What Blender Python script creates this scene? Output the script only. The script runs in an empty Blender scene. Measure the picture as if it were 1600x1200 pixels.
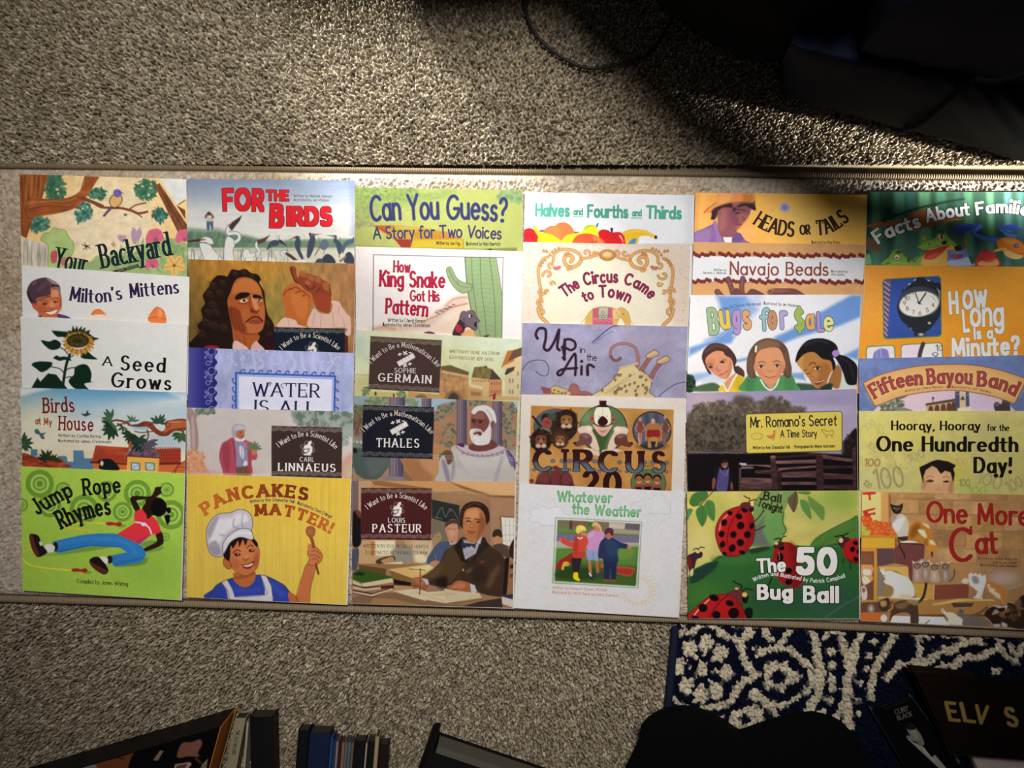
# Picture books laid out in six overlapping columns on a beige runner over a tufted carpet, seen from above.
import bpy, math, random
import numpy as np

scene = bpy.context.scene
COL = scene.collection
# ---------------------------------------------------------------- camera (26 mm phone lens, looking down)
FPX, CAMZ, PITCH = 1155.0, .97, math.radians(-2.5)      # focal length in pixels of the 1600 x 1200 picture
CAMY = CAMZ * math.tan(math.radians(2.5))
cam = bpy.data.objects.new('camera', bpy.data.cameras.new('camera'))
COL.objects.link(cam); scene.camera = cam
cam.data.sensor_width = 36; cam.data.lens = FPX / 1600 * 36; cam.data.clip_start = .01
cam.location = (0, CAMY, CAMZ); cam.rotation_euler = (PITCH, 0, 0)

def world(x, y, z):
    """point of the room at height z seen at pixel x, y of the photograph"""
    x, y, z = np.broadcast_arrays(np.asarray(x, float), np.asarray(y, float), np.asarray(z, float))
    dx, dv = (x - 800) / FPX, (600 - y) / FPX
    dy = dv * math.cos(PITCH) + math.sin(PITCH); dz = dv * math.sin(PITCH) - math.cos(PITCH)
    t = (z - CAMZ) / dz
    return np.stack([dx * t, CAMY + dy * t, z], -1)

# ---------------------------------------------------------------- light
scene.view_settings.view_transform = 'Standard'; scene.view_settings.look = 'None'
scene.view_settings.exposure = 0.0; scene.view_settings.gamma = 1.0; scene.view_settings.use_curve_mapping = False
W = bpy.data.worlds.new('room_light'); scene.world = W; W.use_nodes = True
W.node_tree.nodes['Background'].inputs[0].default_value = (1.0, .97, .93, 1); W.node_tree.nodes['Background'].inputs[1].default_value = .06

def spot(name, loc, to, watt, angle, size, col=(1, 1, 1)):
    d = bpy.data.lights.new(name, 'SPOT'); o = bpy.data.objects.new(name, d); COL.objects.link(o)
    d.energy = watt; d.spot_size = math.radians(angle); d.spot_blend = 1; d.shadow_soft_size = size; d.color = col
    o.location = loc
    v = np.array(to) - np.array(loc)
    from mathutils import Vector
    o.rotation_euler = Vector(v).to_track_quat('-Z', 'Y').to_euler()
    return o
spot('window_key', (.10, .95, 1.9), (-.01, .21, 0), 215, 53.5, .26, (1, .97, .93))
spot('window_streak', (-.72, .94, .50), (-.11, .325, 0), 215, 22, .04, (.95, .97, 1))
spot('added_patch_spot', (1.6, -.02, .46), (.55, .338, 0), 1250, 10.5, .03, (1, .98, .95))  # added spot for the bright carpet patch below the recliner, no known window
# ---------------------------------------------------------------- drawing engine for printed covers
def hexc(h):
    h = h.strip('#')
    if len(h) == 3: h = ''.join(c * 2 for c in h)
    return np.array([int(h[i:i + 2], 16) / 255.0 for i in (0, 2, 4)])

def lin(c):
    c = np.clip(np.asarray(c, float), 0, 1)
    return np.where(c <= .04045, c / 12.92, ((c + .055) / 1.055) ** 2.4)

def nums(s):
    return np.array([float(t) for t in s.split()]).reshape(-1, 2) if isinstance(s, str) else np.asarray(s, float)

def catmull(P, closed, k=5):
    n = len(P)
    if n < 3: return P
    out = []
    for i in range(n if closed else n - 1):
        if closed: a, b, c, d = P[i - 1], P[i], P[(i + 1) % n], P[(i + 2) % n]
        else: a, b, c, d = P[max(i - 1, 0)], P[i], P[i + 1], P[min(i + 2, n - 1)]
        for t in np.arange(k) / k:
            out.append(.5 * (2 * b + (c - a) * t + (2 * a - 5 * b + 4 * c - d) * t * t + (3 * b - a - 3 * c + d) * t ** 3))
    if not closed: out.append(P[-1])
    return np.array(out)

def seg_dist(X, Y, P, closed):
    Q = np.roll(P, -1, 0) if closed else P[1:]
    A = P if closed else P[:-1]
    d = np.full(X.shape, 1e9)
    for (ax, ay), (bx, by) in zip(A, Q):
        ux, uy = bx - ax, by - ay
        L = ux * ux + uy * uy + 1e-12
        t = np.clip(((X - ax) * ux + (Y - ay) * uy) / L, 0, 1)
        d = np.minimum(d, (X - ax - t * ux) ** 2 + (Y - ay - t * uy) ** 2)
    return np.sqrt(d)

def inside(X, Y, P):
    r = np.zeros(X.shape, bool)
    for (ax, ay), (bx, by) in zip(P, np.roll(P, -1, 0)):
        if ay == by: continue
        r ^= ((ay > Y) != (by > Y)) & (X < (bx - ax) * (Y - ay) / (by - ay) + ax)
    return r

def vnoise(X, Y, sx, sy, seed):
    rs = np.random.RandomState(seed)
    T = rs.rand(97, 89)
    u, v = X / sx + 1000, Y / sy + 1000
    i, j = np.floor(u).astype(int), np.floor(v).astype(int)
    a, b = u - i, v - j
    a, b = a * a * (3 - 2 * a), b * b * (3 - 2 * b)
    g = lambda p, q: T[p % 97, q % 89]
    return (g(i, j) * (1 - a) + g(i + 1, j) * a) * (1 - b) + (g(i, j + 1) * (1 - a) + g(i + 1, j + 1) * a) * b - .5

# stroke alphabet: baseline 0, capitals 1 high, small letters .64 high; L = line to, A = arc (cx cy rx ry from to), D = dot
GLY = {
'A': (.8, 'L 0 0 .4 1/L .4 1 .8 0/L .14 .34 .66 .34'), 'B': (.6, 'L 0 0 0 1/L 0 1 .28 1 A .28 .77 .25 .23 90 -90 L 0 .54/L 0 .54 .3 .54 A .3 .27 .29 .27 90 -90 L 0 0'),
'C': (.76, 'A .42 .5 .42 .5 48 312'), 'D': (.72, 'L 0 0 0 1/L 0 1 .26 1 A .26 .5 .45 .5 90 -90 L 0 0'),
'E': (.57, 'L 0 0 0 1/L 0 1 .55 1/L 0 0 .57 0/L 0 .52 .45 .52'), 'F': (.54, 'L 0 0 0 1/L 0 1 .54 1/L 0 .52 .43 .52'),
'G': (.84, 'A .42 .5 .42 .5 48 342 L .83 .44 .5 .44'), 'H': (.66, 'L 0 0 0 1/L .66 0 .66 1/L 0 .52 .66 .52'), 'I': (0, 'L 0 0 0 1'),
'J': (.36, 'L .35 1 .35 .25 A .17 .25 .18 .25 0 -165'), 'K': (.62, 'L 0 0 0 1/L .6 1 .02 .42/L .2 .58 .62 0'), 'L': (.52, 'L 0 1 0 0/L 0 0 .52 0'),
'M': (.86, 'L 0 0 .06 1/L .06 1 .43 .16 .8 1/L .8 1 .86 0'), 'N': (.66, 'L 0 0 0 1/L 0 1 .66 0/L .66 0 .66 1'), 'O': (.88, 'A .44 .5 .44 .5 0 360'),
'P': (.57, 'L 0 0 0 1/L 0 1 .3 1 A .3 .73 .26 .27 90 -90 L 0 .46'), 'Q': (.88, 'A .44 .5 .44 .5 0 360/L .55 .25 .85 -.1'),
'R': (.6, 'L 0 0 0 1/L 0 1 .3 1 A .3 .73 .26 .27 90 -90 L 0 .46/L .26 .46 .6 0'), 'S': (.58, 'A .29 .755 .25 .245 32 270 A .29 .255 .29 .255 90 -150'),
'T': (.7, 'L 0 1 .7 1/L .35 1 .35 0'), 'U': (.62, 'L 0 1 0 .33 A .31 .33 .31 .33 180 360 L .62 1'), 'V': (.76, 'L 0 1 .38 0/L .38 0 .76 1'),
'W': (1.06, 'L 0 1 .27 0/L .27 0 .53 .9/L .53 .9 .79 0/L .79 0 1.06 1'), 'X': (.66, 'L 0 0 .66 1/L 0 1 .66 0'), 'Y': (.72, 'L 0 1 .36 .48/L .36 .48 .72 1/L .36 .48 .36 0'),
'Z': (.6, 'L 0 1 .58 1 0 0 .6 0'),
'a': (.54, 'A .27 .31 .27 .31 0 360/L .54 .64 .54 0'), 'b': (.54, 'L 0 1 0 0/A .27 .31 .27 .31 0 360'), 'c': (.48, 'A .28 .32 .28 .32 50 310'),
'd': (.54, 'A .27 .31 .27 .31 0 360/L .54 1 .54 0'), 'e': (.55, 'L .02 .34 .54 .34 A .28 .32 .27 .32 5 315'), 'f': (.34, 'A .3 .78 .18 .22 50 180 L .12 0/L -.05 .62 .34 .62'),
'g': (.54, 'A .27 .31 .27 .31 0 360/L .54 .64 .54 -.08 A .29 -.08 .25 .22 0 -150'), 'h': (.5, 'L 0 1 0 0/L 0 .38 A .25 .38 .25 .26 180 0 L .5 0'),
'i': (0, 'L 0 .64 0 0/D 0 .9'), 'j': (.12, 'L .12 .64 .12 -.1 A -.03 -.1 .15 .18 0 -120/D .12 .9'), 'k': (.47, 'L 0 1 0 0/L .44 .64 .02 .24/L .15 .36 .47 0'), 'l': (0, 'L 0 1 0 0'),
'm': (.8, 'L 0 .64 0 0/L 0 .4 A .2 .4 .2 .24 180 0 L .4 0/L .4 .4 A .6 .4 .2 .24 180 0 L .8 0'), 'n': (.5, 'L 0 .64 0 0/L 0 .38 A .25 .38 .25 .26 180 0 L .5 0'),
'o': (.58, 'A .29 .32 .29 .32 0 360'), 'p': (.54, 'L 0 .64 0 -.3/A .27 .31 .27 .31 0 360'), 'q': (.54, 'A .27 .31 .27 .31 0 360/L .54 .64 .54 -.3'),
'r': (.34, 'L 0 .64 0 0/L 0 .38 A .24 .38 .24 .26 180 60'), 's': (.4, 'A .2 .475 .17 .165 32 270 A .2 .155 .2 .155 90 -150'), 't': (.34, 'L .12 .9 .12 .15 A .26 .16 .14 .16 180 290/L -.06 .62 .34 .62'),
'u': (.5, 'L 0 .64 0 .25 A .25 .25 .25 .25 180 360/L .5 .64 .5 0'), 'v': (.5, 'L 0 .64 .25 0/L .25 0 .5 .64'), 'w': (.78, 'L 0 .64 .19 0/L .19 0 .39 .58/L .39 .58 .59 0/L .59 0 .78 .64'),
'x': (.46, 'L 0 0 .46 .64/L 0 .64 .46 0'), 'y': (.52, 'L 0 .64 .27 .02/L .52 .64 .16 -.3'), 'z': (.44, 'L 0 .64 .42 .64 0 0 .44 0'),
'0': (.6, 'A .3 .5 .3 .5 0 360'), '1': (.25, 'L .02 .8 .25 1 .25 0'), '2': (.54, 'A .27 .73 .25 .27 165 -35 L 0 0 .54 0'), '3': (.5, 'A .24 .77 .22 .23 150 -90 A .24 .27 .25 .27 90 -150'),
'5': (.55, 'L .52 1 .08 1 .04 .56 A .26 .32 .28 .32 130 -150'), '6': (.54, 'L .42 1 .06 .45/A .27 .29 .27 .29 0 360'), '7': (.5, 'L 0 1 .5 1 .15 0'), '8': (.5, 'A .25 .76 .21 .24 0 360/A .25 .26 .25 .26 0 360'),
'9': (.54, 'A .27 .71 .27 .29 0 360/L .54 .7 .2 0'), '4': (.56, 'L .42 0 .42 1 0 .3 .56 .3'), '$': (.58, 'A .29 .755 .25 .245 32 270 A .29 .255 .29 .255 90 -150/L .29 1.12 .29 -.14'),
'?': (.46, 'A .23 .76 .23 .24 170 -60 L .22 .42 .22 .3/D .22 .02'), '!': (0, 'L .02 1 0 .46/D 0 .04'), '.': (0, 'D 0 .02'), ',': (.05, 'L .05 .05 -.02 -.14'),
"'": (.03, 'L .04 1 0 .78'), '-': (.3, 'L 0 .36 .3 .36'), '+': (.5, 'L 0 .4 .5 .4/L .25 .65 .25 .15'), '*': (.1, 'D .05 .4'), ' ': (.26, '')}
ALT = {'a': (.46, 'A .23 .43 .21 .21 155 0 L .44 0/A .24 .19 .23 .19 60 360'), 'g': (.5, 'A .25 .36 .23 .28 0 360/L .5 .64 .5 -.06 A .27 -.06 .23 .22 0 -160')}

def strokes(spec):
    for st in filter(None, spec.split('/')):
        tk = st.split(); i = 0; P = []; dot = False
        while i < len(tk):
            if tk[i] in 'LDA': m = tk[i]; i += 1
            if m == 'A':
                cx, cy, rx, ry, a0, a1 = map(float, tk[i:i + 6]); i += 6
                for a in np.radians(np.linspace(a0, a1, max(6, int(abs(a1 - a0) / 12)))):
                    P.append((cx + rx * math.cos(a), cy + ry * math.sin(a)))
            else:
                P.append((float(tk[i]), float(tk[i + 1]))); i += 2; dot = m == 'D'
        yield np.array(P), dot

def resample(P, step):
    if len(P) == 1: return P
    d = np.hypot(*np.diff(P, axis=0).T); s = np.concatenate([[0], np.cumsum(d)])
    n = max(2, int(s[-1] / step) + 1)
    t = np.linspace(0, s[-1], n)
    return np.stack([np.interp(t, s, P[:, 0]), np.interp(t, s, P[:, 1])], 1)

STY = dict(a=.07, b=.07, p=2, ser=0, st=.04, sc=0, jit=0, bob=0, alt=0, sl=0, trk=.1, seed=1, fit=1, dot=1.25)

def layout(text, path, size, **kw):
    """text set along a path (photograph pixels); returns glyphs = (origin, cos, sin, samples[x, y, rx, ry])"""
    S = dict(STY); S.update(kw)
    P = nums(path)
    if len(P) == 3:
        c = 2 * P[1] - (P[0] + P[2]) / 2
        t = np.linspace(0, 1, 40)[:, None]
        P = (1 - t) ** 2 * P[0] + 2 * t * (1 - t) * c + t * t * P[2]
    elif len(P) > 3: P = catmull(P, False, 8)
    dl = np.hypot(*np.diff(P, axis=0).T); s = np.concatenate([[0], np.cumsum(dl)])
    rs = np.random.RandomState(S['seed'])
    items = []; x = 0
    for ch in text:
        sc = 1.0
        if S['sc'] and ch.islower(): ch, sc = ch.upper(), S['sc']
        w, spec = (ALT.get(ch) if S['alt'] and ch in ALT else None) or GLY.get(ch, GLY['-'])
        items.append((ch, sc, w * sc, spec, x)); x += w * sc + 2 * S['a'] * (sc if ch != ' ' else 1) + S['trk'] + S['ser'] * .7 * (ch != ' ')
    tot = x - S['trk']
    k = s[-1] / (tot * size) if S['fit'] else S['fit'] or 1
    out = []
    for ch, sc, w, spec, x0 in items:
        if ch == ' ': continue
        mid = (x0 + S['a'] * sc + w / 2) * size * k
        px, py = np.interp(mid, s, P[:, 0]), np.interp(mid, s, P[:, 1])
        e = max(1.0, size * .35)
        dx = np.interp(mid + e, s, P[:, 0]) - np.interp(mid - e, s, P[:, 0]); dy = np.interp(mid + e, s, P[:, 1]) - np.interp(mid - e, s, P[:, 1])
        ang = math.atan2(dy, dx) + math.radians(S['jit']) * rs.uniform(-1, 1)
        py += S['bob'] * size * rs.uniform(-1, 1)
        Q = []
        f = size * sc; fat = S['a'] < .1
        ra, rb = S['a'] * (1.12 * min(max(k, .86), 1.25) if fat else min(k, 1.25)) * size * (.5 + .5 * sc), S['b'] * (1.1 if fat else 1) * size * (.5 + .5 * sc)
        step = max(.18, min(ra, rb) * .45)
        low = ch.islower()
        for pts, dot in strokes(spec):
            if dot and pts[0, 1] > .6: pts = np.array([[pts[0, 0], .64 + 2.3 * max(S['b'], S['a'] * k) + .09]])
            q = (pts - [w / sc / 2, 0]) * [f * k, f]
            if S['sl']: q[:, 0] += q[:, 1] * S['sl']
            r = resample(q, step)
            m = S['dot'] if dot else 1
            rr = max(ra, rb) if dot else None
            Q.append(np.column_stack([r, np.full(len(r), (rr or ra) * m), np.full(len(r), (rr or rb) * m)]))
            if S['ser'] and ch.isalpha() and not dot and len(pts) > 1:
                for e0, e1 in ((pts[0], pts[1]), (pts[-1], pts[-2])):
                    vx, vy = e0 - e1
                    if abs(vy) > .7 * abs(vx) and any(abs(e0[1] - h) < .02 for h in (0, 1, .64, -.3)):
                        h = S['ser'] * f; l0 = -h; l1 = h
                        if low and e0[1] > .5: l1 = 0
                        c = (e0 - [w / sc / 2, 0]) * [f * k, f]
                        if S['sl']: c[0] += c[1] * S['sl']
                        xs = np.arange(l0, l1 + 1e-6, step)
                        Q.append(np.column_stack([c[0] + xs, np.full(len(xs), c[1]), np.full(len(xs), S['st'] * f), np.full(len(xs), S['st'] * f)]))
                    elif abs(vx) > 2 * abs(vy) and not low and (abs(e0[1]) < .02 or abs(e0[1] - 1) < .02) and e0[0] > .3 or (ch == 'T' and abs(vx) > .3):
                        c = (e0 - [w / sc / 2, 0]) * [f * k, f]
                        ys = np.arange(0, .2 * f, step) * (1 if e0[1] < .5 else -1)
                        Q.append(np.column_stack([np.full(len(ys), c[0]), c[1] + ys, np.full(len(ys), S['st'] * f), np.full(len(ys), S['st'] * f)]))
        out.append((px, py, math.cos(ang), math.sin(ang), np.concatenate(Q), S['p']))
    return out

def glyph_field(G, X, Y, pad=3.0):
    """signed distance-like field (pixels) of a list of glyphs on the points X, Y, and the nearest glyph's number"""
    Fd = np.full(X.shape, 50.0); I = np.zeros(X.shape, int)
    for gi, (px, py, c, s, Q, p) in enumerate(G):
        R = np.hypot(np.abs(Q[:, 0]) + Q[:, 2], np.abs(Q[:, 1]) + Q[:, 3]).max() + pad
        m = np.flatnonzero((np.abs(X - px) < R) & (np.abs(Y - py) < R))
        if not len(m): continue
        dx, dy = X.flat[m] - px, Y.flat[m] - py
        lx, ly = dx * c + dy * s, -(-dx * s + dy * c)
        b = np.full(len(m), 1e9)
        for i0 in range(0, len(Q), 64):
            q = Q[i0:i0 + 64]
            ex = np.abs(lx[:, None] - q[:, 0]) / q[:, 2]; ey = np.abs(ly[:, None] - q[:, 1]) / q[:, 3]
            if p == 2: n = np.sqrt(ex * ex + ey * ey)
            else: n = (ex ** p + ey ** p) ** (1.0 / p)
            b = np.minimum(b, ((n - 1) * np.minimum(q[:, 2], q[:, 3])).min(1))
        u = b < Fd.flat[m]
        Fd.flat[m[u]] = b[u]; I.flat[m[u]] = gi
    return Fd, I

class Art:
    """a printed picture on one cover, sampled at points given in photograph pixels"""
    def __init__(s, X, Y):
        s.X, s.Y = X.ravel(), Y.ravel(); s.C = np.ones((s.X.size, 3)); s.T = []; s.v(0, 0, 1)
    def v(s, ox, oy, k): s.ox, s.oy, s.k = ox, oy, k
    def q(s, pts): return nums(pts) / s.k + [s.ox, s.oy]
    def colr(s, col, m, P=None):
        x, y = s.X[m], s.Y[m]
        for ch in '>|':
            if ch in col:
                cs = [hexc(c) for c in col.split(ch)]
                t = y if ch == '>' else x
                lo, hi = (P[:, 1].min(), P[:, 1].max()) if ch == '>' else (P[:, 0].min(), P[:, 0].max())
                t = np.clip((t - lo) / max(hi - lo, 1e-6), 0, 1) * (len(cs) - 1)
                return np.stack([np.interp(t, range(len(cs)), [c[i] for c in cs]) for i in range(3)], 1)
        return hexc(col)[None]
    def mix(s, m, sd, col, a, soft, P=None, tx=None):
        al = np.clip(.5 - sd / max(soft, .3), 0, 1)
        al = (al * al * (3 - 2 * al) if soft > 2 else al)[:, None] * a
        c = s.colr(col, m, P)
        if tx: c = np.clip(c * (1 + tx[0] * 2 * (vnoise(s.X[m], s.Y[m], tx[1], tx[2], 5) + .6 * vnoise(s.X[m], s.Y[m], tx[1] * .45, tx[2] * .45, 6)))[:, None], 0, 1)
        s.C[m] = s.C[m] * (1 - al) + c * al
    def near(s, P, pad):
        return np.flatnonzero((s.X > P[:, 0].min() - pad) & (s.X < P[:, 0].max() + pad) & (s.Y > P[:, 1].min() - pad) & (s.Y < P[:, 1].max() + pad))
    def p(s, pts, col, a=1, soft=1.0, sm=0, tx=None):
        P = s.q(pts)
        if sm: P = catmull(P, True)
        m = s.near(P, soft)
        if len(m):
            x, y = s.X[m], s.Y[m]
            d = seg_dist(x, y, P, True)
            s.mix(m, np.where(inside(x, y, P), -d, d), col, a, soft, P, tx)
    def rr(s, pts, r, col, a=1, soft=1.0, w=0):
        """four-cornered panel with rounded corners; w > 0 draws only its outline"""
        P = s.q(pts); r = r / s.k; c = P.mean(0); Q = P.copy()
        for i in range(4):
            for j in (i - 1, (i + 1) % 4):
                e = P[j] - P[i]; Q[i] += e / np.hypot(*e) * r
        m = s.near(P, soft + w)
        if len(m):
            x, y = s.X[m], s.Y[m]; d = seg_dist(x, y, Q, True); sd = np.where(inside(x, y, Q), -d, d) - r
            s.mix(m, np.abs(sd) - w / 2 if w else sd, col, a, soft, P)
    def b(s, pts, col, a=1, soft=1.0, tx=None): s.p(pts, col, a, soft, 1, tx)
    def l(s, pts, w, col, a=1, soft=1.0, sm=1, w2=None):
        P = s.q(pts)
        if sm: P = catmull(P, False)
        m = s.near(P, soft + w / s.k)
        if len(m): s.mix(m, seg_dist(s.X[m], s.Y[m], P, False) - w / s.k / 2, col, a, soft, P)
    def o(s, pts, w, col, a=1, sm=1):
        P = nums(pts); s.l(np.concatenate([catmull(P, True) if sm else P, P[:1]]), w, col, a, 1.0, 0)
    def e(s, cx, cy, rx, ry, col, a=1, soft=1.0, rot=0, tx=None):
        cx, cy = s.q([[cx, cy]])[0]; rx, ry = rx / s.k, ry / s.k
        R = max(rx, ry) + soft
        P = np.array([[cx - rx, cy - ry], [cx + rx, cy + ry]])
        m = np.flatnonzero((np.abs(s.X - cx) < R) & (np.abs(s.Y - cy) < R))
        if len(m):
            x, y = s.X[m] - cx, s.Y[m] - cy
            r = math.radians(rot); x, y = x * math.cos(r) + y * math.sin(r), -x * math.sin(r) + y * math.cos(r)
            n = np.sqrt((x / rx) ** 2 + (y / ry) ** 2)
            s.mix(m, (n - 1) * min(rx, ry), col, a, soft, P, tx)
    def ring(s, cx, cy, r, w, col, a=1):
        t = np.linspace(0, 2 * math.pi, 25)
        s.l(np.stack([cx + r * np.cos(t), cy + r * np.sin(t)], 1), w, col, a, 1, 0)
    def bg(s, col, tx=None):
        P = np.stack([s.X, s.Y], 1); m = np.arange(s.X.size)
        s.mix(m, np.full(m.size, -9.0), col, 1, 1, P, tx)
    def n(s, amp, sx, sy, seed=3):
        s.C *= (1 + amp * 2 * (vnoise(s.X, s.Y, sx, sy, seed) + .5 * vnoise(s.X, s.Y, sx / 2, sy / 2, seed + 1)))[:, None]
        s.C = np.clip(s.C, 0, 1)
    def leaves(s, cx, cy, rx, ry, n, r, cols, seed=1, asp=.45, a=.9):
        rs = np.random.RandomState(seed); cols = cols.split()
        for i in range(n):
            t, d = rs.uniform(0, 6.283), math.sqrt(rs.rand())
            s.e(cx + rx * d * math.cos(t), cy + ry * d * math.sin(t), r * rs.uniform(.6, 1.2), r * asp * rs.uniform(.6, 1.2), cols[i % len(cols)], a, 1, rs.uniform(0, 180))
    def frond(s, x, y, ang, n, r, col, seed=1, spread=100):
        """a spray of pointed leaves fanning out from one point"""
        rs = np.random.RandomState(seed)
        for i in range(n):
            t = math.radians(ang + spread * (i / max(n - 1, 1) - .5) + rs.uniform(-6, 6)); L = r * rs.uniform(.75, 1.1)
            ex, ey = x + L * math.cos(t), y + L * math.sin(t); nx, ny = -math.sin(t) * L * .16, math.cos(t) * L * .16
            mx, my = x + .45 * L * math.cos(t), y + .45 * L * math.sin(t)
            s.b([[x, y], [mx + nx, my + ny], [ex, ey], [mx - nx, my - ny]], col)
    def t(s, text, path, size, cols, part='title', **kw):
        """lettering: cols = list of (grow in photograph pixels, colour) from the bottom layer up, or one colour"""
        if isinstance(cols, str): cols = [(0, cols)]
        P = s.q(path); sz = size / s.k
        s.T.append((part, layout(text, P, sz, **kw), cols, sz))
    def tr(s, text, path, size, col, al=1, **kw):
        G = layout(text, s.q(path), size / s.k, **kw)
        Q = np.array([[g[0], g[1]] for g in G]); m = s.near(Q, size / s.k * 1.6)
        if len(m):
            f, _ = glyph_field(G, s.X[m], s.Y[m]); s.mix(m, f, col, al, 1.0, Q)

BOOKS = []
def book(key, quad, light, vis, label):
    """decorator: corners TL TR BR BL as seen in the photograph, light level worked into the cover colours, visible share of the height"""
    def deco(fn): BOOKS.append((key, nums(quad), light, vis, label, fn)); return fn
    return deco
# ---------------------------------------------------------------- mesh and material helpers
def thing(name, label, cat, loc, group=None):
    o = bpy.data.objects.new(name, None); COL.objects.link(o); o.empty_display_size = .02
    o.location = loc; o['label'] = label; o['category'] = cat
    if group: o['group'] = group
    return o

def tag(o, label, cat, group=None):
    o['label'] = label; o['category'] = cat
    if group: o['group'] = group
    return o

def mesh_obj(name, V, polys, mat, parent=None, cols=None, smooth=False):
    """V: points of the room; polys: list of arrays (n, k) of vertex numbers; cols: linear colour per vertex"""
    V = np.asarray(V, float)
    off = np.array(parent.location) if parent is not None else (V.min(0) + V.max(0)) / 2 * [1, 1, 0]
    if parent is not None and parent.parent is not None: off = off + np.array(parent.parent.location)
    me = bpy.data.meshes.new(name)
    polys = [np.asarray(p, np.int64).reshape(-1, np.asarray(p).shape[-1]) for p in polys if len(p)]
    loops = np.concatenate([p.ravel() for p in polys]); tot = np.concatenate([np.full(len(p), p.shape[1]) for p in polys])
    me.vertices.add(len(V)); me.vertices.foreach_set('co', (V - off).ravel().astype(np.float32))
    me.loops.add(len(loops)); me.loops.foreach_set('vertex_index', loops.astype(np.int32))
    me.polygons.add(len(tot)); me.polygons.foreach_set('loop_start', np.concatenate([[0], np.cumsum(tot)[:-1]]).astype(np.int32))
    me.polygons.foreach_set('use_smooth', np.full(len(tot), smooth))
    if cols is not None:
        a = me.color_attributes.new('ink', 'FLOAT_COLOR', 'POINT')
        a.data.foreach_set('color', np.concatenate([cols, np.ones((len(cols), 1))], 1).ravel().astype(np.float32))
    me.update(calc_edges=True); me.validate()
    o = bpy.data.objects.new(name, me); COL.objects.link(o); me.materials.append(mat)
    if parent is not None: o.parent = parent
    else: o.location = off
    return o

def material(name, col=None, rough=.6, spec=.3, noise=0, nscale=200, bump=0, coat=0):
    m = bpy.data.materials.new(name); m.use_nodes = True
    nt = m.node_tree; b = nt.nodes['Principled BSDF']
    b.inputs['Roughness'].default_value = rough; b.inputs['Specular IOR Level'].default_value = spec
    b.inputs['Coat Weight'].default_value = coat
    tc = nt.nodes.new('ShaderNodeTexCoord'); n = nt.nodes.new('ShaderNodeTexNoise'); n.inputs['Scale'].default_value = nscale; n.inputs['Detail'].default_value = 3
    nt.links.new(tc.outputs['Object'], n.inputs['Vector'])
    if col is None:
        src = nt.nodes.new('ShaderNodeAttribute'); src.attribute_name = 'ink'; out = src.outputs['Color']
    else:
        src = nt.nodes.new('ShaderNodeRGB'); src.outputs[0].default_value = (*lin(hexc(col)), 1); out = src.outputs[0]
    if noise:
        mp = nt.nodes.new('ShaderNodeMapRange'); mp.inputs['To Min'].default_value = 1 - noise; mp.inputs['To Max'].default_value = 1 + noise
        nt.links.new(n.outputs['Fac'], mp.inputs['Value'])
        mx = nt.nodes.new('ShaderNodeMix'); mx.data_type = 'RGBA'; mx.blend_type = 'MULTIPLY'; mx.inputs['Factor'].default_value = 1
        nt.links.new(out, mx.inputs['A']); nt.links.new(mp.outputs['Result'], mx.inputs['B']); out = mx.outputs['Result']
    nt.links.new(out, b.inputs['Base Color'])
    if bump:
        bp = nt.nodes.new('ShaderNodeBump'); bp.inputs['Strength'].default_value = bump; bp.inputs['Distance'].default_value = .001
        nt.links.new(n.outputs['Fac'], bp.inputs['Height']); nt.links.new(bp.outputs['Normal'], b.inputs['Normal'])
    return m

M_INK = material('printed_cover_stock', None, .5, .07, .02, 900)
M_PAGE = material('white_page_edges', 'd8d4cc', .8, .1, .12, 1500)
M_PILE = material('carpet_yarn', None, .95, .05, .12, 1800)
M_RUN = material('runner_pile', None, .95, .05, .12, 1500)

def grid_faces(ny, nx):
    i = np.arange(ny * nx).reshape(ny, nx)
    return np.stack([i[:-1, :-1], i[1:, :-1], i[1:, 1:], i[:-1, 1:]], -1).reshape(-1, 4)

def box_faces(n):
    """prism: vertices 0..n-1 below, n..2n-1 above"""
    s = [[k, (k + 1) % n, n + (k + 1) % n, n + k] for k in range(n)]
    return [np.array([list(range(n - 1, -1, -1)), list(range(n, 2 * n))]), np.array(s)]

def slab(name, quad, zq, z0, z1, mat, parent=None, cols=None):
    """upright prism whose outline is seen at the pixels quad when at height zq"""
    P = nums(quad); A = world(P[:, 0], P[:, 1], zq)
    if np.cross(A[1] - A[0], A[2] - A[1])[2] < 0: A = A[::-1]
    B, T = A.copy(), A.copy(); B[:, 2] = z0; T[:, 2] = z1
    return mesh_obj(name, np.concatenate([B, T]), box_faces(len(P)), mat, parent, cols)

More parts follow.
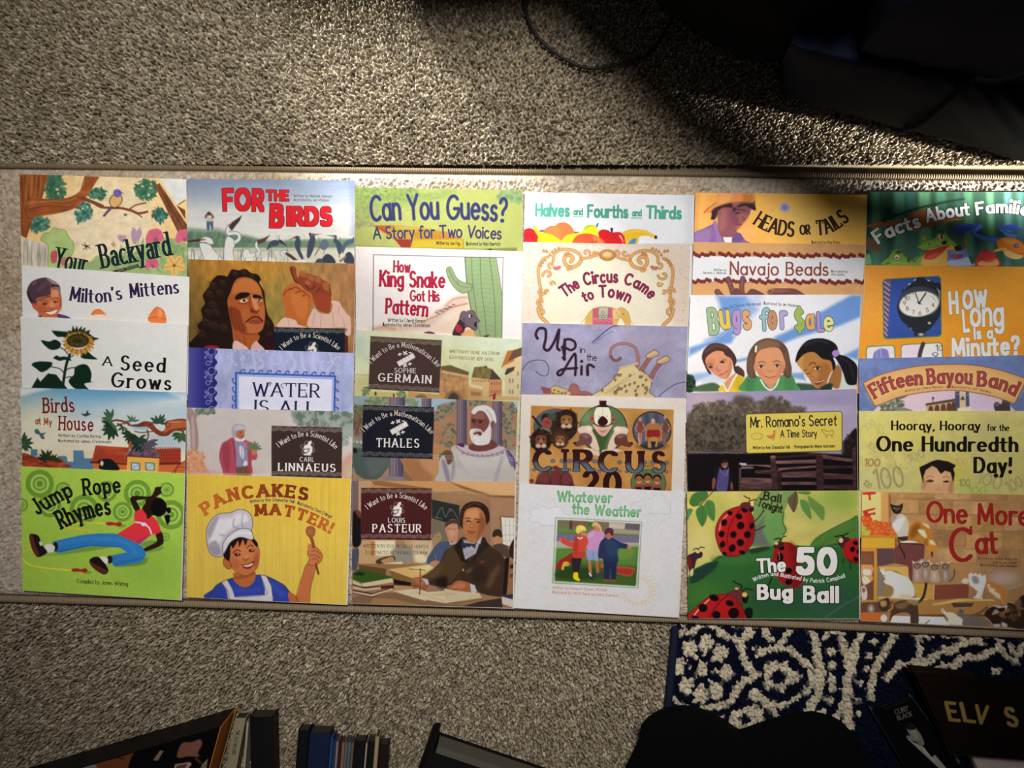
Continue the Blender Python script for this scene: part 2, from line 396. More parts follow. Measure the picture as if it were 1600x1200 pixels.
def tufts(X, Y, pitch, rx, ry, lean, lspread, seed, hgt, dome):
    """height and nearest-tuft number for points of a tufted surface; also the tuft centres"""
    rs = np.random.RandomState(seed)
    x0, y0 = X.min() - 3 * pitch, Y.min() - 3 * pitch
    nx, ny = int((X.max() - x0) / pitch) + 4, int((Y.max() - y0) / pitch) + 4
    jx, jy = rs.uniform(-.45, .45, (2, ny, nx)) * pitch
    CX = x0 + np.arange(nx)[None] * pitch + jx; CY = y0 + np.arange(ny)[:, None] * pitch + jy
    h = rs.uniform(0, 1, (ny, nx)) * hgt
    a = lean + rs.normal(0, lspread, (ny, nx)); ca, sa = np.cos(a), np.sin(a)
    I, J = np.floor((Y - y0) / pitch + .5).astype(int), np.floor((X - x0) / pitch + .5).astype(int)
    best = np.full(X.shape, -1e9); win = np.zeros(X.shape, int); tx = np.zeros(X.shape)
    for di in (-1, 0, 1):
        for dj in (-1, 0, 1):
            i, j = np.clip(I + di, 0, ny - 1), np.clip(J + dj, 0, nx - 1)
            dx, dy = X - CX[i, j], Y - CY[i, j]
            u, v = dx * ca[i, j] + dy * sa[i, j], -dx * sa[i, j] + dy * ca[i, j]
            z = h[i, j] - dome * ((u / rx) ** 2 + (v / ry) ** 2)
            k = z > best
            best[k] = z[k]; win[k] = (i * nx + j)[k]; tx[k] = (u / rx)[k]
    return best, win, CX.ravel(), CY.ravel(), tx

# ---------------------------------------------------------------- the floor: tufted carpet
def carpet():
    st = .00098
    V, Fc, Cc, n = [], [], [], 0
    pal = lin(np.array([hexc(c) for c in ('9c8f7a', '8a7d67', '766a55', 'b0a48f', '61553c', 'c6bba8', '4c4130', '8a806d')]))
    rs = np.random.RandomState(1)
    for y0, y1, sd in ((.285, .66, 3), (-.62, -.275, 4)):
        X, Y = np.meshgrid(np.arange(-.86, .86, st), np.arange(y0, y1, st))
        Z, win, cx, cy, tx = tufts(X, Y, .0031, .0025, .00135, 1.0, .6, sd, .0052, .0078)
        wave = vnoise(X, Y, .06, .05, 5) + .6 * vnoise(X, Y, .02, .018, 7)
        Z = np.maximum(Z, -.009) + .0022 * wave - .0012
        w = rs.dirichlet([.5] * len(pal), cx.size); tc = (w @ pal) * rs.uniform(.58, 1.42, (cx.size, 1))
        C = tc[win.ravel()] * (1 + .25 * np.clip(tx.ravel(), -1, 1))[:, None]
        V.append(np.stack([X, Y, Z], -1).reshape(-1, 3)); Fc.append(grid_faces(*X.shape) [:, ::-1] + n); Cc.append(C); n += X.size
    V.append(np.array([[-2.5, -2, -.012], [2.5, -2, -.012], [2.5, 2.5, -.012], [-2.5, 2.5, -.012]])); Fc.append(np.array([[n, n + 1, n + 2, n + 3]])); Cc.append(np.tile(pal[2], (4, 1)))
    o = mesh_obj('floor', np.concatenate(V), [np.concatenate(Fc)], M_PILE, None, np.concatenate(Cc), True)
    o['kind'] = 'structure'
carpet()

# plain painted wall behind the recliner, beyond the top of the picture
_w = mesh_obj('wall_back', [[-2.5, 1.5, -.012], [2.5, 1.5, -.012], [2.5, 1.5, 2.4], [-2.5, 1.5, 2.4], [-2.5, 1.6, -.012], [2.5, 1.6, -.012], [2.5, 1.6, 2.4], [-2.5, 1.6, 2.4]], box_faces(4), material('wall_paint', 'b8ae9e', .9, .1, .05, 30))
_w['kind'] = 'structure'

# ---------------------------------------------------------------- beige runner under the books
RZ = .0125
def runner():
    root = thing('carpet_runner', 'long beige low-pile carpet runner with bound edges lying under all the picture books', 'carpet runner', (0, 0, 0))
    top = lambda x: np.interp(x, [-150, 800, 1750], [259, 270, 281]); bot = lambda x: np.interp(x, [-150, 300, 1060, 1750], [929, 942, 966, 997])
    xs = np.arange(-110, 1710, 1.75); xf = np.arange(-110, 1710, .8); t = np.concatenate([np.linspace(0, .05, 30), np.linspace(.053, .947, 400), np.linspace(.95, 1, 30)])
    X, T = np.meshgrid(xs, t); Yp = top(X) * (1 - T) + bot(X) * T
    e = np.minimum(T, 1 - T) / .022
    prof = np.where(e < 1, np.sqrt(np.clip(1 - (1 - e) ** 2, 0, 1)), 1)
    Wd = world(X, Yp, RZ)
    Z, win, cx, cy, tx = tufts(Wd[..., 0], Wd[..., 1], .0036, .0036, .0013, 1.3, .4, 9, .0022, .0030)
    Z = np.maximum(Z, -.0030) - .0006
    Wd[..., 2] = .001 + (RZ - .002) * prof + Z * np.clip(e, .15, 1) - .0008
    rs = np.random.RandomState(6)
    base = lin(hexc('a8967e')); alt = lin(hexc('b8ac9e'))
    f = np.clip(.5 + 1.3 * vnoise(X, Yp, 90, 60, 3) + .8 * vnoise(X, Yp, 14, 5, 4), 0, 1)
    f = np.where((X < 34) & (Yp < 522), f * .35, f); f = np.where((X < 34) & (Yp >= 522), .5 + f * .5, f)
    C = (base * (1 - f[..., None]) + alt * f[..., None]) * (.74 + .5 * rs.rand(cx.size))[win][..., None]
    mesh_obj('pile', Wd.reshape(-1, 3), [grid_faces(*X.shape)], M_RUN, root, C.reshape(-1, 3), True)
    for ed, s in ((top, -1), (bot, 1)):                        # stitched half-round binding along both long edges
        a = np.linspace(0, 2 * math.pi, 13)[:-1]
        P = world(xf, ed(xf) + s * 1.5, .005)
        r = ((.0046 if s > 0 else .0034) + .0004 * np.sin(xf * 1.7))[:, None]
        V = np.stack([np.repeat(P[:, :1], 12, 1), P[:, 1:2] + r * np.cos(a), .0052 + r * np.sin(a)], -1)
        i = np.arange(len(xf) * 12).reshape(-1, 12); j = np.roll(i, -1, 1)
        C = np.tile(lin(hexc('8a7862' if s > 0 else '75664f')), (V.size // 3, 1)) * np.repeat((.8 + .34 * (np.sin(xf * 1.7) > -.2)), 12)[:, None]  # top binding coloured darker to give its edge a shadowed look
        mesh_obj('edge_binding', V.reshape(-1, 3), [np.stack([i[:-1], j[:-1], j[1:], i[1:]], -1).reshape(-1, 4)], M_RUN, root, C, True)
runner()
# ================================================================ first column
@book('c1r1', '30.5 272 291 280 295 476 35 468', 0.724, .80, 'picture book with a bird on a brown branch above flowers and a fence')
def _(s):
    s.v(20, 260, 5.714)
    s.bg('e3bd80'); s.e(820, 560, 460, 420, 'ddcbaa', 1, 70); s.e(900, 250, 300, 260, 'ddcba4', .7, 60); s.e(330, 200, 190, 120, 'e2b874', .7, 30)
    s.n(.03, 4, 4)
    s.p('1300 90 1550 100 1550 290 1460 340 1380 220', 'cfd0cb', 1, 2)
    for a in ((380, 210, 85, 105, 8), (370, 120, 60, 60, 9)): s.leaves(*a[:4], 70, 30, '3f6f52 2f5a45 4d7d60 335f4a', a[4])
    s.leaves(760, 245, 75, 50, 60, 26, '3f6f52 2f5a45 5a8a70', 4); s.leaves(635, 400, 75, 75, 60, 28, '3a6a58 2f5a4c 5a8a80', 5); s.leaves(590, 480, 30, 35, 16, 20, '3a6a58 4d7d70', 15)
    s.leaves(1190, 210, 100, 85, 80, 28, '3a6a50 2f5a45 4d7d60', 6); s.leaves(1310, 435, 65, 62, 50, 24, '335f52 2a5048 4d7d70', 7); s.leaves(235, 515, 85, 70, 70, 28, '3f6f58 2f5a4c 5a8a7a', 11)
    br = (.16, 5, 26)
    s.p('60 70 318 72 255 310 190 430 125 640 60 620', '8a4d26', 1, 1, 0, br); s.p('640 85 775 92 660 270 580 300', '8a4c28', 1, 1, 0, br)
    s.b('95 360 190 292 420 290 560 250 660 150 720 130 660 270 560 370 400 420 210 450 150 490 105 450', '93502a', 1, 1, (.14, 26, 5))
    s.l('150 330 320 310 480 310 590 270', 10, 'b5784c', .7); s.l('160 380 330 350 500 360 590 300', 7, '6a3418', .8); s.l('170 430 350 400 480 380', 6, '6a3418', .7); s.l('130 350 110 400 140 460', 10, '6e3a1c', .8)
    for x in (120, 165, 205, 245): s.l([[x + 10, 80], [x - 5, 280]], 7, 'b06f42', .7); s.l([[x + 30, 90], [x + 14, 270]], 4, '5e2f14', .7)
    s.l('80 100 90 350 80 560', 8, '5a2d14', .6); s.l('580 275 680 300 780 360 870 370 960 372 1060 395 1120 420 1200 405', 22, '7a4428'); s.l('620 285 740 330 800 355', 30, '7a4428')
    s.l('1040 385 1100 345 1190 325', 12, '7a4428'); s.l('1100 415 1155 455', 10, '7a4428')
    s.p('1265 170 1310 150 1555 520 1555 600 1480 600', '70442c', 1, 1, 0, (.16, 5, 20)); s.l('1310 190 1520 560', 6, '4a2a1a', .8); s.p('1460 345 1540 390 1540 470', '6a402a', 1, 1); s.l('1480 340 1540 300', 8, '5a3a28')
    s.b('905 250 870 290 875 340 905 365 940 350 972 310 960 260', 'd8a868', 1); s.o('905 250 866 295 872 345 905 368 945 352 976 305 960 255', 8, '5a4030')
    s.b('895 240 910 208 945 205 975 235 955 270 920 275', '6a60a0'); s.l('965 235 988 240', 6, '4a4050', 1, 1, 0); s.l('945 225 950 228', 8, '3a3a90'); s.l('880 370 850 400 815 440', 22, '5a4660'); s.l('900 370 940 372', 10, '4a3028')
    s.e(1005, 432, 16, 12, '5a5a48', .9)
    s.p('62 615 85 620 90 880 70 880', 'cfc8c0'); s.p('105 640 315 700 310 900 80 880', 'bdb4a4', 1, 1, 0, (.1, 4, 20))
    for x in (100, 130, 170, 225, 240, 290): s.l([[x, 660 + x * .1], [x, 900]], 4, '6f6a5c', .9, 1, 0)
    s.b('250 660 275 600 330 590 360 550 420 560 470 570 500 630 540 680 545 740 520 800 400 900 315 900 315 710', 'a2b874', 1); s.o('250 660 275 600 330 590 360 550 420 560 470 570 500 630 540 680 545 740 520 800 400 920 315 900 315 710', 6, '6a6c40', .7)
    s.b('480 880 600 840 690 850 750 795 830 820 900 770 1000 800 1100 760 1300 640 1560 700 1560 1000 480 1000', '93a670', 1, 2); s.n(.04, 10, 10)
    s.leaves(1250, 800, 320, 130, 120, 40, '8aa468 7a965c a2b880 6c8a58', 21, .3, .7)
    s.frond(1085, 690, -75, 5, 150, 'a48ca0', 3, 40); s.frond(985, 680, -100, 4, 80, 'b08c98', 5, 50); s.frond(910, 720, -120, 3, 60, 'b09070', 6, 40)
    for x, y, r in ((1270, 640, 85), (1530, 640, 80), (1245, 880, 65)):
        s.b([[x - r, y + .2 * r], [x - .7 * r, y - .7 * r], [x, y - r], [x + .6 * r, y - .8 * r], [x + .9 * r, y], [x + .5 * r, y + .4 * r], [x - .2 * r, y + .3 * r], [x - .6 * r, y + .6 * r]], 'c8607a')
        for t in (-.6, -.2, .2, .6): s.l([[x, y + .3 * r], [x + t * r, y - .8 * r]], 5, '9c3a58', .6)
        s.e(x + .1 * r, y + .2 * r, r * .25, r * .2, '8a4a60', .8, 2)
    for i in range(5):
        t = 6.28 * i / 5 - .9; s.e(1445 + 60 * math.cos(t), 880 + 55 * math.sin(t), 42, 34, 'd8a860', 1, 1, math.degrees(t)); s.l([[1440, 885], [1445 + 95 * math.cos(t), 880 + 90 * math.sin(t)]], 4, '8a6030')
    s.e(1440, 885, 14, 12, '7a4a28'); s.b('335 790 360 755 395 760 390 850 350 860', 'b8525a'); s.e(455, 850, 30, 40, 'b06068', .8)
    s.l('620 700 690 730', 8, '4a4038'); s.l('640 680 660 745', 7, '5a5048'); s.l('690 700 630 740', 7, '5a5048'); s.e(657, 712, 14, 10, '3a302c')
    s.t('Your', '368 905 655 960', 185, '14282c', a=.066, b=.03, ser=.13, st=.024, alt=1, trk=.13)
    s.t('Backyard', '800 905 1425 785', 205, [(.2, '14282c')], a=.06, b=.03, ser=.13, st=.024, alt=1, trk=.1)
    s.p('885 935 1118 870 1128 898 930 955', '1e1c18', 1, .8); s.tr('James Christensen', '940 940 1112 893', 22, 'cfcab8', .8, a=.05, b=.05)

@book('c1r2', '33.8 414.7 296 432.6 293 626 37 608', 0.648, .56, 'white picture book with a smiling child and two orange mitten tips')
def _(s):
    s.v(30, 410, 11.43); s.bg('c9c8c5')
    s.b('135 540 160 430 230 340 340 290 480 270 600 320 700 390 735 470 720 600 560 610 330 650 300 745 220 740 165 640', '48343c')
    s.b('225 720 300 740 320 640 550 580 560 460 640 450 735 520 760 700 740 830 690 920 690 980 380 970 330 880 250 820', 'b5623e')
    s.e(640, 560, 70, 90, 'd08a5c', .8, 4); s.e(600, 740, 120, 60, 'c47850', .7, 4); s.e(400, 830, 90, 70, 'a04e30', .6, 4); s.e(740, 740, 22, 110, '8a4a2c', .7, 3)
    s.b('225 735 300 740 310 800 260 810', 'a85440'); s.l('300 740 340 670 560 605', 14, '3a2830'); s.b('480 275 560 300 700 390 640 400 560 360', 'b0948c', .7, 2)
    s.b('570 480 650 430 720 450 738 560 715 600 690 500', '7c6462'); s.l('250 390 300 350', 26, '8a7074', .6, 3); s.l('350 500 500 360 560 400', 60, '5a4650', .7, 5); s.l('160 540 190 640 240 710', 40, '281a22', .7, 4); s.l('590 420 620 400 680 420', 22, '3c2024')
    s.e(650, 705, 40, 20, '3a1c14'); s.e(455, 740, 44, 20, '46241a'); s.e(660, 702, 9, 8, 'e0c8b0'); s.e(440, 740, 9, 8, '8a5a3c'); s.l('600 650 650 630 700 650', 12, '5a2c1c'); s.l('370 690 450 680 520 720', 12, '6a3420')
    s.b('540 770 590 690 620 790 570 820', 'cf8660', .8, 3); s.l('530 810 570 825 620 800', 9, '6a2c20')
    s.b('475 890 560 880 680 830 650 900 580 930 520 920', 'e2cfc0'); s.l('460 880 560 870 680 828', 12, '5a2018'); s.l('500 930 580 945 640 920', 14, '9a3a34')
    s.p('330 970 380 940 420 985', '4a3a6a'); s.b('690 920 760 930 860 960 910 1000 690 985', '4c3a64')
    s.b('1295 945 1330 860 1420 832 1490 870 1545 950', 'd0713a'); s.l('1300 940 1340 865 1420 840 1480 870', 10, '9a5230', .7); s.b('1270 990 1300 945 1500 930 1700 990 1760 1030', 'd2c8b4', 1, 2)
    s.v(20, 400, 5.453)
    s.b('1150 545 1165 500 1210 440 1245 437 1290 470 1305 570 1200 575', 'd2713c'); s.l('1160 530 1230 520 1300 540', 8, 'b05a2c'); s.l('1165 505 1220 445 1250 442 1292 480', 6, 'a05028', .8); s.e(1255, 490, 18, 40, 'e8945c', .7, 3)
    s.t("Milton's", '482 375 712 395 942 362', 116, '2c1f40', a=.095, b=.035, ser=.11, st=.026, alt=1)
    s.t('Mittens', '1002 355 1210 333 1422 315', 116, '2c1f40', a=.095, b=.035, ser=.11, st=.026, alt=1)

@book('c1r3', '32 494 293.2 507 289 701 36 688', 0.65, .70, 'white picture book with a dark sunflower plant')
def _(s):
    s.v(20, 400, 5.453); s.bg('c9c8c6')
    g = '10261c'
    s.l('485 840 455 930 430 1080 425 1140', 24, g); s.l('465 835 440 800 395 775', 8, g); s.l('430 990 400 960 330 945', 8, g); s.l('455 970 490 955 530 950', 9, g); s.l('440 1040 480 1030 520 1030', 8, g); s.l('480 870 520 845', 8, g)
    s.p('440 700 455 660 480 660 470 630 500 645 512 590 528 630 545 592 555 628 590 595 585 630 620 605 615 640 660 630 650 660 690 690 738 705 690 720 640 700 600 660 500 670', '1c2c1a')
    s.p('330 635 470 645 460 690 380 690 350 665', g, 1, 1, 0); s.b('240 718 310 728 360 712 410 745 390 790 330 800 280 770', g); s.b('160 925 210 900 330 905 320 950 250 990 200 960', g)
    s.p('340 872 370 845 400 860 440 855 490 870 500 895 440 885 400 895', g); s.b('580 845 630 812 680 850 720 880 650 880 590 870', g); s.b('475 1065 520 1010 530 950 590 922 640 935 670 1000 665 1070 690 1075 610 1090 660 1150 620 1135 530 1130', g)
    s.p('160 1120 210 1035 235 1070 300 1000 370 1010 420 1075 465 1130 420 1160 170 1160', g)
    for i in range(46):
        t = 6.283 * i / 46; r = 1 + .1 * math.sin(i * 2.7); s.l([[560 + 90 * math.cos(t), 730 + 70 * math.sin(t)], [560 + 122 * r * math.cos(t), 742 + 96 * r * math.sin(t)]], 15, ('a8762c', '8a5c20', 'b8883c')[i % 3], .95)
    s.e(555, 722, 95, 60, '2c2412'); s.e(555, 725, 84, 50, '43351a', 1, 2, 0, (.4, 1, 1)); s.e(550, 722, 40, 22, '1c1a10', .6, 4)
    s.l('450 660 520 640 600 645 660 680', 14, '18301c'); s.leaves(560, 650, 90, 10, 14, 14, '8a6020 18301c', 4)
    s.t('A', '760 930 858 936', 75, '141214', a=.07, b=.045, ser=.14, st=.035)
    s.t('Seed', '912 968 1310 990', 118, '141214', a=.11, b=.055, ser=.13, st=.035); s.t('Grows', '835 1112 1360 1140', 118, '141214', a=.11, b=.055, ser=.13, st=.035)

@book('c1r4', '31.4 605.4 292 613.3 287 806 37 798', 0.585, .74, 'picture book with red tiled roofs, a twisting leafy branch and small flying birds')
def _(s):
    s.v(20, 590, 5.714)
    s.bg('5688a8>6a98b0>b8bcb8>c6c0b0>c9bc98>d0a464>cc8038>c87832'); s.n(.03, 60, 12)
    s.e(230, 380, 260, 190, 'c8bfa2', .8, 60); s.e(1000, 300, 420, 70, 'b8b8b8', .8, 40); s.p('60 90 330 100 200 130 70 170', 'c2c2bc', 1, 8); s.p('1400 130 1560 135 1560 240 1300 230 1480 190', 'c4c4c0', .8, 16); s.e(1400, 560, 220, 90, '8fa0b0', .8, 30); s.e(1350, 250, 250, 50, 'b4b8ba', .8, 30); s.e(1150, 440, 90, 25, '6a9ab4', .8, 5)
    s.p('160 640 220 640 220 700 160 700', '4a6a80'); s.p('400 700 480 700 490 750 540 750 540 650 630 650 640 720 720 720 720 820 440 820', '4c708c')
    s.b('85 675 180 700 280 720 400 715 470 760 500 800 90 800', '8a3a24', 1, 1, (.2, 8, 4))
    for y in (740, 765): s.l([[90, y - 40], [250, y], [330, 800]], 6, '4a1c14', .8)
    s.p('740 605 1040 625 1020 770 700 760', '9a3c28', 1, 1, 0, (.1, 20, 4)); s.p('740 700 1040 700 1020 770 700 760', '8a3020', .6, 4); s.p('700 745 1025 760 1025 825 725 815', 'b8602c'); s.p('690 745 1030 765 1030 780 690 765', '5a2018')
    s.p('1260 640 1500 630 1500 760 1310 770', '8c3222'); s.p('1500 760 1545 740 1545 855 1300 840 1300 765', 'b05a30'); s.p('1290 760 1500 755 1500 775 1290 780', '5a2018')
    for i in range(10): s.p([[1265 + i * 23, 622], [1278 + i * 23, 622], [1278 + i * 23, 640], [1265 + i * 23, 640]], '8a4034')
    for y in (665, 695, 725): s.l([[1270, y], [1500, y - 5]], 5, '6a241a', .8, 1, 0)
    s.p('1035 555 1070 555 1075 640 1030 640', '9a4838'); s.p('1025 700 1310 715 1300 840 1015 830', 'd49c44'); s.p('1060 630 1260 625 1320 720 1010 700', '5e4450', 1, 1, 0, (.2, 6, 4)); s.l('1000 705 1070 620', 8, '6a7a80', 1, 1, 0); s.l('1240 625 1330 720', 9, '4a5a60', 1, 1, 0); s.l('1010 700 1320 718', 10, '5a2820', 1, 1, 0)
    for x in (1052, 1182): s.p([[x, 755], [x + 88, 760], [x + 86, 832], [x, 828]], '4a6a70'); s.p([[x + 12, 765], [x + 76, 770], [x + 74, 824], [x + 12, 820]], 'a8b4b8'); s.l([[x + 15, 815], [x + 70, 775]], 8, '7a98a4', 1, 1, 0)
    for i in range(5): s.p([[1288, 740 + i * 22], [1303, 741 + i * 22], [1303, 752 + i * 22], [1288, 751 + i * 22]], 'b87a34')
    s.b('755 750 790 728 860 725 905 750 950 825 780 818 775 770', '181618'); s.e(795, 765, 14, 22, 'c8c4bc', 1, 2)
    s.l('750 690 790 650 780 690 820 650', 5, '6a2c24', .6); s.l('860 690 890 650 890 690 930 655', 5, '6a2c24', .6)
    s.b('1020 425 1110 415 1170 390 1240 400 1280 450 1330 480 1370 450 1360 400 1400 380 1545 372 1545 470 1440 480 1380 520 1310 520 1250 480 1200 440 1110 440', '6a3020', 1, 1, (.15, 6, 4)); s.b('1370 420 1400 385 1540 385 1540 440 1450 455 1400 470 1350 500', '9a5030', 1, 2); s.ring(1385, 422, 22, 8, '5a2818')
    s.l('1040 415 980 390 920 380 880 390', 18, '6a3424'); s.l('1000 410 950 420 900 450', 12, '6a3424'); s.l('1200 470 1210 520 1195 560', 14, '6a3424'); s.l('1250 480 1150 490 1090 480', 10, '6a3424'); s.l('1390 400 1500 395', 8, 'c8845c', .7)
    for x, y, a, n, r, c in ((880, 370, 190, 7, 100, '34503c'), (880, 400, 150, 5, 100, '3c5a40'), (890, 450, 140, 7, 110, '1c3424'), (850, 460, 90, 5, 80, '20382a'), (1065, 390, -90, 5, 70, '46604e'), (1310, 410, -90, 7, 90, '2c4434'), (985, 440, 120, 4, 60, '20382a'), (1060, 500, 120, 8, 100, '1e3626'), (1150, 560, 120, 9, 120, '182c22'), (1200, 580, 70, 8, 95, '4a4450'), (1130, 540, 60, 5, 80, '22382a'), (1500, 500, 100, 8, 80, '2c4028'), (1530, 520, 160, 4, 90, '3c5030'), (90, 590, -30, 7, 100, '22402c'), (85, 600, 20, 5, 80, '2c4a30'), (300, 720, -100, 6, 90, '22301c'), (360, 740, -80, 6, 80, '2a301c'), (270, 740, -60, 5, 60, '1c2818')): s.frond(x, y, a, n, r, c, x, 170)
    s.l('1545 740 1470 790 1450 850', 10, '6a3020'); s.l('1545 800 1480 800 1420 850', 6, '6a3020')
    s.b('610 325 650 320 665 290 680 320 700 325 660 345 640 345', '2a4044'); s.b('195 465 225 462 250 495 295 490 275 515 285 545 255 545 235 510 205 500', '3a5c58')
    s.t('Birds', '268 310 560 302', 125, '6a1c18', a=.1, b=.07, ser=.1, st=.04, jit=5, bob=.03, seed=3)
    s.t('at My', '200 412 352 425', 58, '8a4430', a=.09, b=.07, ser=.1, st=.04, jit=8); s.t('House', '408 462 725 475', 118, '6a1c18', a=.1, b=.07, ser=.1, st=.045, jit=5, bob=.03)
    s.t('Written by Cynthia Bettop', '405 527 790 538', 26, '3c3026', 'byline', a=.07, b=.07); s.t('Illustrated by James Christensen', '405 575 880 586', 26, '3c3026', 'byline', a=.07, b=.07)

@book('c1r5', '32.5 728.6 288.5 740 281.6 937.5 35.3 922.5', 0.472, 1, 'green picture book with a girl in blue jeans lying beside a jump rope')
def _(s):
    s.v(20, 720, 5.218)
    s.bg('8eaa42>8aa83e>86a43c>86a640'); s.n(.02, 3, 3); s.e(1150, 850, 260, 200, '6f9038', .5, 60)
    d, k = '5c7f2c', '4f7a2a'
    for x, y, r in ((220, 187, 115), (410, 235, 62), (300, 365, 95), (580, 395, 118), (765, 250, 85), (1015, 265, 110), (895, 415, 80), (1255, 235, 60), (1290, 440, 120), (1245, 620, 34), (70, 360, 55)):
        s.e(x, y, r, r, d); s.e(x, y, r * .68, r * .68, '8aa648'); s.e(x, y, r * .5, r * .5, d); s.e(x, y, r * .36, r * .36, '86a344'); s.e(x, y, r * .22, r * .22, k); s.ring(x, y, r * .6, 4, '9ab860', .8)
    s.b('250 770 400 750 640 700 850 690 700 725 400 765', '5a7a2c', .8, 3); s.b('830 860 1080 790 1100 800 1080 840 980 860', '4f6e28', .8, 3); s.b('1080 740 1200 700 1235 700 1200 730 1090 750', '5a7a2c', .8, 3); s.b('1040 680 1110 650 1190 660 1090 700', '557a2a', .8, 3)
    s.l('405 540 540 505 650 505 770 515', 9, 'd8b02c'); s.l('420 540 500 555 580 560 635 580', 8, 'c8a02c'); s.l('75 745 130 720 160 720', 9, 'c8a02c'); s.l('80 800 130 845 240 870 380 885 480 890', 11, 'dcb42c')
    for x, y in ((760, 512), (480, 890)):
        s.e(x + 130, y + 20, 30, 12, '5a7a2c', .8, 3); s.b([[x, y - 8], [x + 40, y - 14], [x + 80, y - 6], [x + 110, y - 16], [x + 130, y + 5], [x + 110, y + 24], [x + 70, y + 14], [x + 10, y + 14]], '8a2420')
    s.b('1115 290 1150 250 1165 215 1215 215 1205 235 1215 260 1190 280 1170 300 1190 320 1140 310 1030 320 1010 330 1040 400 1005 420 965 340 960 300 1000 285', '24130f')
    s.b('1165 600 1210 575 1230 640 1210 690 1080 740 1060 720 1170 660', '24130f')
    s.p('990 425 1020 400 1060 395 1160 470 1190 510 1210 580 1165 600 1130 600 1030 680 845 600 990 510', 'bb2c34'); s.p('1130 600 1030 680 1000 660 1100 610', '8a2a6a', 1, 3); s.l('1000 500 1060 510 1110 545 1130 595', 12, 'd8c0c4'); s.e(1068, 518, 22, 14, 'd0d0d8')
    s.b('1060 400 1055 380 1085 340 1080 320 1140 300 1210 305 1250 360 1245 420 1190 450 1140 445 1110 470 1095 470 1090 440', '1e110e'); s.e(1190, 380, 65, 75, '0c0809'); s.b('1245 390 1280 380 1290 410 1270 430', '0a0708'); s.b('1240 440 1275 435 1280 490 1262 520 1245 490', '0a0708'); s.l('1240 440 1285 432', 5, 'b0b0b0')
    s.p('322 660 380 645 560 605 700 592 830 592 940 635 1060 700 1090 770 1040 830 830 862 820 850 770 780 930 745 870 705 640 695 500 725 380 752 330 730', '2766a0'); s.l('340 690 560 640 800 640', 30, '3878b4', .5, 8); s.l('840 640 960 690 1000 760', 26, '3878b4', .5, 8); s.l('830 845 960 815 1060 790', 14, '1c4c80', .6, 6); s.l('350 745 500 715 640 690 870 700', 10, '1c4c80', .7, 4)
    s.e(348, 700, 20, 38, '1c1418'); s.e(790, 805, 24, 32, '1c1418'); s.b('262 690 300 680 340 695 335 735 290 748 268 730', 'b8b8b4'); s.b('690 790 740 780 775 800 770 835 740 840 730 815 700 810', 'bcbcb8')
    s.b('135 605 180 598 215 620 235 680 280 740 260 765 210 785 180 760 150 700', '1a1214'); s.b('135 605 165 615 185 690 215 760 200 785 170 745 145 680', '4e2418'); s.b('215 660 240 665 235 690 222 690', 'b0b0b0')
    s.b('625 810 660 785 700 785 730 815 760 850 780 900 740 925 690 890 640 850', '18110f'); s.b('625 815 660 840 720 870 775 905 745 928 680 895 635 850', '4a2418')
    s.t('Jump', '200 440 360 345 505 275', 125, '141410', a=.09, b=.075, ser=.1, st=.05, jit=3); s.t('Rope', '575 278 890 252', 125, '141410', a=.09, b=.075, ser=.1, st=.05, jit=4)
    s.t('Rhymes', '395 552 600 470 805 432', 140, '141410', a=.09, b=.075, ser=.1, st=.05, jit=3)
    s.t('Compiled by James Whiting', '520 995 940 1020', 32, '2c3a18', 'byline', a=.07, b=.07, jit=6)

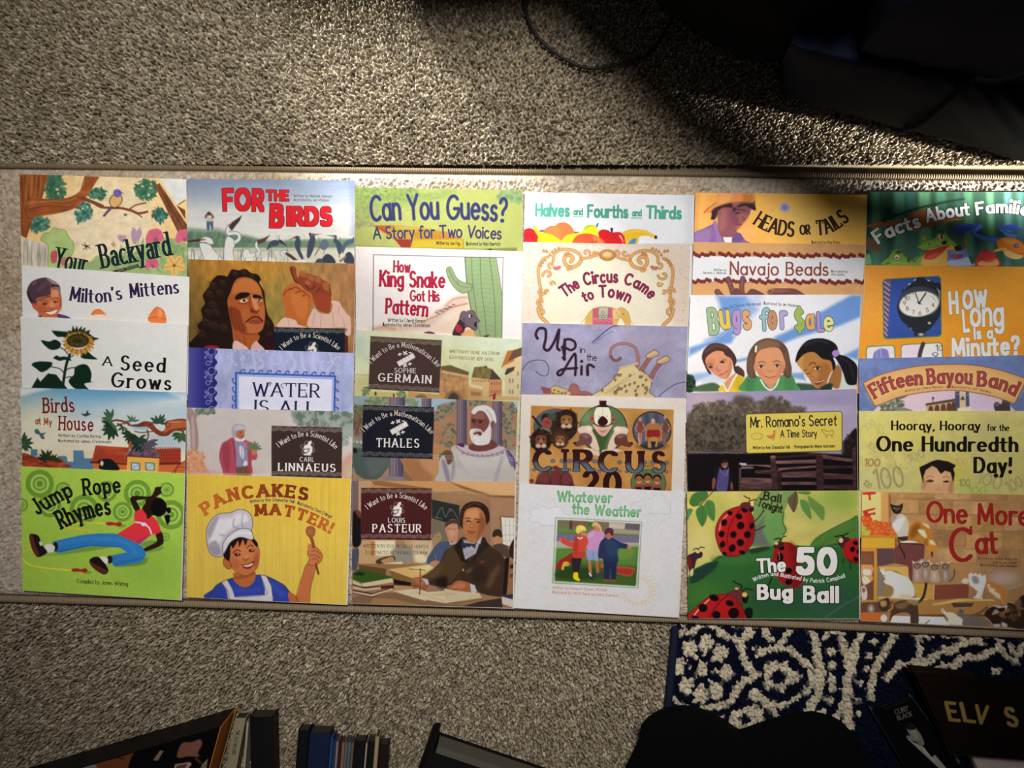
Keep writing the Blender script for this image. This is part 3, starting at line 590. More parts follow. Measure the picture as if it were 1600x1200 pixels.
# ================================================================ second column
@book('c2r1', '292.3 279.6 554.4 282 553 478 293 475', 0.85, .72, 'grey picture book with white egrets and dark herons under bold red lettering')
def _(s):
    s.v(280, 270, 5.714)
    s.bg('7b8aa4>97a0ae>c4c4c2>cfcdc8>cfcbc2>c4bfae>b4ae9a>a8a08a>a09880'); s.n(.025, 40, 6); s.p('1515 70 1570 70 1570 560 1530 560 1535 300', '66769a', .5, 12)
    s.b('75 520 160 505 240 515 330 510 450 540 600 560 700 590 780 610 900 620 1560 600 1565 670 70 680', '5c7660', 1, 8, (.12, 3, 8)); s.b('700 620 1560 590 1565 670 700 680', '6a8468', .8, 6); s.l('75 505 200 520 330 505 440 545', 30, '8a9888', .8, 8)
    s.p('70 670 1565 670 1565 690 70 690', 'c0bca6', 1, 4)
    rs = np.random.RandomState(2)
    for i in range(70): x = rs.uniform(75, 1560); s.l([[x, 640 - rs.uniform(20, 90)], [x + rs.uniform(-8, 8), 650]], 4, ('4a6450', '6c8468', '7a9078')[i % 3], .6, 1, 0)
    s.b('248 420 300 420 302 505 288 505 276 460 268 510 248 505', '4a6078'); s.p('250 400 300 400 298 435 250 435', 'b8b08c'); s.b('225 400 245 360 290 362 312 400 290 408 285 385 255 385 245 405', '7a5a58'); s.e(266, 362, 16, 16, '4a3c38')
    W, O = 'd2d0cb', '5c605c'
    s.b('110 775 60 700 130 720 180 770 180 800 90 800', W)
    for pts in ('180 640 200 625 270 640 310 690 360 740 400 800 240 800 210 740', '190 590 240 570 290 590 305 630 280 640 230 620 190 620', '405 640 430 570 480 590 500 630 480 700 490 800 400 800', '540 760 580 690 620 685 640 720 720 700 690 770 640 800 540 800'):
        s.b(pts, W); s.o(pts, 5, O, .8)
    s.p('80 605 190 588 235 592 190 610 80 620', '3c2e28'); s.p('185 592 240 590 235 602 190 608', 'a06a44')
    s.l('500 620 535 590 525 545 470 540 440 545 430 505 450 475', 34, O); s.l('500 620 535 590 525 545 470 540 440 545 432 505 450 478', 26, W); s.p('440 480 470 440 562 378 540 430 500 480 470 520', '4a3a34'); s.l('470 480 550 395', 8, '2a201c')
    s.l('690 750 715 700 690 660 690 630 710 615', 26, O); s.l('690 750 715 700 690 660 692 630 710 615', 20, W); s.p('695 600 740 590 815 552 760 620 700 640', '4e3e36')
    s.l('920 790 935 750 910 720 935 700 970 712', 26, O); s.l('920 790 935 750 912 720 935 702 970 712', 20, W); s.p('950 705 1000 730 1060 780 1020 780 950 730', '4a3a32'); s.b('720 790 780 755 850 770 870 800 720 800', W); s.b('1040 790 1090 775 1140 800 1040 810', W)
    D = '3e4658'
    s.b('780 690 810 620 850 600 890 610 880 650 830 660', D); s.l('830 650 880 630 900 605', 16, D); s.p('885 592 910 600 970 660 900 625', '2e3440'); s.l('825 650 828 750', 6, '6a6a6a', 1, 1, 0)
    s.b('1035 610 1060 570 1085 620 1080 680 1110 760 1090 770 1050 700 1032 650', D); s.b('1020 575 1060 562 1075 585 1040 590', D); s.p('955 612 1025 568 1040 585', '94805c')
    s.b('1165 590 1200 550 1215 600 1200 680 1165 755 1140 750 1145 660', D); s.p('1160 535 1215 545 1280 545 1200 562 1175 560', '6c5a4c'); s.l('1165 545 1175 575', 18, D)
    s.b('1245 660 1280 600 1320 600 1335 650 1300 690 1270 680', '5a6478'); s.l('1255 650 1240 690 1212 735', 12, '8a6a4c'); s.l('1295 680 1290 725', 6, '6a6a6a', 1, 1, 0)
    s.b('1375 600 1400 590 1450 640 1445 720 1420 720 1400 650', D); s.l('1385 605 1400 570 1380 565', 18, D); s.p('1305 555 1380 558 1400 572 1375 572', '6c5a4c'); s.l('1425 700 1430 755', 7, '5a5a5a', 1, 1, 0); s.b('1450 660 1500 600 1540 590 1560 570 1560 620 1500 650 1460 720', '4a5468')
    s.b('1275 800 1290 745 1330 725 1380 760 1390 810', '333a48'); s.b('1215 810 1235 770 1280 770 1290 810', '3c4454'); s.b('1470 790 1490 720 1530 710 1565 770 1565 810 1500 810', '333a4a'); s.p('1425 785 1495 735 1490 760 1440 800', '7a6450')
    for i in range(26): x = (130, 150, 380, 520, 560, 700, 760, 850, 960)[i % 9] + rs.uniform(-40, 40); s.l([[x, 800], [x + rs.uniform(-25, 25), 800 - rs.uniform(40, 130)]], 4, ('3e4c3c', '6c7860')[i % 2], .8)
    R = [(1.1, '3c2c34'), (.35, 'cc1f28')]
    s.t('FOR', '390 325 575 322 755 330', 165, R, a=.135, b=.11, p=7, jit=2, trk=.07); s.t('THE', '778 240 978 244', 78, R, a=.13, b=.11, p=7, trk=.06, jit=2)
    s.t('B', '805 470 935 474', 175, R, a=.15, b=.12, p=7); s.t('IRDS', '958 458 1365 462', 142, R, a=.14, b=.12, p=7, jit=2, trk=.07)
    s.t('Written by Michael Johnson', '1022 218 1365 220', 24, '4a505c', 'byline', a=.06, b=.06); s.t('Illustrated by Jim Madsen', '1022 252 1340 255', 24, '4a505c', 'byline', a=.06, b=.06)

def badge(s, box, col, top, line, name1, p1, name2, p2, kind, ic, wcol='c8bcb4'):
    """the dark title panel of the series: wavy rules, arched line, emblem, name"""
    B = nums(box); s.p(box, col, 1, .8)
    ex = (B[1] - B[0]); L = np.hypot(*ex); ux = ex / L; dn = (B[3] - B[0]) / np.hypot(*(B[3] - B[0])); Hh = np.hypot(*(B[3] - B[0]))
    for f in ((.035, .06, .085) if not line else (.035, .06, .085, .91, .935, .96)):
        t = np.linspace(0, 1, 49); P = B[0] + t[:, None] * ex + dn * (Hh * f) + dn[None] * (4 * np.sin(t * 44))[:, None]
        s.l(P, 3.2, wcol, .75, 1, 0)
    s.t(top[0], top[1], top[2], 'd6ccc6', 'badge', a=.058, b=.034, ser=.08, st=.025, alt=1)
    x, y, k = ic
    if kind == 'math':
        s.t('+x-', [[x - 66 * k, y - 22 * k], [x - 5 * k, y - 44 * k], [x + 50 * k, y - 42 * k]], 36 * k, 'dcd4d0', 'badge', a=.12, b=.12, p=6)
        c, n = math.cos(-.52), math.sin(-.52)
        s.p([[x + (u * c - w * n) * k, y + (u * n + w * c) * k] for u, w in ((-80, -20), (80, -20), (80, 25), (-80, 25))], 'e4dedc')
        for i in (-30, 0, 30): s.l([[x + (i * c - w * n) * k, y + (i * n + w * c) * k] for w in (-18, 2)], 4, 'b09c94', 1, 1, 0)
        s.t('x+', [[x - 24 * k, y + 66 * k], [x + 56 * k, y + 48 * k]], 36 * k, 'dcd4d0', 'badge', a=.12, b=.12, p=6)
    else:
        for r in (20, 80, 140):
            t = np.linspace(0, 6.283, 30); a = math.radians(r); u, w = 66 * k * np.cos(t), 24 * k * np.sin(t)
            s.l(np.stack([x + u * math.cos(a) - w * math.sin(a), y + u * math.sin(a) + w * math.cos(a)], 1), 3, wcol, .8, 1, 0)
        P = [[12, -62], [32, -68], [36, -55], [24, -30], [40, -10], [42, 25], [28, 48], [30, 60], [-35, 60], [-35, 48], [-8, 46], [-10, 38], [-34, 30], [-36, 18], [-20, 10], [-38, -2], [-30, -22], [-8, -30]]
        s.p([[x + a * k, y + b * k] for a, b in P], 'dcd6d2'); s.l([[x - 26 * k, y + 8 * k], [x + 18 * k, y + 2 * k]], 6 * k, col, 1, 1, 0); s.l([[x - 10 * k, y + 36 * k], [x + 8 * k, y + 22 * k], [x + 4 * k, y + 10 * k]], 7 * k, col)
    if name1: s.t(name1, p1[0], p1[1], 'd8d0cc', 'badge', a=.08, b=.045, ser=.1, st=.026, trk=.16)
    if name2: s.t(name2, p2[0], p2[1], 'e2dcda', 'title', a=.105, b=.05, ser=.12, st=.035, trk=.16)

@book('c2r2', '294 405 555.6 412 551 607 295 600', 0.939, .80, 'picture book with a long-haired man frowning beside raised hands on golden brown')
def _(s):
    s.v(280, 400, 5.714)
    s.bg('8a6a34|a8742e|b5853a|a5824a|a0724a'); s.e(880, 480, 220, 260, '8a7a3c', .8, 60); s.e(500, 80, 400, 90, 'c08432', .7, 40); s.e(100, 700, 160, 260, '5e4a24', .8, 70); s.e(1500, 150, 250, 200, 'a8744c', .6, 60); s.n(.1, 6, 14)
    H = '22140f'
    s.b('430 180 470 120 530 128 590 115 640 150 700 165 730 210 715 240 760 320 770 420 790 520 830 580 850 650 850 830 120 820 115 750 180 680 160 620 210 560 195 480 230 420 210 350 260 280 290 220 340 175 400 175', H)
    for x, y, r in ((300, 260, 40), (270, 340, 45), (300, 430, 45), (260, 500, 40), (330, 500, 40), (240, 590, 45), (310, 620, 50), (200, 690, 45), (400, 640, 45), (360, 330, 40), (390, 240, 35), (500, 160, 30), (580, 150, 28), (650, 180, 26), (790, 600, 30), (810, 700, 35)): s.e(x, y, r, r * .7, '3c241a', .55, 4, 40); s.l([[x - r * .6, y - r * .3], [x, y - r * .5], [x + r * .6, y - r * .1]], 5, '5a382a', .6)
    s.b('455 330 500 220 560 190 640 200 705 250 740 340 760 430 765 560 745 650 700 690 720 720 690 780 620 830 500 800 470 640 440 480 430 400', 'a8552a')
    s.b('490 260 560 200 650 210 715 270 735 340 660 330 560 320 480 340', 'c2733a', .8, 4); s.b('440 460 520 470 560 540 600 640 580 690 500 650 460 560', '74301a', .75, 5); s.b('640 360 665 350 705 440 715 490 690 500 660 440', 'd89060', .8, 2); s.b('600 600 660 610 740 600 745 650 690 690 620 680', 'b86a3a', .8, 3); s.b('560 480 620 470 630 560 590 620 560 560', 'b4622f', .7, 4); s.b('700 480 760 440 762 560 735 590 720 530', 'b8683c', .8, 3)
    s.b('500 365 540 330 610 325 630 345 600 370 540 385 505 390', '1c0f0b'); s.b('655 350 690 345 735 365 740 390 700 375 665 378', '1c0f0b'); s.b('540 400 580 380 615 395 590 412 550 415', 'd8b890'); s.e(580, 396, 14, 12, '2a1810'); s.b('690 395 715 380 745 395 720 408', 'd0b090'); s.e(715, 393, 12, 10, '2a1810'); s.l('530 420 580 428 620 412', 6, '6a2e18')
    s.b('630 490 650 470 680 490 715 480 700 510 660 510', '6a2a16', .9, 2); s.l('640 360 630 430 645 470', 10, '6a2e18', .7, 2); s.l('605 585 650 550 700 545 745 580', 14, '4a1a12'); s.b('620 590 680 565 740 585 720 605 660 605', '8a4030'); s.l('600 580 590 600', 6, '5a2414'); s.l('560 690 640 700 720 690', 10, '6a2c16', .7, 3); s.l('460 480 470 580 500 670', 8, '5a2214', .6, 3); s.l('510 700 560 790', 10, '7a3a1e', .7, 3); s.l('580 720 590 800', 8, '6a2e18', .7, 3)
    s.b('490 760 540 770 620 830 560 840 480 830', 'd8b4ac'); s.b('680 760 720 790 760 840 640 840', 'd0a8a4'); s.p('750 740 850 690 850 840 770 840', '2a0f14'); s.e(290, 820, 70, 22, '8a2434')
    s.b('915 350 950 280 1010 245 1060 255 1100 290 1150 320 1195 380 1180 440 1160 520 1140 600 1110 625 960 560 940 460', 'b8642c'); s.b('1000 340 1100 360 1150 420 1120 560 1040 520', 'c8763a', .7, 6)
    for p in ('985 300 1040 280 1080 300', '1040 330 1090 310 1125 330', '1100 360 1140 340 1165 370', '930 350 960 310 1000 290'): s.l(p, 8, '6a2c14', .9)
    s.b('1030 230 985 120 1000 95 1040 105 1055 190 1110 150 1180 170 1260 200 1330 250 1355 340 1350 460 1330 510 1240 480 1200 400 1180 340 1120 300 1080 260', '8a3e24'); s.b('1200 380 1300 330 1350 380 1330 500 1240 470', '9a4028', .8, 5)
    for x, y, r, t in ((1110, 165, 45, 20), (1180, 200, 42, 30), (1240, 215, 40, 50), (1310, 270, 50, 60), (1150, 240, 36, 30)): s.e(x, y, r, r * .6, 'a86038', .85, 2, t); s.ring(x, y, r * .8, 5, '4a1c10', .4)
    s.l('1000 100 1020 200 1060 240', 7, '4a1c10'); s.l('1210 270 1180 300', 8, '3c140c', .8); s.l('1130 260 1160 300', 8, '3c140c', .8); s.l('1255 290 1230 320', 8, '3c140c', .8); s.l('1340 250 1358 350', 6, '3c140c', .8)
    s.b('885 640 900 580 950 550 1040 575 1060 610 1130 640', 'd8b4a4'); s.l('970 560 980 630', 5, 'a07c70', .7); s.b('1160 640 1180 500 1210 470 1260 510 1340 515 1370 450 1360 400 1430 410 1450 450 1500 520 1530 560 1530 700 1480 700 1480 640', 'd6b0a2')
    for p in ('1270 520 1260 630', '1370 500 1380 630', '1430 450 1420 520', '1460 560 1480 640', '1210 500 1190 620'): s.l(p, 7, 'a88478', .7)
    s.p('1480 700 1505 720 1510 860 1480 860', '5a1c20')
    badge(s, '850 635 1480 648 1480 1080 850 1070', '121c28', ('I Want to Be a Scientist Like', '922 838 1160 725 1420 842', 44), 0, None, None, None, None, 'sci', (1185, 835, 1))

@book('c2r3', '294.4 543 553 551.5 549 745 294 737', 0.807, .58, 'lavender blue picture book with bubbles on a navy edge and a wave-framed white panel')
def _(s):
    s.v(280, 530, 5.218)
    s.bg('9ca0c8>9aa0c8>a4a8ce'); s.n(.06, 25, 40); s.n(.05, 8, 20, 9)
    rs = np.random.RandomState(8)
    for x in (400, 520, 600, 660, 880, 925, 1010, 1100, 1230): s.l([[x + rs.uniform(-30, 30), y] for y in (80, 140, 200, 260)], rs.uniform(8, 22), 'c4c8e0', .5, 6)
    s.leaves(600, 160, 250, 80, 50, 7, 'bcc0dc ccd0e6', 3, 1, .6); s.leaves(1260, 200, 120, 90, 30, 7, 'bcc0dc ccd0e6', 4, 1, .6)
    P = [[70, 60], [300, 70]] + [[300 + 12 * math.sin(y * .075), y] for y in range(80, 720, 12)] + [[70, 720]]
    s.p(P, '50509a|30307c|22226a')
    for k in range(4):
        for x, y, r in ((265, 100, 30), (235, 195, 17), (258, 150, 12), (230, 128, 9), (262, 180, 7), (218, 108, 8), (214, 150, 8)): s.ring(x, y + 160 * k, r, 4, 'b8b8dc', .9)
    s.p('455 268 1278 296 1270 720 455 720', '2c54a4'); s.p('470 282 1264 308 1258 720 468 720', '7c90c8'); s.p('486 300 1248 326 1240 720 484 720', 'd0cfe2')
    s.l('478 292 1256 318', 3, 'c0cbe8', 1, 1, 0); s.l('478 292 476 720', 3, 'c0cbe8', 1, 1, 0); s.l('1256 318 1250 720', 3, 'c0cbe8', 1, 1, 0)
    for i in range(11): x, y = 500 + i * 72.5, 268 + i * 2.5; s.l([[x, y], [x + 14, y - 18], [x + 34, y - 18], [x + 32, y - 6]], 8, '1c3c90')
    for i in range(5): y = 340 + i * 72; s.l([[455, y + 25], [440, y + 10], [432, y - 15], [444, y - 18]], 8, '1c3c90'); s.l([[1275, y - 5], [1292, y + 4], [1298, y + 12], [1288, y + 16]], 8, '1c3c90')
    N = [(.25, '24264a')]
    s.t('WATER', '600 462 1150 474', 108, N, a=.045, b=.02, ser=.1, st=.02, trk=.12); s.t('IS ALL', '615 605 1120 620', 108, N, a=.045, b=.02, ser=.1, st=.02, trk=.14)
    s.l('735 380 750 355 720 360 715 385', 6, '24264a'); s.l('850 400 830 380 850 362 900 362', 5, '24264a'); s.l('1000 470 1035 460 1030 430', 5, '24264a')
    for x in (650, 665, 790, 805, 890, 975, 1085): s.l([[x, 375], [x + (24 if x in (650, 665, 790, 805) else 0), 462]], 2.5, 'a8acd0', 1, 1, 0)

@book('c2r4', '291.5 637 552 643 546 836 292 830', 0.756, .58, 'pale picture book with a man in a pink coat holding a sprig')
def _(s):
    s.v(280, 530, 5.218)
    s.bg('bcb4ae>beb5b0>c2b4ae>c4b2a8'); s.n(.02, 20, 20)
    s.b('70 560 110 575 130 600 160 565 150 620 140 660 155 760 150 900 100 910 85 700 65 640', '96807c', 1, 2); s.b('100 640 120 660 130 880 108 880', 'b8a49c', .8, 4); s.leaves(210, 585, 80, 22, 40, 22, '6c7c6c 8a9684 586a5c', 3, .6)
    s.b('915 595 960 585 1420 600 1425 690 1300 720 1180 710 1050 690 960 680 925 640', '78867c', 1, 6); s.leaves(1180, 650, 240, 60, 130, 34, '62726a 8a9688 56665e 9aa496', 5, .6, .7)
    for p in ('1130 600 1150 715', '1060 640 1090 715', '1230 620 1200 715'): s.l(p, 14, 'a4968e', .8, 3)
    s.b('1330 720 1420 690 1425 790 1370 800 1360 850 1330 870', '8c9a90', .9, 4); s.leaves(1350, 830, 30, 40, 14, 16, '6c8078 90a098', 8); s.b('1330 1000 1425 930 1425 1130 1330 1130', 'c4917c', .8, 8); s.b('1345 1080 1425 1000 1400 1130', 'b8b088', .7, 4)
    s.b('60 930 110 905 160 920 190 990 210 1040 250 1110 60 1110', 'c58c6c', 1, 4); s.leaves(130, 1000, 90, 90, 70, 20, 'd0946c b87c5c d8a484', 9, .7, .7); s.p('70 1060 350 1085 350 1120 60 1120', 'c08a84', .6, 8)
    s.b('325 950 350 850 390 825 440 800 540 820 580 850 605 900 635 930 630 980 590 995 585 1110 380 1110 350 1060', 'a84858'); s.b('360 1000 350 880 400 840 420 900 400 1090', '8c3848', .7, 4); s.l('440 830 455 950 470 1090', 6, '6a2434', .8); s.l('560 850 575 950 570 1100', 6, '7a2c3c', .8); s.e(545, 880, 20, 50, 'c06a74', .7, 4)
    s.b('455 820 520 830 550 900 555 1040 470 1050 465 920', '8880a0'); s.b('490 880 515 870 530 930 520 980 495 940', 'c8c4d0'); s.b('535 990 555 1000 550 1040 520 1030', 'c8c4d0'); s.p('470 1045 560 1030 575 1110 468 1110', '6c4c38'); s.l('510 850 515 1040', 4, '5c5878', .8)
    s.b('445 800 460 780 530 800 525 830 470 830', 'd4ccd0'); s.b('430 780 425 730 450 695 500 690 540 710 535 760 480 800 440 805', '9c98a8'); s.b('465 790 475 745 520 735 530 760 528 800 500 815', 'a86448'); s.e(500, 760, 6, 4, '3c2420'); s.l('505 795 525 795', 4, '6a3028'); s.b('440 720 490 700 535 715 520 735 470 745', 'b4b0bc', .9, 2)
    s.b('590 930 600 890 630 890 635 930 610 945', 'b07458'); s.frond(612, 895, -90, 8, 70, '5e7454', 3, 170); s.l('612 830 612 900', 4, '4a5c40')
    s.l('60 1090 740 1100', 3, 'd8d4cc', .7, 1, 0); s.l('60 1100 740 1110', 3, 'd8d4cc', .7, 1, 0)
    badge(s, '752 706 1330 720 1325 1135 752 1115', '3a2b28', ('I Want to Be a Scientist Like', '815 882 1050 790 1275 898', 42), 1, 'CARL', ('982 996 1103 998', 34), 'LINNAEUS', ('805 1070 1280 1080', 60), 'sci', (1048, 890, .93))

@book('c2r5', '292.5 740.5 548.3 748 540.6 944.6 291.6 933', 0.634, 1, 'yellow picture book with a smiling child cook raising a wooden spoon')
def _(s):
    s.v(280, 730, 5.218)
    s.bg('c9a93f>ccae48>c8ac48'); s.n(.025, 6, 60)
    for i in range(24): x = 80 + i * 57; s.l([[x, 60], [x - 8, 1130]], 3, 'a98c36', .5, 1, 0)
    K = '33261c'
    s.b('235 1075 280 990 330 945 450 900 620 880 700 885 800 930 880 990 910 1100', '2c3c90'); s.o('235 1075 280 990 330 945 450 900 620 880 700 885 800 930 880 990 910 1130 600 1140 235 1120', 5, K)
    s.l('400 1000 560 1010 640 1000', 40, '3c50ac', .5, 10); s.l('760 960 840 1040', 40, '3c50ac', .6, 10)
    s.b('440 880 450 860 610 850 615 920 570 970 510 975 450 930', 'a85c34'); s.l('460 900 540 890 610 860', 20, '7a3c20', .6, 6)
    s.b('365 740 400 660 480 600 590 590 640 640 655 700 640 800 600 860 530 885 460 850 420 800', 'b5683c'); s.o('365 740 400 660 480 600 590 590 640 640 655 700 640 800 600 860 530 885 450 845 420 800', 4, '5a3018', .8)
    s.b('358 770 375 740 410 765 425 820 395 830 365 800', 'a85c34'); s.o('358 770 375 740 410 765 425 820 395 830 365 800', 4, K, .8); s.e(540, 700, 70, 60, 'c47a4a', .5, 8); s.e(450, 790, 40, 40, '9c4e2c', .5, 8); s.e(630, 760, 20, 60, '8a4626', .6, 5)
    s.b('365 730 360 670 420 590 500 565 590 570 640 620 630 650 590 600 560 590 540 640 520 590 490 650 480 600 440 660 420 640 410 760', '17120f')
    s.l('440 700 470 675 500 685', 7, K); s.l('550 660 580 635 600 645', 7, K); s.e(475, 712, 26, 13, '2a1a14'); s.e(590, 680, 24, 13, '2a1a14'); s.e(480, 708, 6, 5, 'd8c0a0'); s.e(595, 677, 6, 5, 'd8c0a0'); s.l('520 745 540 760 570 740', 7, '6a3018'); s.e(555, 730, 20, 14, 'c8805a', .7, 3)
    s.b('515 800 560 795 610 770 605 800 570 830 530 825', '7a2c20'); s.b('520 800 560 798 600 782 590 800 550 812', 'dcd0c4'); s.l('510 795 560 792 612 765', 5, K)
    s.b('355 720 270 720 230 640 222 520 260 430 330 380 420 370 480 345 550 355 590 400 600 470 590 510 600 580 480 560 400 610', 'b0aab4'); s.o('355 720 270 720 230 640 222 520 260 430 330 380 420 370 480 345 550 355 590 400 600 470 590 510 600 590 480 570 400 610', 5, '4a4450')
    s.b('270 480 340 420 430 410 470 380 540 380 560 440 470 470 380 540 340 600 290 660 250 620', 'cfcbd0', .9, 8); s.b('240 640 300 600 340 700 280 715', '7c7684', .7, 5); s.b('230 520 270 440 320 400 290 500 250 580', '86808e', .7, 5); s.l('450 420 440 480 480 500', 10, '7c7684', .7, 3); s.l('520 380 510 440 520 490', 10, '8c8692', .7, 3); s.l('330 550 370 560', 12, '8c8692', .7, 3)
    s.b('355 700 360 620 410 550 490 505 580 510 600 590 500 570 420 610 375 680', 'c2bec4'); s.o('355 700 360 620 410 550 490 505 580 510 600 590 500 570 420 610 375 690', 5, '4a4450'); s.l('400 600 480 540 580 540', 14, 'dcdadc', .6, 5)
    s.p('345 940 390 920 430 990 460 1080 400 1080 385 1000', 'b8b4bc'); s.p('665 880 710 890 750 970 765 1095 695 1090 700 1000', 'bcb8c0'); s.p('410 1085 470 1055 700 1040 765 1050 765 1110 410 1095', 'b8b4bc'); s.l('350 945 395 1010 410 1085', 4, '4a4450'); s.l('665 885 700 980 700 1040 470 1060', 4, '4a4450'); s.l('715 890 755 980 765 1100', 4, '4a4450')
    s.b('955 1050 1000 900 1040 790 1115 790 1100 870 1070 1000 1055 1120 970 1120 890 1040 930 1030', 'b0653c'); s.o('955 1050 1000 900 1040 790 1115 790 1100 870 1070 1000 1055 1140 970 1140', 4, K, .7); s.b('890 1020 950 1050 975 1110 905 1100', 'a85c34'); s.l('950 1050 975 1110', 4, K)
    s.b('1045 700 1070 640 1120 655 1165 710 1160 760 1110 800 1050 790 1060 740', 'b56a40'); s.o('1045 700 1070 640 1120 655 1165 710 1160 760 1110 800 1050 790 1060 740', 4, K, .8)
    for p in ('1065 690 1110 680 1150 710', '1070 720 1110 715 1145 740', '1080 750 1110 745 1135 765'): s.l(p, 4, '5a2c18')
    s.b('1048 640 1062 622 1085 640 1075 690 1055 680', 'b87048'); s.l('1070 560 1090 620 1095 650', 26, '7c482c'); s.b('1030 520 1045 485 1080 480 1110 505 1105 550 1075 580 1045 560', '8a5230'); s.e(1068, 522, 26, 28, '9c623c', .8, 4); s.l('1115 790 1135 870', 18, '6a3c24')
    s.t('PANCAKES', '212 390 400 280 620 243 830 236 1055 268', 90, [(.3, 'b5642c|9a4a20|7c381a|6a2c16')], a=.12, b=.085, p=6, ser=.15, st=.085, trk=.12)
    s.t('MATTER!', '620 392 830 388 1030 440 1240 540', 80, [(.3, '7c381a|984a22|b5642c')], a=.12, b=.085, p=6, ser=.15, st=.085, trk=.12)
    s.t('Written by Amy Schumacher Hall - Illustrated by Doris Ettlinger', '575 293 740 277 960 300 1245 418', 26, '3a3c50', 'byline', a=.07, b=.07)
# ================================================================ third column
@book('c3r1', '554 292.7 816.4 296.7 815 492 556 488', 2.299, .55, 'lime green picture book with a yellow and orange wedge behind dark blue hand lettering')
def _(s):
    s.v(540, 280, 5.517)
    s.bg('d5dc78>dbe07c>d6de80>c6d878'); s.n(.02, 10, 10)
    s.b('70 60 900 80 880 160 700 190 560 230 330 260 250 330 80 330', 'b3cc6c', .9, 14); s.leaves(450, 120, 380, 60, 150, 26, '9cb860 c4d87c b0c468 8ea858', 2, .5, .6); s.leaves(180, 270, 110, 120, 70, 26, 'b8c478 a0b060 c8c880', 3, .5, .6); s.e(720, 90, 80, 26, 'd8e090', .8, 10)
    s.leaves(1440, 150, 130, 60, 90, 24, '9cc080 b4d488 88b078', 4, .5, .6); s.l('520 270 650 240 740 170 850 150', 8, 'a8b070', .6, 3); s.leaves(150, 390, 90, 30, 30, 22, 'c0c890 b0b078', 6, .4, .6)
    s.p('225 400 400 395 640 410 860 450 1015 520 1015 610 490 610 440 540', 'e6b83c'); s.p('225 400 420 398 340 440', 'd8703c'); s.p('260 410 400 500 440 535 490 600 550 600 580 520 420 515 340 440', 'cc4c34'); s.p('420 515 580 520 555 600 490 600 440 540', 'b83c2c', .8); s.b('430 420 560 405 640 420 560 430', 'ecd070', .8, 3); s.p('560 460 870 450 1015 520 640 520', 'e09c34', .8, 3); s.p('580 525 1010 520 1010 610 560 610', 'f0d23c', 1, 2); s.l('1015 520 1015 610', 3, '8a5a2c', 1, 1, 0); s.l('960 605 990 560', 6, 'c87830', .8)
    s.p('80 570 560 590 1480 600 1480 590 1470 640 80 600', '9aa858', .8, 3); s.p('1200 600 1475 588 1475 625 1200 625', '98a060', .9, 2); s.e(1245, 608, 18, 10, '4a4a40')
    N = [(.7, '8c90a8'), (0, '3d4370')]
    s.t('Can You', '215 352 520 345 805 335', 205, N, a=.058, b=.058, jit=4, bob=.02); s.t('Guess?', '870 335 1130 345 1385 362', 195, N, a=.058, b=.058, jit=4, bob=.03)
    s.t('A Story for Two Voices', '238 512 650 505 1000 500 1340 515', 100, [(.4, '9a94a0'), (0, '4a4468')], a=.06, b=.06, jit=4)
    s.t('Written by Sue Fay', '780 563 985 567', 30, '5a4630', 'byline', a=.06, b=.06); s.t('Illustrated by Nate Baertsch', '1040 570 1335 572', 30, '4e4c3c', 'byline', a=.06, b=.06)

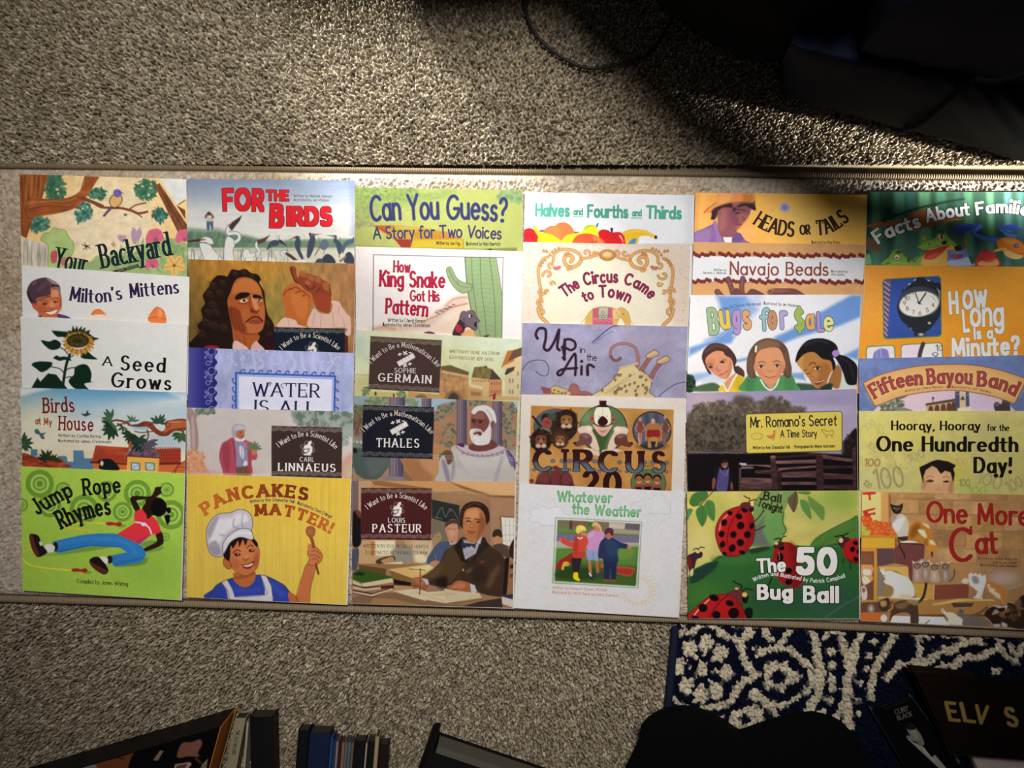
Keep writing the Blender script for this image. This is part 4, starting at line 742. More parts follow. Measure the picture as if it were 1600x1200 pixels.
@book('c3r2', '555.4 385 816.8 392.7 812 588 557 580', 1.249, .78, 'white picture book with a tall green cactus, a purple snake head and crimson lettering')
def _(s):
    s.v(540, 380, 5.517)
    s.bg('f3e9e5'); s.p('235 100 1360 125 1345 850 235 850', 'f5ece6')
    s.b('240 735 420 720 560 690 700 640 850 560 940 470 1040 450 1060 520 1000 560 850 640 760 720 600 760 400 780 240 790', 'd8a888', .6, 22); s.b('1000 560 1060 530 1130 760 900 780 760 740 900 640', 'ecc8a4', .7, 14); s.l('860 540 940 480 1040 465', 14, 'c07c54', .7, 5); s.l('780 590 880 560 1050 520', 8, 'a86440', .8, 4); s.l('700 660 800 620 900 560', 10, '9a6a50', .6, 4); s.l('250 740 330 725 420 740', 20, 'c88460', .7, 8)
    for i in range(14): s.e(780 + i * 12, 600 - i * 6 + (i % 3) * 9, 8, 5, '6a4a40', .7, 2)
    K = '4a5448'
    s.o('240 100 1358 125 1350 500 1345 860 236 860 238 500', 6, '4c4848', 1, 0)
    s.p('1025 122 1298 125 1330 300 1350 480 1345 850 1120 850 1085 600 1045 380', '93a876'); s.l('1030 125 1048 380 1090 620 1125 850', 10, '6a8466', .9)
    for p in ('1085 125 1095 330 1130 600 1170 850', '1160 125 1170 380 1200 620 1220 850', '1240 125 1275 400 1290 650 1290 850'): s.l(p, 4, K, .9)
    for i in range(17): y = 150 + i * 40; s.l([[1045 + i * 4, y], [1090 + i * 4.5, y + 8], [1170 + i * 3, y - 4], [1260 + i * 2, y + 8], [1320, y]], 3, '6c8460', .6)
    s.o('1025 122 1298 125 1330 300 1352 480 1345 860 1122 860 1085 600 1045 380', 4, K, .9, 0)
    s.b('868 245 875 210 905 203 925 235 960 300 1010 335 1050 345 1090 365 1085 400 1050 425 1000 430 940 385 890 310', '93a876'); s.o('868 245 875 210 905 203 925 235 960 300 1010 335 1050 345 1090 365 1085 400 1050 425 1000 430 940 385 890 310', 4, K); s.l('890 225 930 310 990 370 1080 380', 4, K, .8); s.l('960 320 975 345 960 360', 3, K, .8)
    s.b('980 680 990 610 1015 585 1040 590 1075 578 1110 590 1130 640 1158 670 1130 690 1135 740 1100 748 1060 720 1010 735', '74606c'); s.o('980 680 990 610 1015 585 1040 590 1075 578 1110 590 1130 640 1158 670 1130 690 1135 740 1100 748 1060 720 1010 735', 3, '2c2428')
    s.b('920 790 960 690 990 660 1030 720 1000 800', '3a2c34'); s.p('955 700 980 700 1010 740 985 775 945 755', 'c02a3c'); s.e(1075, 628, 20, 16, 'd8d4b8'); s.e(1082, 628, 9, 11, '201c20'); s.ring(1075, 628, 19, 4, '2c2428'); s.l('1020 640 1025 690 1060 720 1110 745', 4, '2c2428'); s.b('1110 690 1128 678 1130 720 1112 718', '2c2024'); s.b('1010 770 1060 745 1110 760 1115 830 1000 800', 'dfa86c', .9, 3); s.b('675 775 700 762 740 762 770 782', '8a2c44'); s.p('1180 800 1245 785 1215 820', '6a3440')
    R = [(.25, 'b3213f')]
    s.t('How', '412 245 560 250', 92, R, a=.075, b=.06, ser=.06, st=.045, jit=2); s.t('King Snake', '292 365 500 372 858 380', 128, R, a=.08, b=.065, ser=.06, st=.05, jit=2); s.t('Got His', '556 495 810 500', 88, R, a=.075, b=.06, ser=.06, st=.045, jit=2); s.t('Pattern', '345 602 530 612 708 630', 122, R, a=.08, b=.065, ser=.06, st=.05, jit=2)
    s.t('Written by Cheryl Benson', '362 677 690 685', 32, '3c3634', 'byline', a=.06, b=.06, jit=5); s.t('Illustrated by James Christensen', '320 715 730 724', 32, '3c3634', 'byline', a=.06, b=.06, jit=5)

@book('c3r3', '556.3 515.4 816 530.3 808 722 552 710', 1.067, .62, 'pale yellow-green picture book with old stone buildings and a brown panel')
def _(s):
    s.v(540, 510, 5.517)
    s.bg('d6d8b4>d4d8ae>c9cf96>ccc890'); s.e(1300, 150, 260, 70, 'c8d4c8', .8, 50); s.e(130, 170, 80, 130, 'bccabc', .8, 40); s.e(950, 250, 200, 80, 'd8d8a0', .7, 40); s.n(.03, 14, 14)
    s.l('80 415 210 420', 8, 'a89878', .8); s.p('80 430 220 420 220 600 80 600', 'c4be88', .8, 10); s.leaves(180, 570, 40, 50, 40, 14, '6a7a4c 8a9464 5c6c44', 2); s.p('200 560 560 570 560 620 200 610', 'c8b878'); s.leaves(480, 590, 40, 35, 30, 14, '6a8a5c 7c9468 4c6c44', 3); s.e(258, 580, 10, 16, '5a3c24'); s.e(415, 595, 8, 16, '6a3c24')
    s.p('820 345 900 335 1060 395 1060 640 800 640', 'b98c5c', 1, 1, 0, (.1, 6, 6)); s.p('820 345 905 333 1065 395 1060 420 825 375', '6e5a40'); s.p('830 380 1055 425 1055 440 825 400', 'd0a878'); s.b('860 640 880 580 925 555 980 580 1000 640', '8a6a4c'); s.b('885 640 900 590 930 570 965 595 975 640', '4a3c34'); s.o('860 640 880 575 925 550 985 575 1005 640', 6, '8a6440', .8); s.l('850 440 850 560', 6, '8a6440', .7); s.l('1020 450 1010 620', 6, '8a6440', .7)
    for x in range(835, 1050, 24): s.l([[x, 400 + (x - 835) * .2], [x, 420 + (x - 835) * .2]], 4, '8a6844', .7, 1, 0)
    s.p('1060 510 1190 540 1185 640 1055 640', 'c09868'); s.p('1060 510 1190 540 1190 552 1060 524', 'dcb888'); s.p('1080 560 1170 570 1165 600 1080 595', '9a7450'); s.p('540 560 820 590 800 640 540 620', 'c4965a'); s.b('600 625 620 590 680 590 700 630', '8a6840')
    s.p('1085 440 1110 350 1200 345 1260 370 1240 460', '7c6c40', 1, 1, 0, (.15, 5, 10)); s.p('1260 365 1345 460 1240 460', '4c4038'); s.p('1195 340 1220 340 1222 355 1195 355', '6a4a34'); s.p('1080 440 1240 458 1235 620 1190 610 1180 520 1080 500', 'd0b07c'); s.p('1240 458 1350 465 1345 640 1230 625', 'c88c60')
    for x in range(1095, 1230, 22): s.p([[x, 460], [x + 10, 461], [x + 10, 480], [x, 479]], 'a87850')
    for y in (480, 550): 
        for x in range(1255, 1340, 24): s.p([[x, y], [x + 8, y + 1], [x + 8, y + 24], [x, y + 23]], '8a4c38')
    s.p('1370 270 1390 215 1500 200 1520 180 1520 640 1380 640 1370 420', 'd8c090'); s.p('1340 360 1395 210 1470 200 1450 300 1380 330', 'b87038', 1, 2); s.p('1440 210 1520 180 1520 250 1400 300', '6a4c3c'); s.p('1370 410 1390 365 1460 345 1450 380 1385 420', '4c3c38'); s.p('1385 430 1460 390 1520 400 1505 640 1380 640', 'cfc098')
    for x, y in ((1410, 450), (1435, 450), (1410, 545), (1435, 545), (1480, 390), (1480, 500)): s.p([[x, y], [x + 12, y], [x + 12, y + 36], [x, y + 36]], '8a7c68')
    s.p('1180 590 1500 610 1500 640 1180 640', 'c4a470'); s.p('1270 590 1295 570 1290 630 1268 632', '8a2420'); s.l('1240 605 1265 590', 7, '8a2420'); s.l('1500 560 1510 640', 4, '9a6040')
    badge(s, '214 84 830 120 808 572 198 540', '48342e', ('I Want to Be a Mathematician Like', '226 322 500 180 795 355', 44), 1, 'SOPHIE', ('420 398 610 402', 40), 'GERMAIN', ('278 470 745 492', 66), 'math', (520, 285, 1))
    s.t('WRITTEN BY VICKIE AHLSTROM', '895 226 1325 248', 26, '55523c', 'byline', a=.06, b=.04, ser=.08, st=.03); s.t('ILLUSTRATED BY JEFF DAVIS', '895 278 1275 300', 26, '55523c', 'byline', a=.06, b=.04, ser=.08, st=.03)

@book('c3r4', '553.6 618 809 627.8 803 820 549 812', 0.972, .76, 'picture book with a white-bearded man in a white robe before purple columns')
def _(s):
    s.v(540, 610, 5.517)
    s.bg('9ab0c0>98a8a8>a07c60>a0705a'); s.p('60 40 400 50 400 600 60 600', '8aa0a8', 1, 8)
    s.b('780 110 900 100 1000 60 1100 60 1300 60 1500 150 1490 500 780 520 760 200', 'a4785c', 1, 8); s.e(860, 290, 70, 60, 'b0805c', .8, 14); s.b('750 60 960 80 850 110 760 180', '9cb4c8', 1, 6); s.p('1380 95 1490 100 1490 160', '9cb4c8', 1, 6)
    for a in ((830, 150, 40, 26, 2), (880, 170, 34, 24, 3), (800, 230, 60, 40, 4), (900, 350, 80, 60, 5), (1080, 100, 60, 40, 6), (1130, 80, 60, 30, 7), (1390, 130, 60, 40, 8), (1390, 230, 50, 40, 9), (1400, 310, 50, 30, 10), (930, 130, 30, 24, 12), (1420, 370, 50, 30, 13), (860, 470, 60, 30, 14), (1440, 180, 40, 20, 15), (1180, 90, 60, 26, 17), (1390, 470, 60, 40, 18)): s.leaves(a[0], a[1], a[2], a[3], 36, 18, '6c6c5c 84806c 585a50 948c74', a[4], .6, .8)
    s.leaves(280, 100, 110, 50, 70, 24, '7c8a68 90a078 6c7a5c', 21, .6); s.leaves(120, 200, 60, 70, 50, 24, '5a6448 6c7450', 22, .6); s.leaves(550, 110, 70, 40, 40, 20, '7c8868 8a9478', 23, .6); s.e(110, 320, 60, 110, '8a5c4c', .8, 12); s.leaves(110, 300, 45, 80, 30, 18, '6a5048 7c6050 5c5a44', 24, .6); s.l('80 380 110 320 130 240', 8, '5a4034')
    def col(x, w, y0, y1):
        s.p([[x, y0], [x + w, y0], [x + w, y1], [x, y1]], '80686c|8a7c88|6e5e74|4a4058')
        for i in range(5): s.l([[x + w * (.1 + .2 * i), y0], [x + w * (.1 + .2 * i), y1]], 5, '4c3c50', .8, 1, 0)
    col(372, 140, 55, 130); col(655, 85, 70, 150); col(1265, 85, 90, 500); col(955, 90, 70, 480); col(370, 130, 580, 760)
    s.p('500 690 640 760 620 790 490 770', '8a6a50', 1, 3); s.p('330 740 500 745 500 780 330 780', '8a7c80')
    s.p('745 440 830 470 940 540 890 620 830 700 800 790 600 790 540 720 470 590 745 590', 'b5835a', 1, 1.5); s.b('500 590 640 600 740 720 720 790 600 780 520 680', 'a06c48', .7, 8); s.b('640 600 760 590 860 540 800 720 700 700', 'c2936a', .7, 8)
    s.p('60 455 150 460 150 570 385 580 370 660 310 740 260 770 160 765 90 720 62 650', '4e5a56', 1, 1.2); s.b('180 590 370 590 340 680 240 740 200 700', '66706c', .6, 12); s.p('62 455 150 465 150 500 62 490', '7c8478', .9, 3); s.e(82, 520, 18, 24, '1e2020'); s.p('75 430 145 436 145 460 75 455', 'b8b4ac'); s.l('85 430 85 455', 6, '50544c', 1, 1, 0); s.l('115 430 115 458', 6, '50544c', 1, 1, 0)
    s.b('805 570 840 530 880 515 930 540 930 590 880 650 870 600', '6c4a44'); s.b('805 595 815 550 850 545 850 580 820 600', '4e6c54')
    s.b('910 500 960 470 1040 470 1160 520 1320 490 1400 510 1450 580 1470 680 1460 800 820 800 805 700 810 600 850 560 880 640 940 600', 'b9b4ae'); s.b('940 520 1150 580 1400 540 1440 620 1300 680 1000 640', 'c8c4bc', .7, 14); s.b('830 620 850 600 890 700 900 790 870 780', '807890', .8, 4); s.b('920 640 940 620 940 720 910 780', '8a8498', .8, 4); s.l('960 560 1000 660 1100 740 1200 750', 10, '9c96a0', .6, 6); s.l('1350 580 1320 680 1290 790', 20, '8c88a0', .7, 8); s.b('1380 510 1450 570 1470 660 1420 640', '6c5c88', .9, 3); s.l('1400 520 1450 600 1460 680', 12, '4c3c68'); s.e(1100, 720, 140, 60, 'c0bab4', .6, 20)
    s.b('970 470 1020 460 1080 490 1200 480 1300 470 1370 490 1340 520 1160 570 1030 545', 'c0b4b8'); s.o('970 470 1010 530 1090 560 1170 570 1260 560 1340 530 1385 490 1300 480', 5, '6c4468', .9)
    for i in range(9): x = 1000 + i * 42; y = 512 + 42 * math.sin(math.pi * (i + 1) / 10); s.p([[x, y], [x + 26, y + 2], [x + 26, y + 24], [x, y + 22]], '7c5478', .8); s.p([[x + 7, y + 8], [x + 20, y + 9], [x + 20, y + 19], [x + 7, y + 17]], 'b8a8b0')
    s.b('970 460 1020 455 1020 490 980 480', '5c2c58'); s.b('1060 500 1090 460 1240 420 1310 480 1220 520 1120 525', '6e3f38')
    s.b('1080 320 1085 220 1100 170 1200 180 1240 260 1250 400 1180 460 1100 440', '7a473e'); s.b('1090 190 1180 190 1200 240 1100 245', '94604f', .8, 5); s.b('1080 300 1105 290 1140 330 1110 340', '8c5548', .9, 2)
    s.b('1085 190 1110 150 1170 128 1230 135 1280 180 1300 260 1290 280 1260 270 1255 330 1245 440 1200 470 1120 468 1080 420 1070 350 1100 330 1160 335 1190 360 1230 310 1240 260 1200 190 1150 175 1110 205', 'd6d2d2'); s.b('1120 340 1170 350 1180 380 1140 390 1100 380', 'a89c9c', .8, 3); s.b('1100 370 1160 355 1170 385 1130 392', '64382f'); s.b('1110 385 1150 385 1150 460 1120 460', 'e0dcda', .8, 3); s.l('1220 170 1260 230 1260 300', 12, 'a8a2a8', .7, 4); s.b('1250 280 1280 260 1280 310 1258 330', '80504a')
    s.l('1085 250 1120 252', 9, '30201c'); s.l('1140 256 1185 262', 9, '30201c'); s.e(1100, 268, 12, 6, '20140f'); s.e(1160, 275, 14, 7, '20140f'); s.l('1120 260 1108 300 1118 322', 6, '542e28')
    for y in (565, 580, 592): s.l([[750, y - 5], [1100, y + 6], [1470, y + 14]], 2.6, 'd0ccc4', .6, 1, 0)
    badge(s, '150 124 765 145 750 592 142 572', '1a1c26', ('I Want to Be a Mathematician Like', '165 358 445 218 738 380', 44), 1, None, None, 'THALES', ('262 486 640 492', 72), 'math', (460, 322, 1))

@book('c3r5', '550 751 805 753 801 950 550 943', 0.763, 1, 'picture book with a man in a brown coat writing at a desk')
def _(s):
    s.v(540, 740, 5.455)
    s.bg('a88058>a27a58>96705a>906a50'); s.p('55 60 110 60 110 560 55 560', '6a5c5c'); s.p('110 66 220 66 220 130 130 130 130 580 110 580', 'b08c6c')
    s.p('215 65 900 70 1440 180 1440 192 1230 185 730 140 245 110', 'b98858'); s.p('220 62 300 62 740 130 740 160 245 100', '7c5434', .8, 3); s.p('900 66 1445 70 1445 185 1240 180', 'c89a6c'); s.p('890 74 1245 185 1440 190 1440 215 1240 205 1000 130', '6e4c38', .9, 2); s.l('740 140 1240 180', 4, 'd8b890', .5, 1, 0); s.l('740 160 1200 200', 3, 'd8b890', .4, 1, 0)
    s.p('735 160 1000 150 1240 205 1240 620 735 600', '8a6850', 1, 4); s.p('1240 205 1440 210 1440 700 1240 620', '9a7458', 1, 4); s.e(1000, 200, 200, 40, '9c7854', .7, 20)
    s.p('735 220 970 270 970 440 860 420 735 380', '262a28'); s.p('735 385 870 420 870 600 735 600', '6c6454'); s.l('770 380 820 290 850 370 900 300 960 390', 4, '8a8c84', .8); s.l('760 370 820 385', 3, 'a0a098', .8, 1, 0); s.l('880 300 900 315 890 320', 4, 'a0a098', .7)
    s.p('1312 360 1440 365 1440 640 1330 610', '7c5838'); s.p('1328 372 1440 378 1440 630 1340 600', 'd0ccc4')
    for x in (1360, 1395, 1428): s.l([[x, 376], [x + 6, 620]], 3, '8a847c', .8, 1, 0)
    for y in (440, 520, 570): s.l([[1330, y], [1440, y + 4]], 3, '8a847c', .8, 1, 0)
    s.p('130 570 740 565 740 740 560 740 540 780 110 770 110 580', 'b89468', 1, 3); s.p('230 570 420 570 420 640 390 700 230 700', 'd8ccac', 1, 3); s.p('215 580 250 575 250 700 215 705', 'a87440', 1, 2); s.b('430 570 500 570 500 660 440 650', '9c7858', 1, 4); s.b('400 650 500 610 570 650 560 760 410 760', '8a8478', 1, 5); s.p('570 570 740 580 740 760 580 760', 'bca888', 1, 6); s.b('590 700 640 680 700 740 620 760', 'd8cca8', .9, 4)
    s.b('740 560 770 510 800 500 820 540 800 580 750 620', '9a7c5c'); s.leaves(785, 525, 30, 20, 20, 12, '8a6c48 a4845c', 3)
    s.b('255 750 300 720 400 700 420 740 330 770 290 780', '3a3430'); s.b('300 745 350 720 400 710 410 745 350 770', 'b08058'); s.p('300 770 480 750 490 770 380 800', 'cfc4ac')
    s.b('60 390 65 330 90 310 125 330 130 420 130 600 60 610', '161214'); s.b('80 310 110 315 130 350 120 380 95 350', '6a4030', .9, 2); s.b('55 660 110 640 110 740 90 820 55 810', '484a5c')
    s.p('90 770 700 770 540 800 330 810', '8c6840', 1, 1.5); s.p('110 775 350 812 340 870 120 840', '5e4426'); s.p('370 815 740 770 820 780 730 850 640 880 560 890 380 850', 'caa468', 1, 2); s.p('550 800 740 775 800 790 650 850', 'd8c898', .8, 6); s.p('370 820 560 890 560 950 400 920', '7c5a30'); s.p('540 808 680 820 680 828 540 815', '6a5a40'); s.p('410 900 560 930 560 960 410 950', '1e1410')
    s.b('850 480 855 430 900 390 960 400 975 440 960 500 950 570 900 580 870 540', 'b27c60'); s.b('850 460 855 420 890 395 960 395 978 440 965 480 950 430 890 430', '4a342c'); s.e(905, 500, 30, 50, 'c49074', .7, 8); s.l('870 470 935 475', 6, '7a4c38', .8)
    s.b('690 740 720 680 780 600 830 580 870 580 950 590 920 640 880 660 830 760 790 740 760 770 700 770', '44506c'); s.b('870 575 920 590 950 575 930 610 890 610', '5c3030'); s.p('875 560 900 590 950 575 950 600 890 610', 'b8b8c0', .8); s.b('720 760 770 740 800 770 770 800 730 790', 'b07c60'); s.l('765 690 775 745', 6, '9c6c40')
    s.b('1255 580 1260 500 1300 480 1335 520 1330 590 1290 610', 'b07c5c'); s.b('1250 520 1270 480 1310 475 1335 510 1330 545 1290 530 1262 545', '32261f'); s.b('1255 620 1290 600 1340 600 1390 640 1400 720 1330 690', '4c3c34'); s.b('1400 620 1440 560 1440 720 1400 700', '2a201c')
    s.p('1355 725 1395 710 1395 860 1370 1040 1330 1030', '241610'); s.p('1395 740 1430 750 1425 1030 1375 1030', '8c6444'); s.p('1400 860 1430 850 1430 880 1400 890', '5c3c28'); s.p('1400 780 1430 770 1430 810 1400 810', '2c2018')
    s.b('650 880 700 850 800 760 850 660 930 610 1000 540 1100 580 1180 540 1220 600 1340 700 1355 800 1340 1000 1330 1050 1150 1020 1090 950 1000 920 900 950 800 960 700 940', '3a2a20')
    s.b('860 660 960 610 1020 720 1010 800 900 940 820 920 800 840', '4e3a26', .8, 10); s.b('660 880 780 790 830 760 800 860 720 900', '5c4630', .8, 8); s.b('1030 830 1150 750 1180 760 1060 840', '6c4c30', .8, 5); s.b('1200 960 1230 860 1300 780 1310 820 1240 960', '5c4630', .8, 8); s.p('920 620 1000 545 1050 780 980 740', '201814', .9, 3); s.p('1170 540 1220 610 1100 740 1020 790 1100 700', '281e1a', .9, 3); s.b('1080 760 1180 780 1200 900 1100 920', '2c201a', .8, 10); s.b('780 900 860 880 860 980 780 960', '1e1612', .9, 8); s.e(1000, 820, 9, 12, 'b89058'); s.l('1010 790 960 870 880 950', 5, '1e1410', .7)
    s.p('1000 590 1100 620 1160 540 1110 680 1020 735 1000 660', '9c98a4'); s.l('1010 700 1080 660', 5, '6a6470', .7); s.p('985 590 1000 570 1050 600 1110 590 1105 640 1060 610 1010 640 985 620', '2a3048'); s.e(1052, 612, 14, 16, '222a40'); s.p('1000 560 1010 590 1100 600 1165 530 1150 600', 'c4c0c4', .7, 2)
    s.b('1000 500 990 420 1000 350 1040 300 1120 290 1180 320 1205 400 1195 470 1160 530 1100 590 1040 570', 'a4683f'); s.b('1020 330 1080 300 1130 310 1140 380 1040 390', 'c48a5c', .8, 8); s.b('1150 340 1195 400 1180 480 1120 560 1140 440', '7c4830', .8, 8); s.b('1040 400 1070 400 1075 460 1050 470', 'c08458', .8, 4); s.b('1010 440 1040 440 1040 500 1012 490', 'b47448', .8, 5)
    s.b('975 430 975 340 1010 270 1080 238 1160 250 1215 300 1228 390 1200 430 1185 350 1140 295 1070 290 1020 320 1000 400 998 470', '2b1c14'); s.l('1020 300 1090 255 1150 270', 12, '5a3c28', .7, 3); s.l('990 400 985 350 1020 310', 8, '5a3c28', .6, 3)
    s.l('1025 380 1060 378', 8, '4a2818'); s.l('1100 385 1150 395', 8, '4a2818'); s.e(1048, 405, 16, 7, '301c14'); s.e(1132, 412, 16, 7, '301c14'); s.l('1070 410 1058 455 1080 462', 7, '744028', .9); s.l('1040 490 1070 500 1100 497', 9, '6a2c20'); s.l('1050 515 1085 515', 7, '8a5238', .8)
    s.b('560 920 580 890 640 885 690 900 710 930 690 990 640 1015 590 1010 565 970', '8e5436'); s.b('580 900 640 890 680 920 640 960', 'b0704a', .7, 5); s.p('650 890 700 900 712 940 690 950', 'a8b0b8'); s.l('570 960 620 950', 6, '5a2c1c', .8); s.l('575 985 630 980', 6, '5a2c1c', .8)
    s.b('865 990 900 950 960 910 1040 930 1085 970 1070 1020 1000 1035 940 1020 900 1030', '96583a'); s.b('900 970 970 930 1030 950 960 990', 'b87850', .7, 5); s.p('1060 940 1100 950 1115 1000 1100 1030 1070 1010', 'b0b8bc'); s.l('890 1000 960 980', 6, '5a2c1c', .8); s.l('920 1020 990 1005', 6, '5a2c1c', .8)
    s.p('55 1060 120 1040 420 1010 700 1090 1000 1120 1330 1080 1330 1150 55 1140', '7a5c44', 1, 2); s.p('240 1060 420 1070 640 1120 400 1130 200 1110', '9c7448', .9, 3); s.p('280 1000 420 950 560 960 600 1000 400 1010', 'b08a60', .8, 4)
    s.p('400 1000 620 980 700 1010 850 1000 860 990 1140 1020 1160 1060 900 1120 700 1090 560 1050', 'c8b898'); s.p('840 980 1000 1010 1145 1030 1160 1060 1000 1090 880 1120 850 1060', 'c0b090'); s.p('680 1075 850 1105 1160 1060 1170 1075 860 1125 690 1095', '7c6040'); s.l('600 1010 700 1040 850 1090', 5, '9c845c', .7)
    for i in range(6): s.l([[720 + i * 24, 1030 - i * 5], [800 + i * 30, 1045 - i * 3]], 3, '9a8868', .7, 1, 0)
    s.l('636 810 636 940 630 1030', 9, '6a4024'); s.p('1140 1090 1330 1060 1340 1150 1000 1130', '3a2c28')
    s.p('60 850 100 820 130 812 400 880 410 900 140 960 60 910', '33501f'); s.e(120, 855, 45, 16, '1c2c14'); s.p('60 900 140 935 400 890 405 925 140 970 60 935', 'c4b494'); s.l('60 905 140 942 140 970', 4, '3c2c1c', .8, 1, 0)
    s.p('60 945 150 965 410 950 410 970 160 1005 60 970', '4c1c14'); s.p('60 955 160 980 300 965 300 985 160 1003 60 980', 'b8a888'); s.p('60 990 230 1020 410 960 410 980 230 1055 60 1020', '3a1612'); s.p('60 1000 220 1030 400 975 400 990 225 1048 60 1015', 'bcab8c')
    s.p('1325 1040 1430 1025 1430 1070 1380 1060', '24304c'); s.p('1330 1050 1430 1075 1425 1140 1335 1110', 'c0b8b0')
    for y in (128, 146, 158): s.l([[735, y], [900, y + 8], [1100, y + 12]], 2.5, 'c8b49c', .35, 1, 0)
    badge(s, '132 122 735 126 728 568 130 560', '451e1e', ('I Want to Be a Scientist Like', '190 305 440 205 680 312', 44), 1, 'LOUIS', ('362 415 510 417', 38), 'PASTEUR', ('228 498 650 500', 66), 'sci', (440, 305, .95))
    s.t('WRITTEN BY EVA MICHELLE HUNTER', '150 628 708 635', 27, '4a3c30', 'byline', a=.06, b=.04, ser=.08, st=.03); s.t('ILLUSTRATED BY THOMAS TOLMAN', '172 686 695 690', 27, '4a3c30', 'byline', a=.06, b=.04, ser=.08, st=.03)

# ================================================================ fourth column
@book('c4r1', '820.3 300.3 1084.6 304.9 1081 503 816 495', 1.054, .50, 'white picture book with a row of bright fruit under teal lettering')
def _(s):
    s.v(800, 290, 5.517)
    s.bg('efeff2|eeeef2|e2e3e8|dcdde2'); s.p('1490 80 1570 84 1565 510 1500 510', 'c6cad2', .6, 12); s.p('1080 500 1560 495 1560 520 1080 520', 'c8c8cc')
    s.b('255 380 300 382 600 400 600 420 250 400', '7a4c38'); s.b('270 400 320 350 370 345 400 322 435 315 480 325 530 380 530 480 300 490', 'dd7038'); s.b('290 400 370 350 420 400 400 480 300 480', 'e5803f', .8, 3)
    s.b('95 400 130 368 175 372 215 410 235 495 95 490', 'c81a20'); s.b('180 345 205 350 240 400 330 420 400 460 430 495 235 495 225 440 195 390', 'ecd81c'); s.b('240 440 300 480 235 490', 'b8b41c', .8, 3); s.l('240 480 420 490', 8, '9cc03c')
    s.b('440 490 470 430 560 410 610 390 630 350 690 338 735 370 745 420 700 480 600 500', 'e6d81e'); s.b('615 385 630 350 690 338 730 365 690 350 640 375', '9cc030'); s.b('440 490 470 450 560 430 480 490', 'c8c828', .8, 3); s.p('722 355 735 325 748 325 735 358', '3c2c24')
    s.b('745 400 780 378 830 385 855 405 900 400 940 405 970 440 980 510 760 505 750 450', 'c8141c'); s.b('920 430 940 430 958 470 955 500 945 470', 'f0c0c0', .8, 2); s.p('848 366 872 364 866 408 852 408', '2a1c1a'); s.b('515 490 560 430 650 412 740 440 795 500 520 500', 'd8502c'); s.b('690 440 740 440 790 500 740 500', 'e08040', .8, 3); s.l('680 495 700 488', 6, '3c2018'); s.l('720 490 735 478', 6, '3c2018')
    s.b('950 410 990 385 1050 375 1150 385 1220 420 1252 440 1240 460 1180 435 1100 440 1080 500 985 505 970 440', 'e0b428'); s.b('960 420 1050 385 1160 395 1230 440 1150 410 1050 400', 'e8c848', .8, 3); s.e(1240, 445, 12, 16, '2a1c14'); s.b('1000 505 1030 465 1060 455 1075 470 1065 508', '4e86b4'); s.p('1075 465 1085 470 1078 508 1062 508', 'e4c42c')
    T = [(.3, '4ca088')]
    s.t('Halves', '200 258 498 262', 98, T, a=.115, b=.09, p=6, trk=.05); s.t('and', '530 250 612 250', 52, T, a=.1, b=.085, p=6, trk=.05); s.t('Fourths', '648 268 1002 274', 98, T, a=.115, b=.09, p=6, trk=.05); s.t('and', '1036 260 1118 260', 52, T, a=.1, b=.085, p=6, trk=.05); s.t('Thirds', '1155 276 1462 284', 98, T, a=.115, b=.09, p=6, trk=.05)
    s.l('525 267 612 269', 7, '4ca088', 1, 1, 0); s.l('1030 278 1118 280', 7, '4ca088', 1, 1, 0)

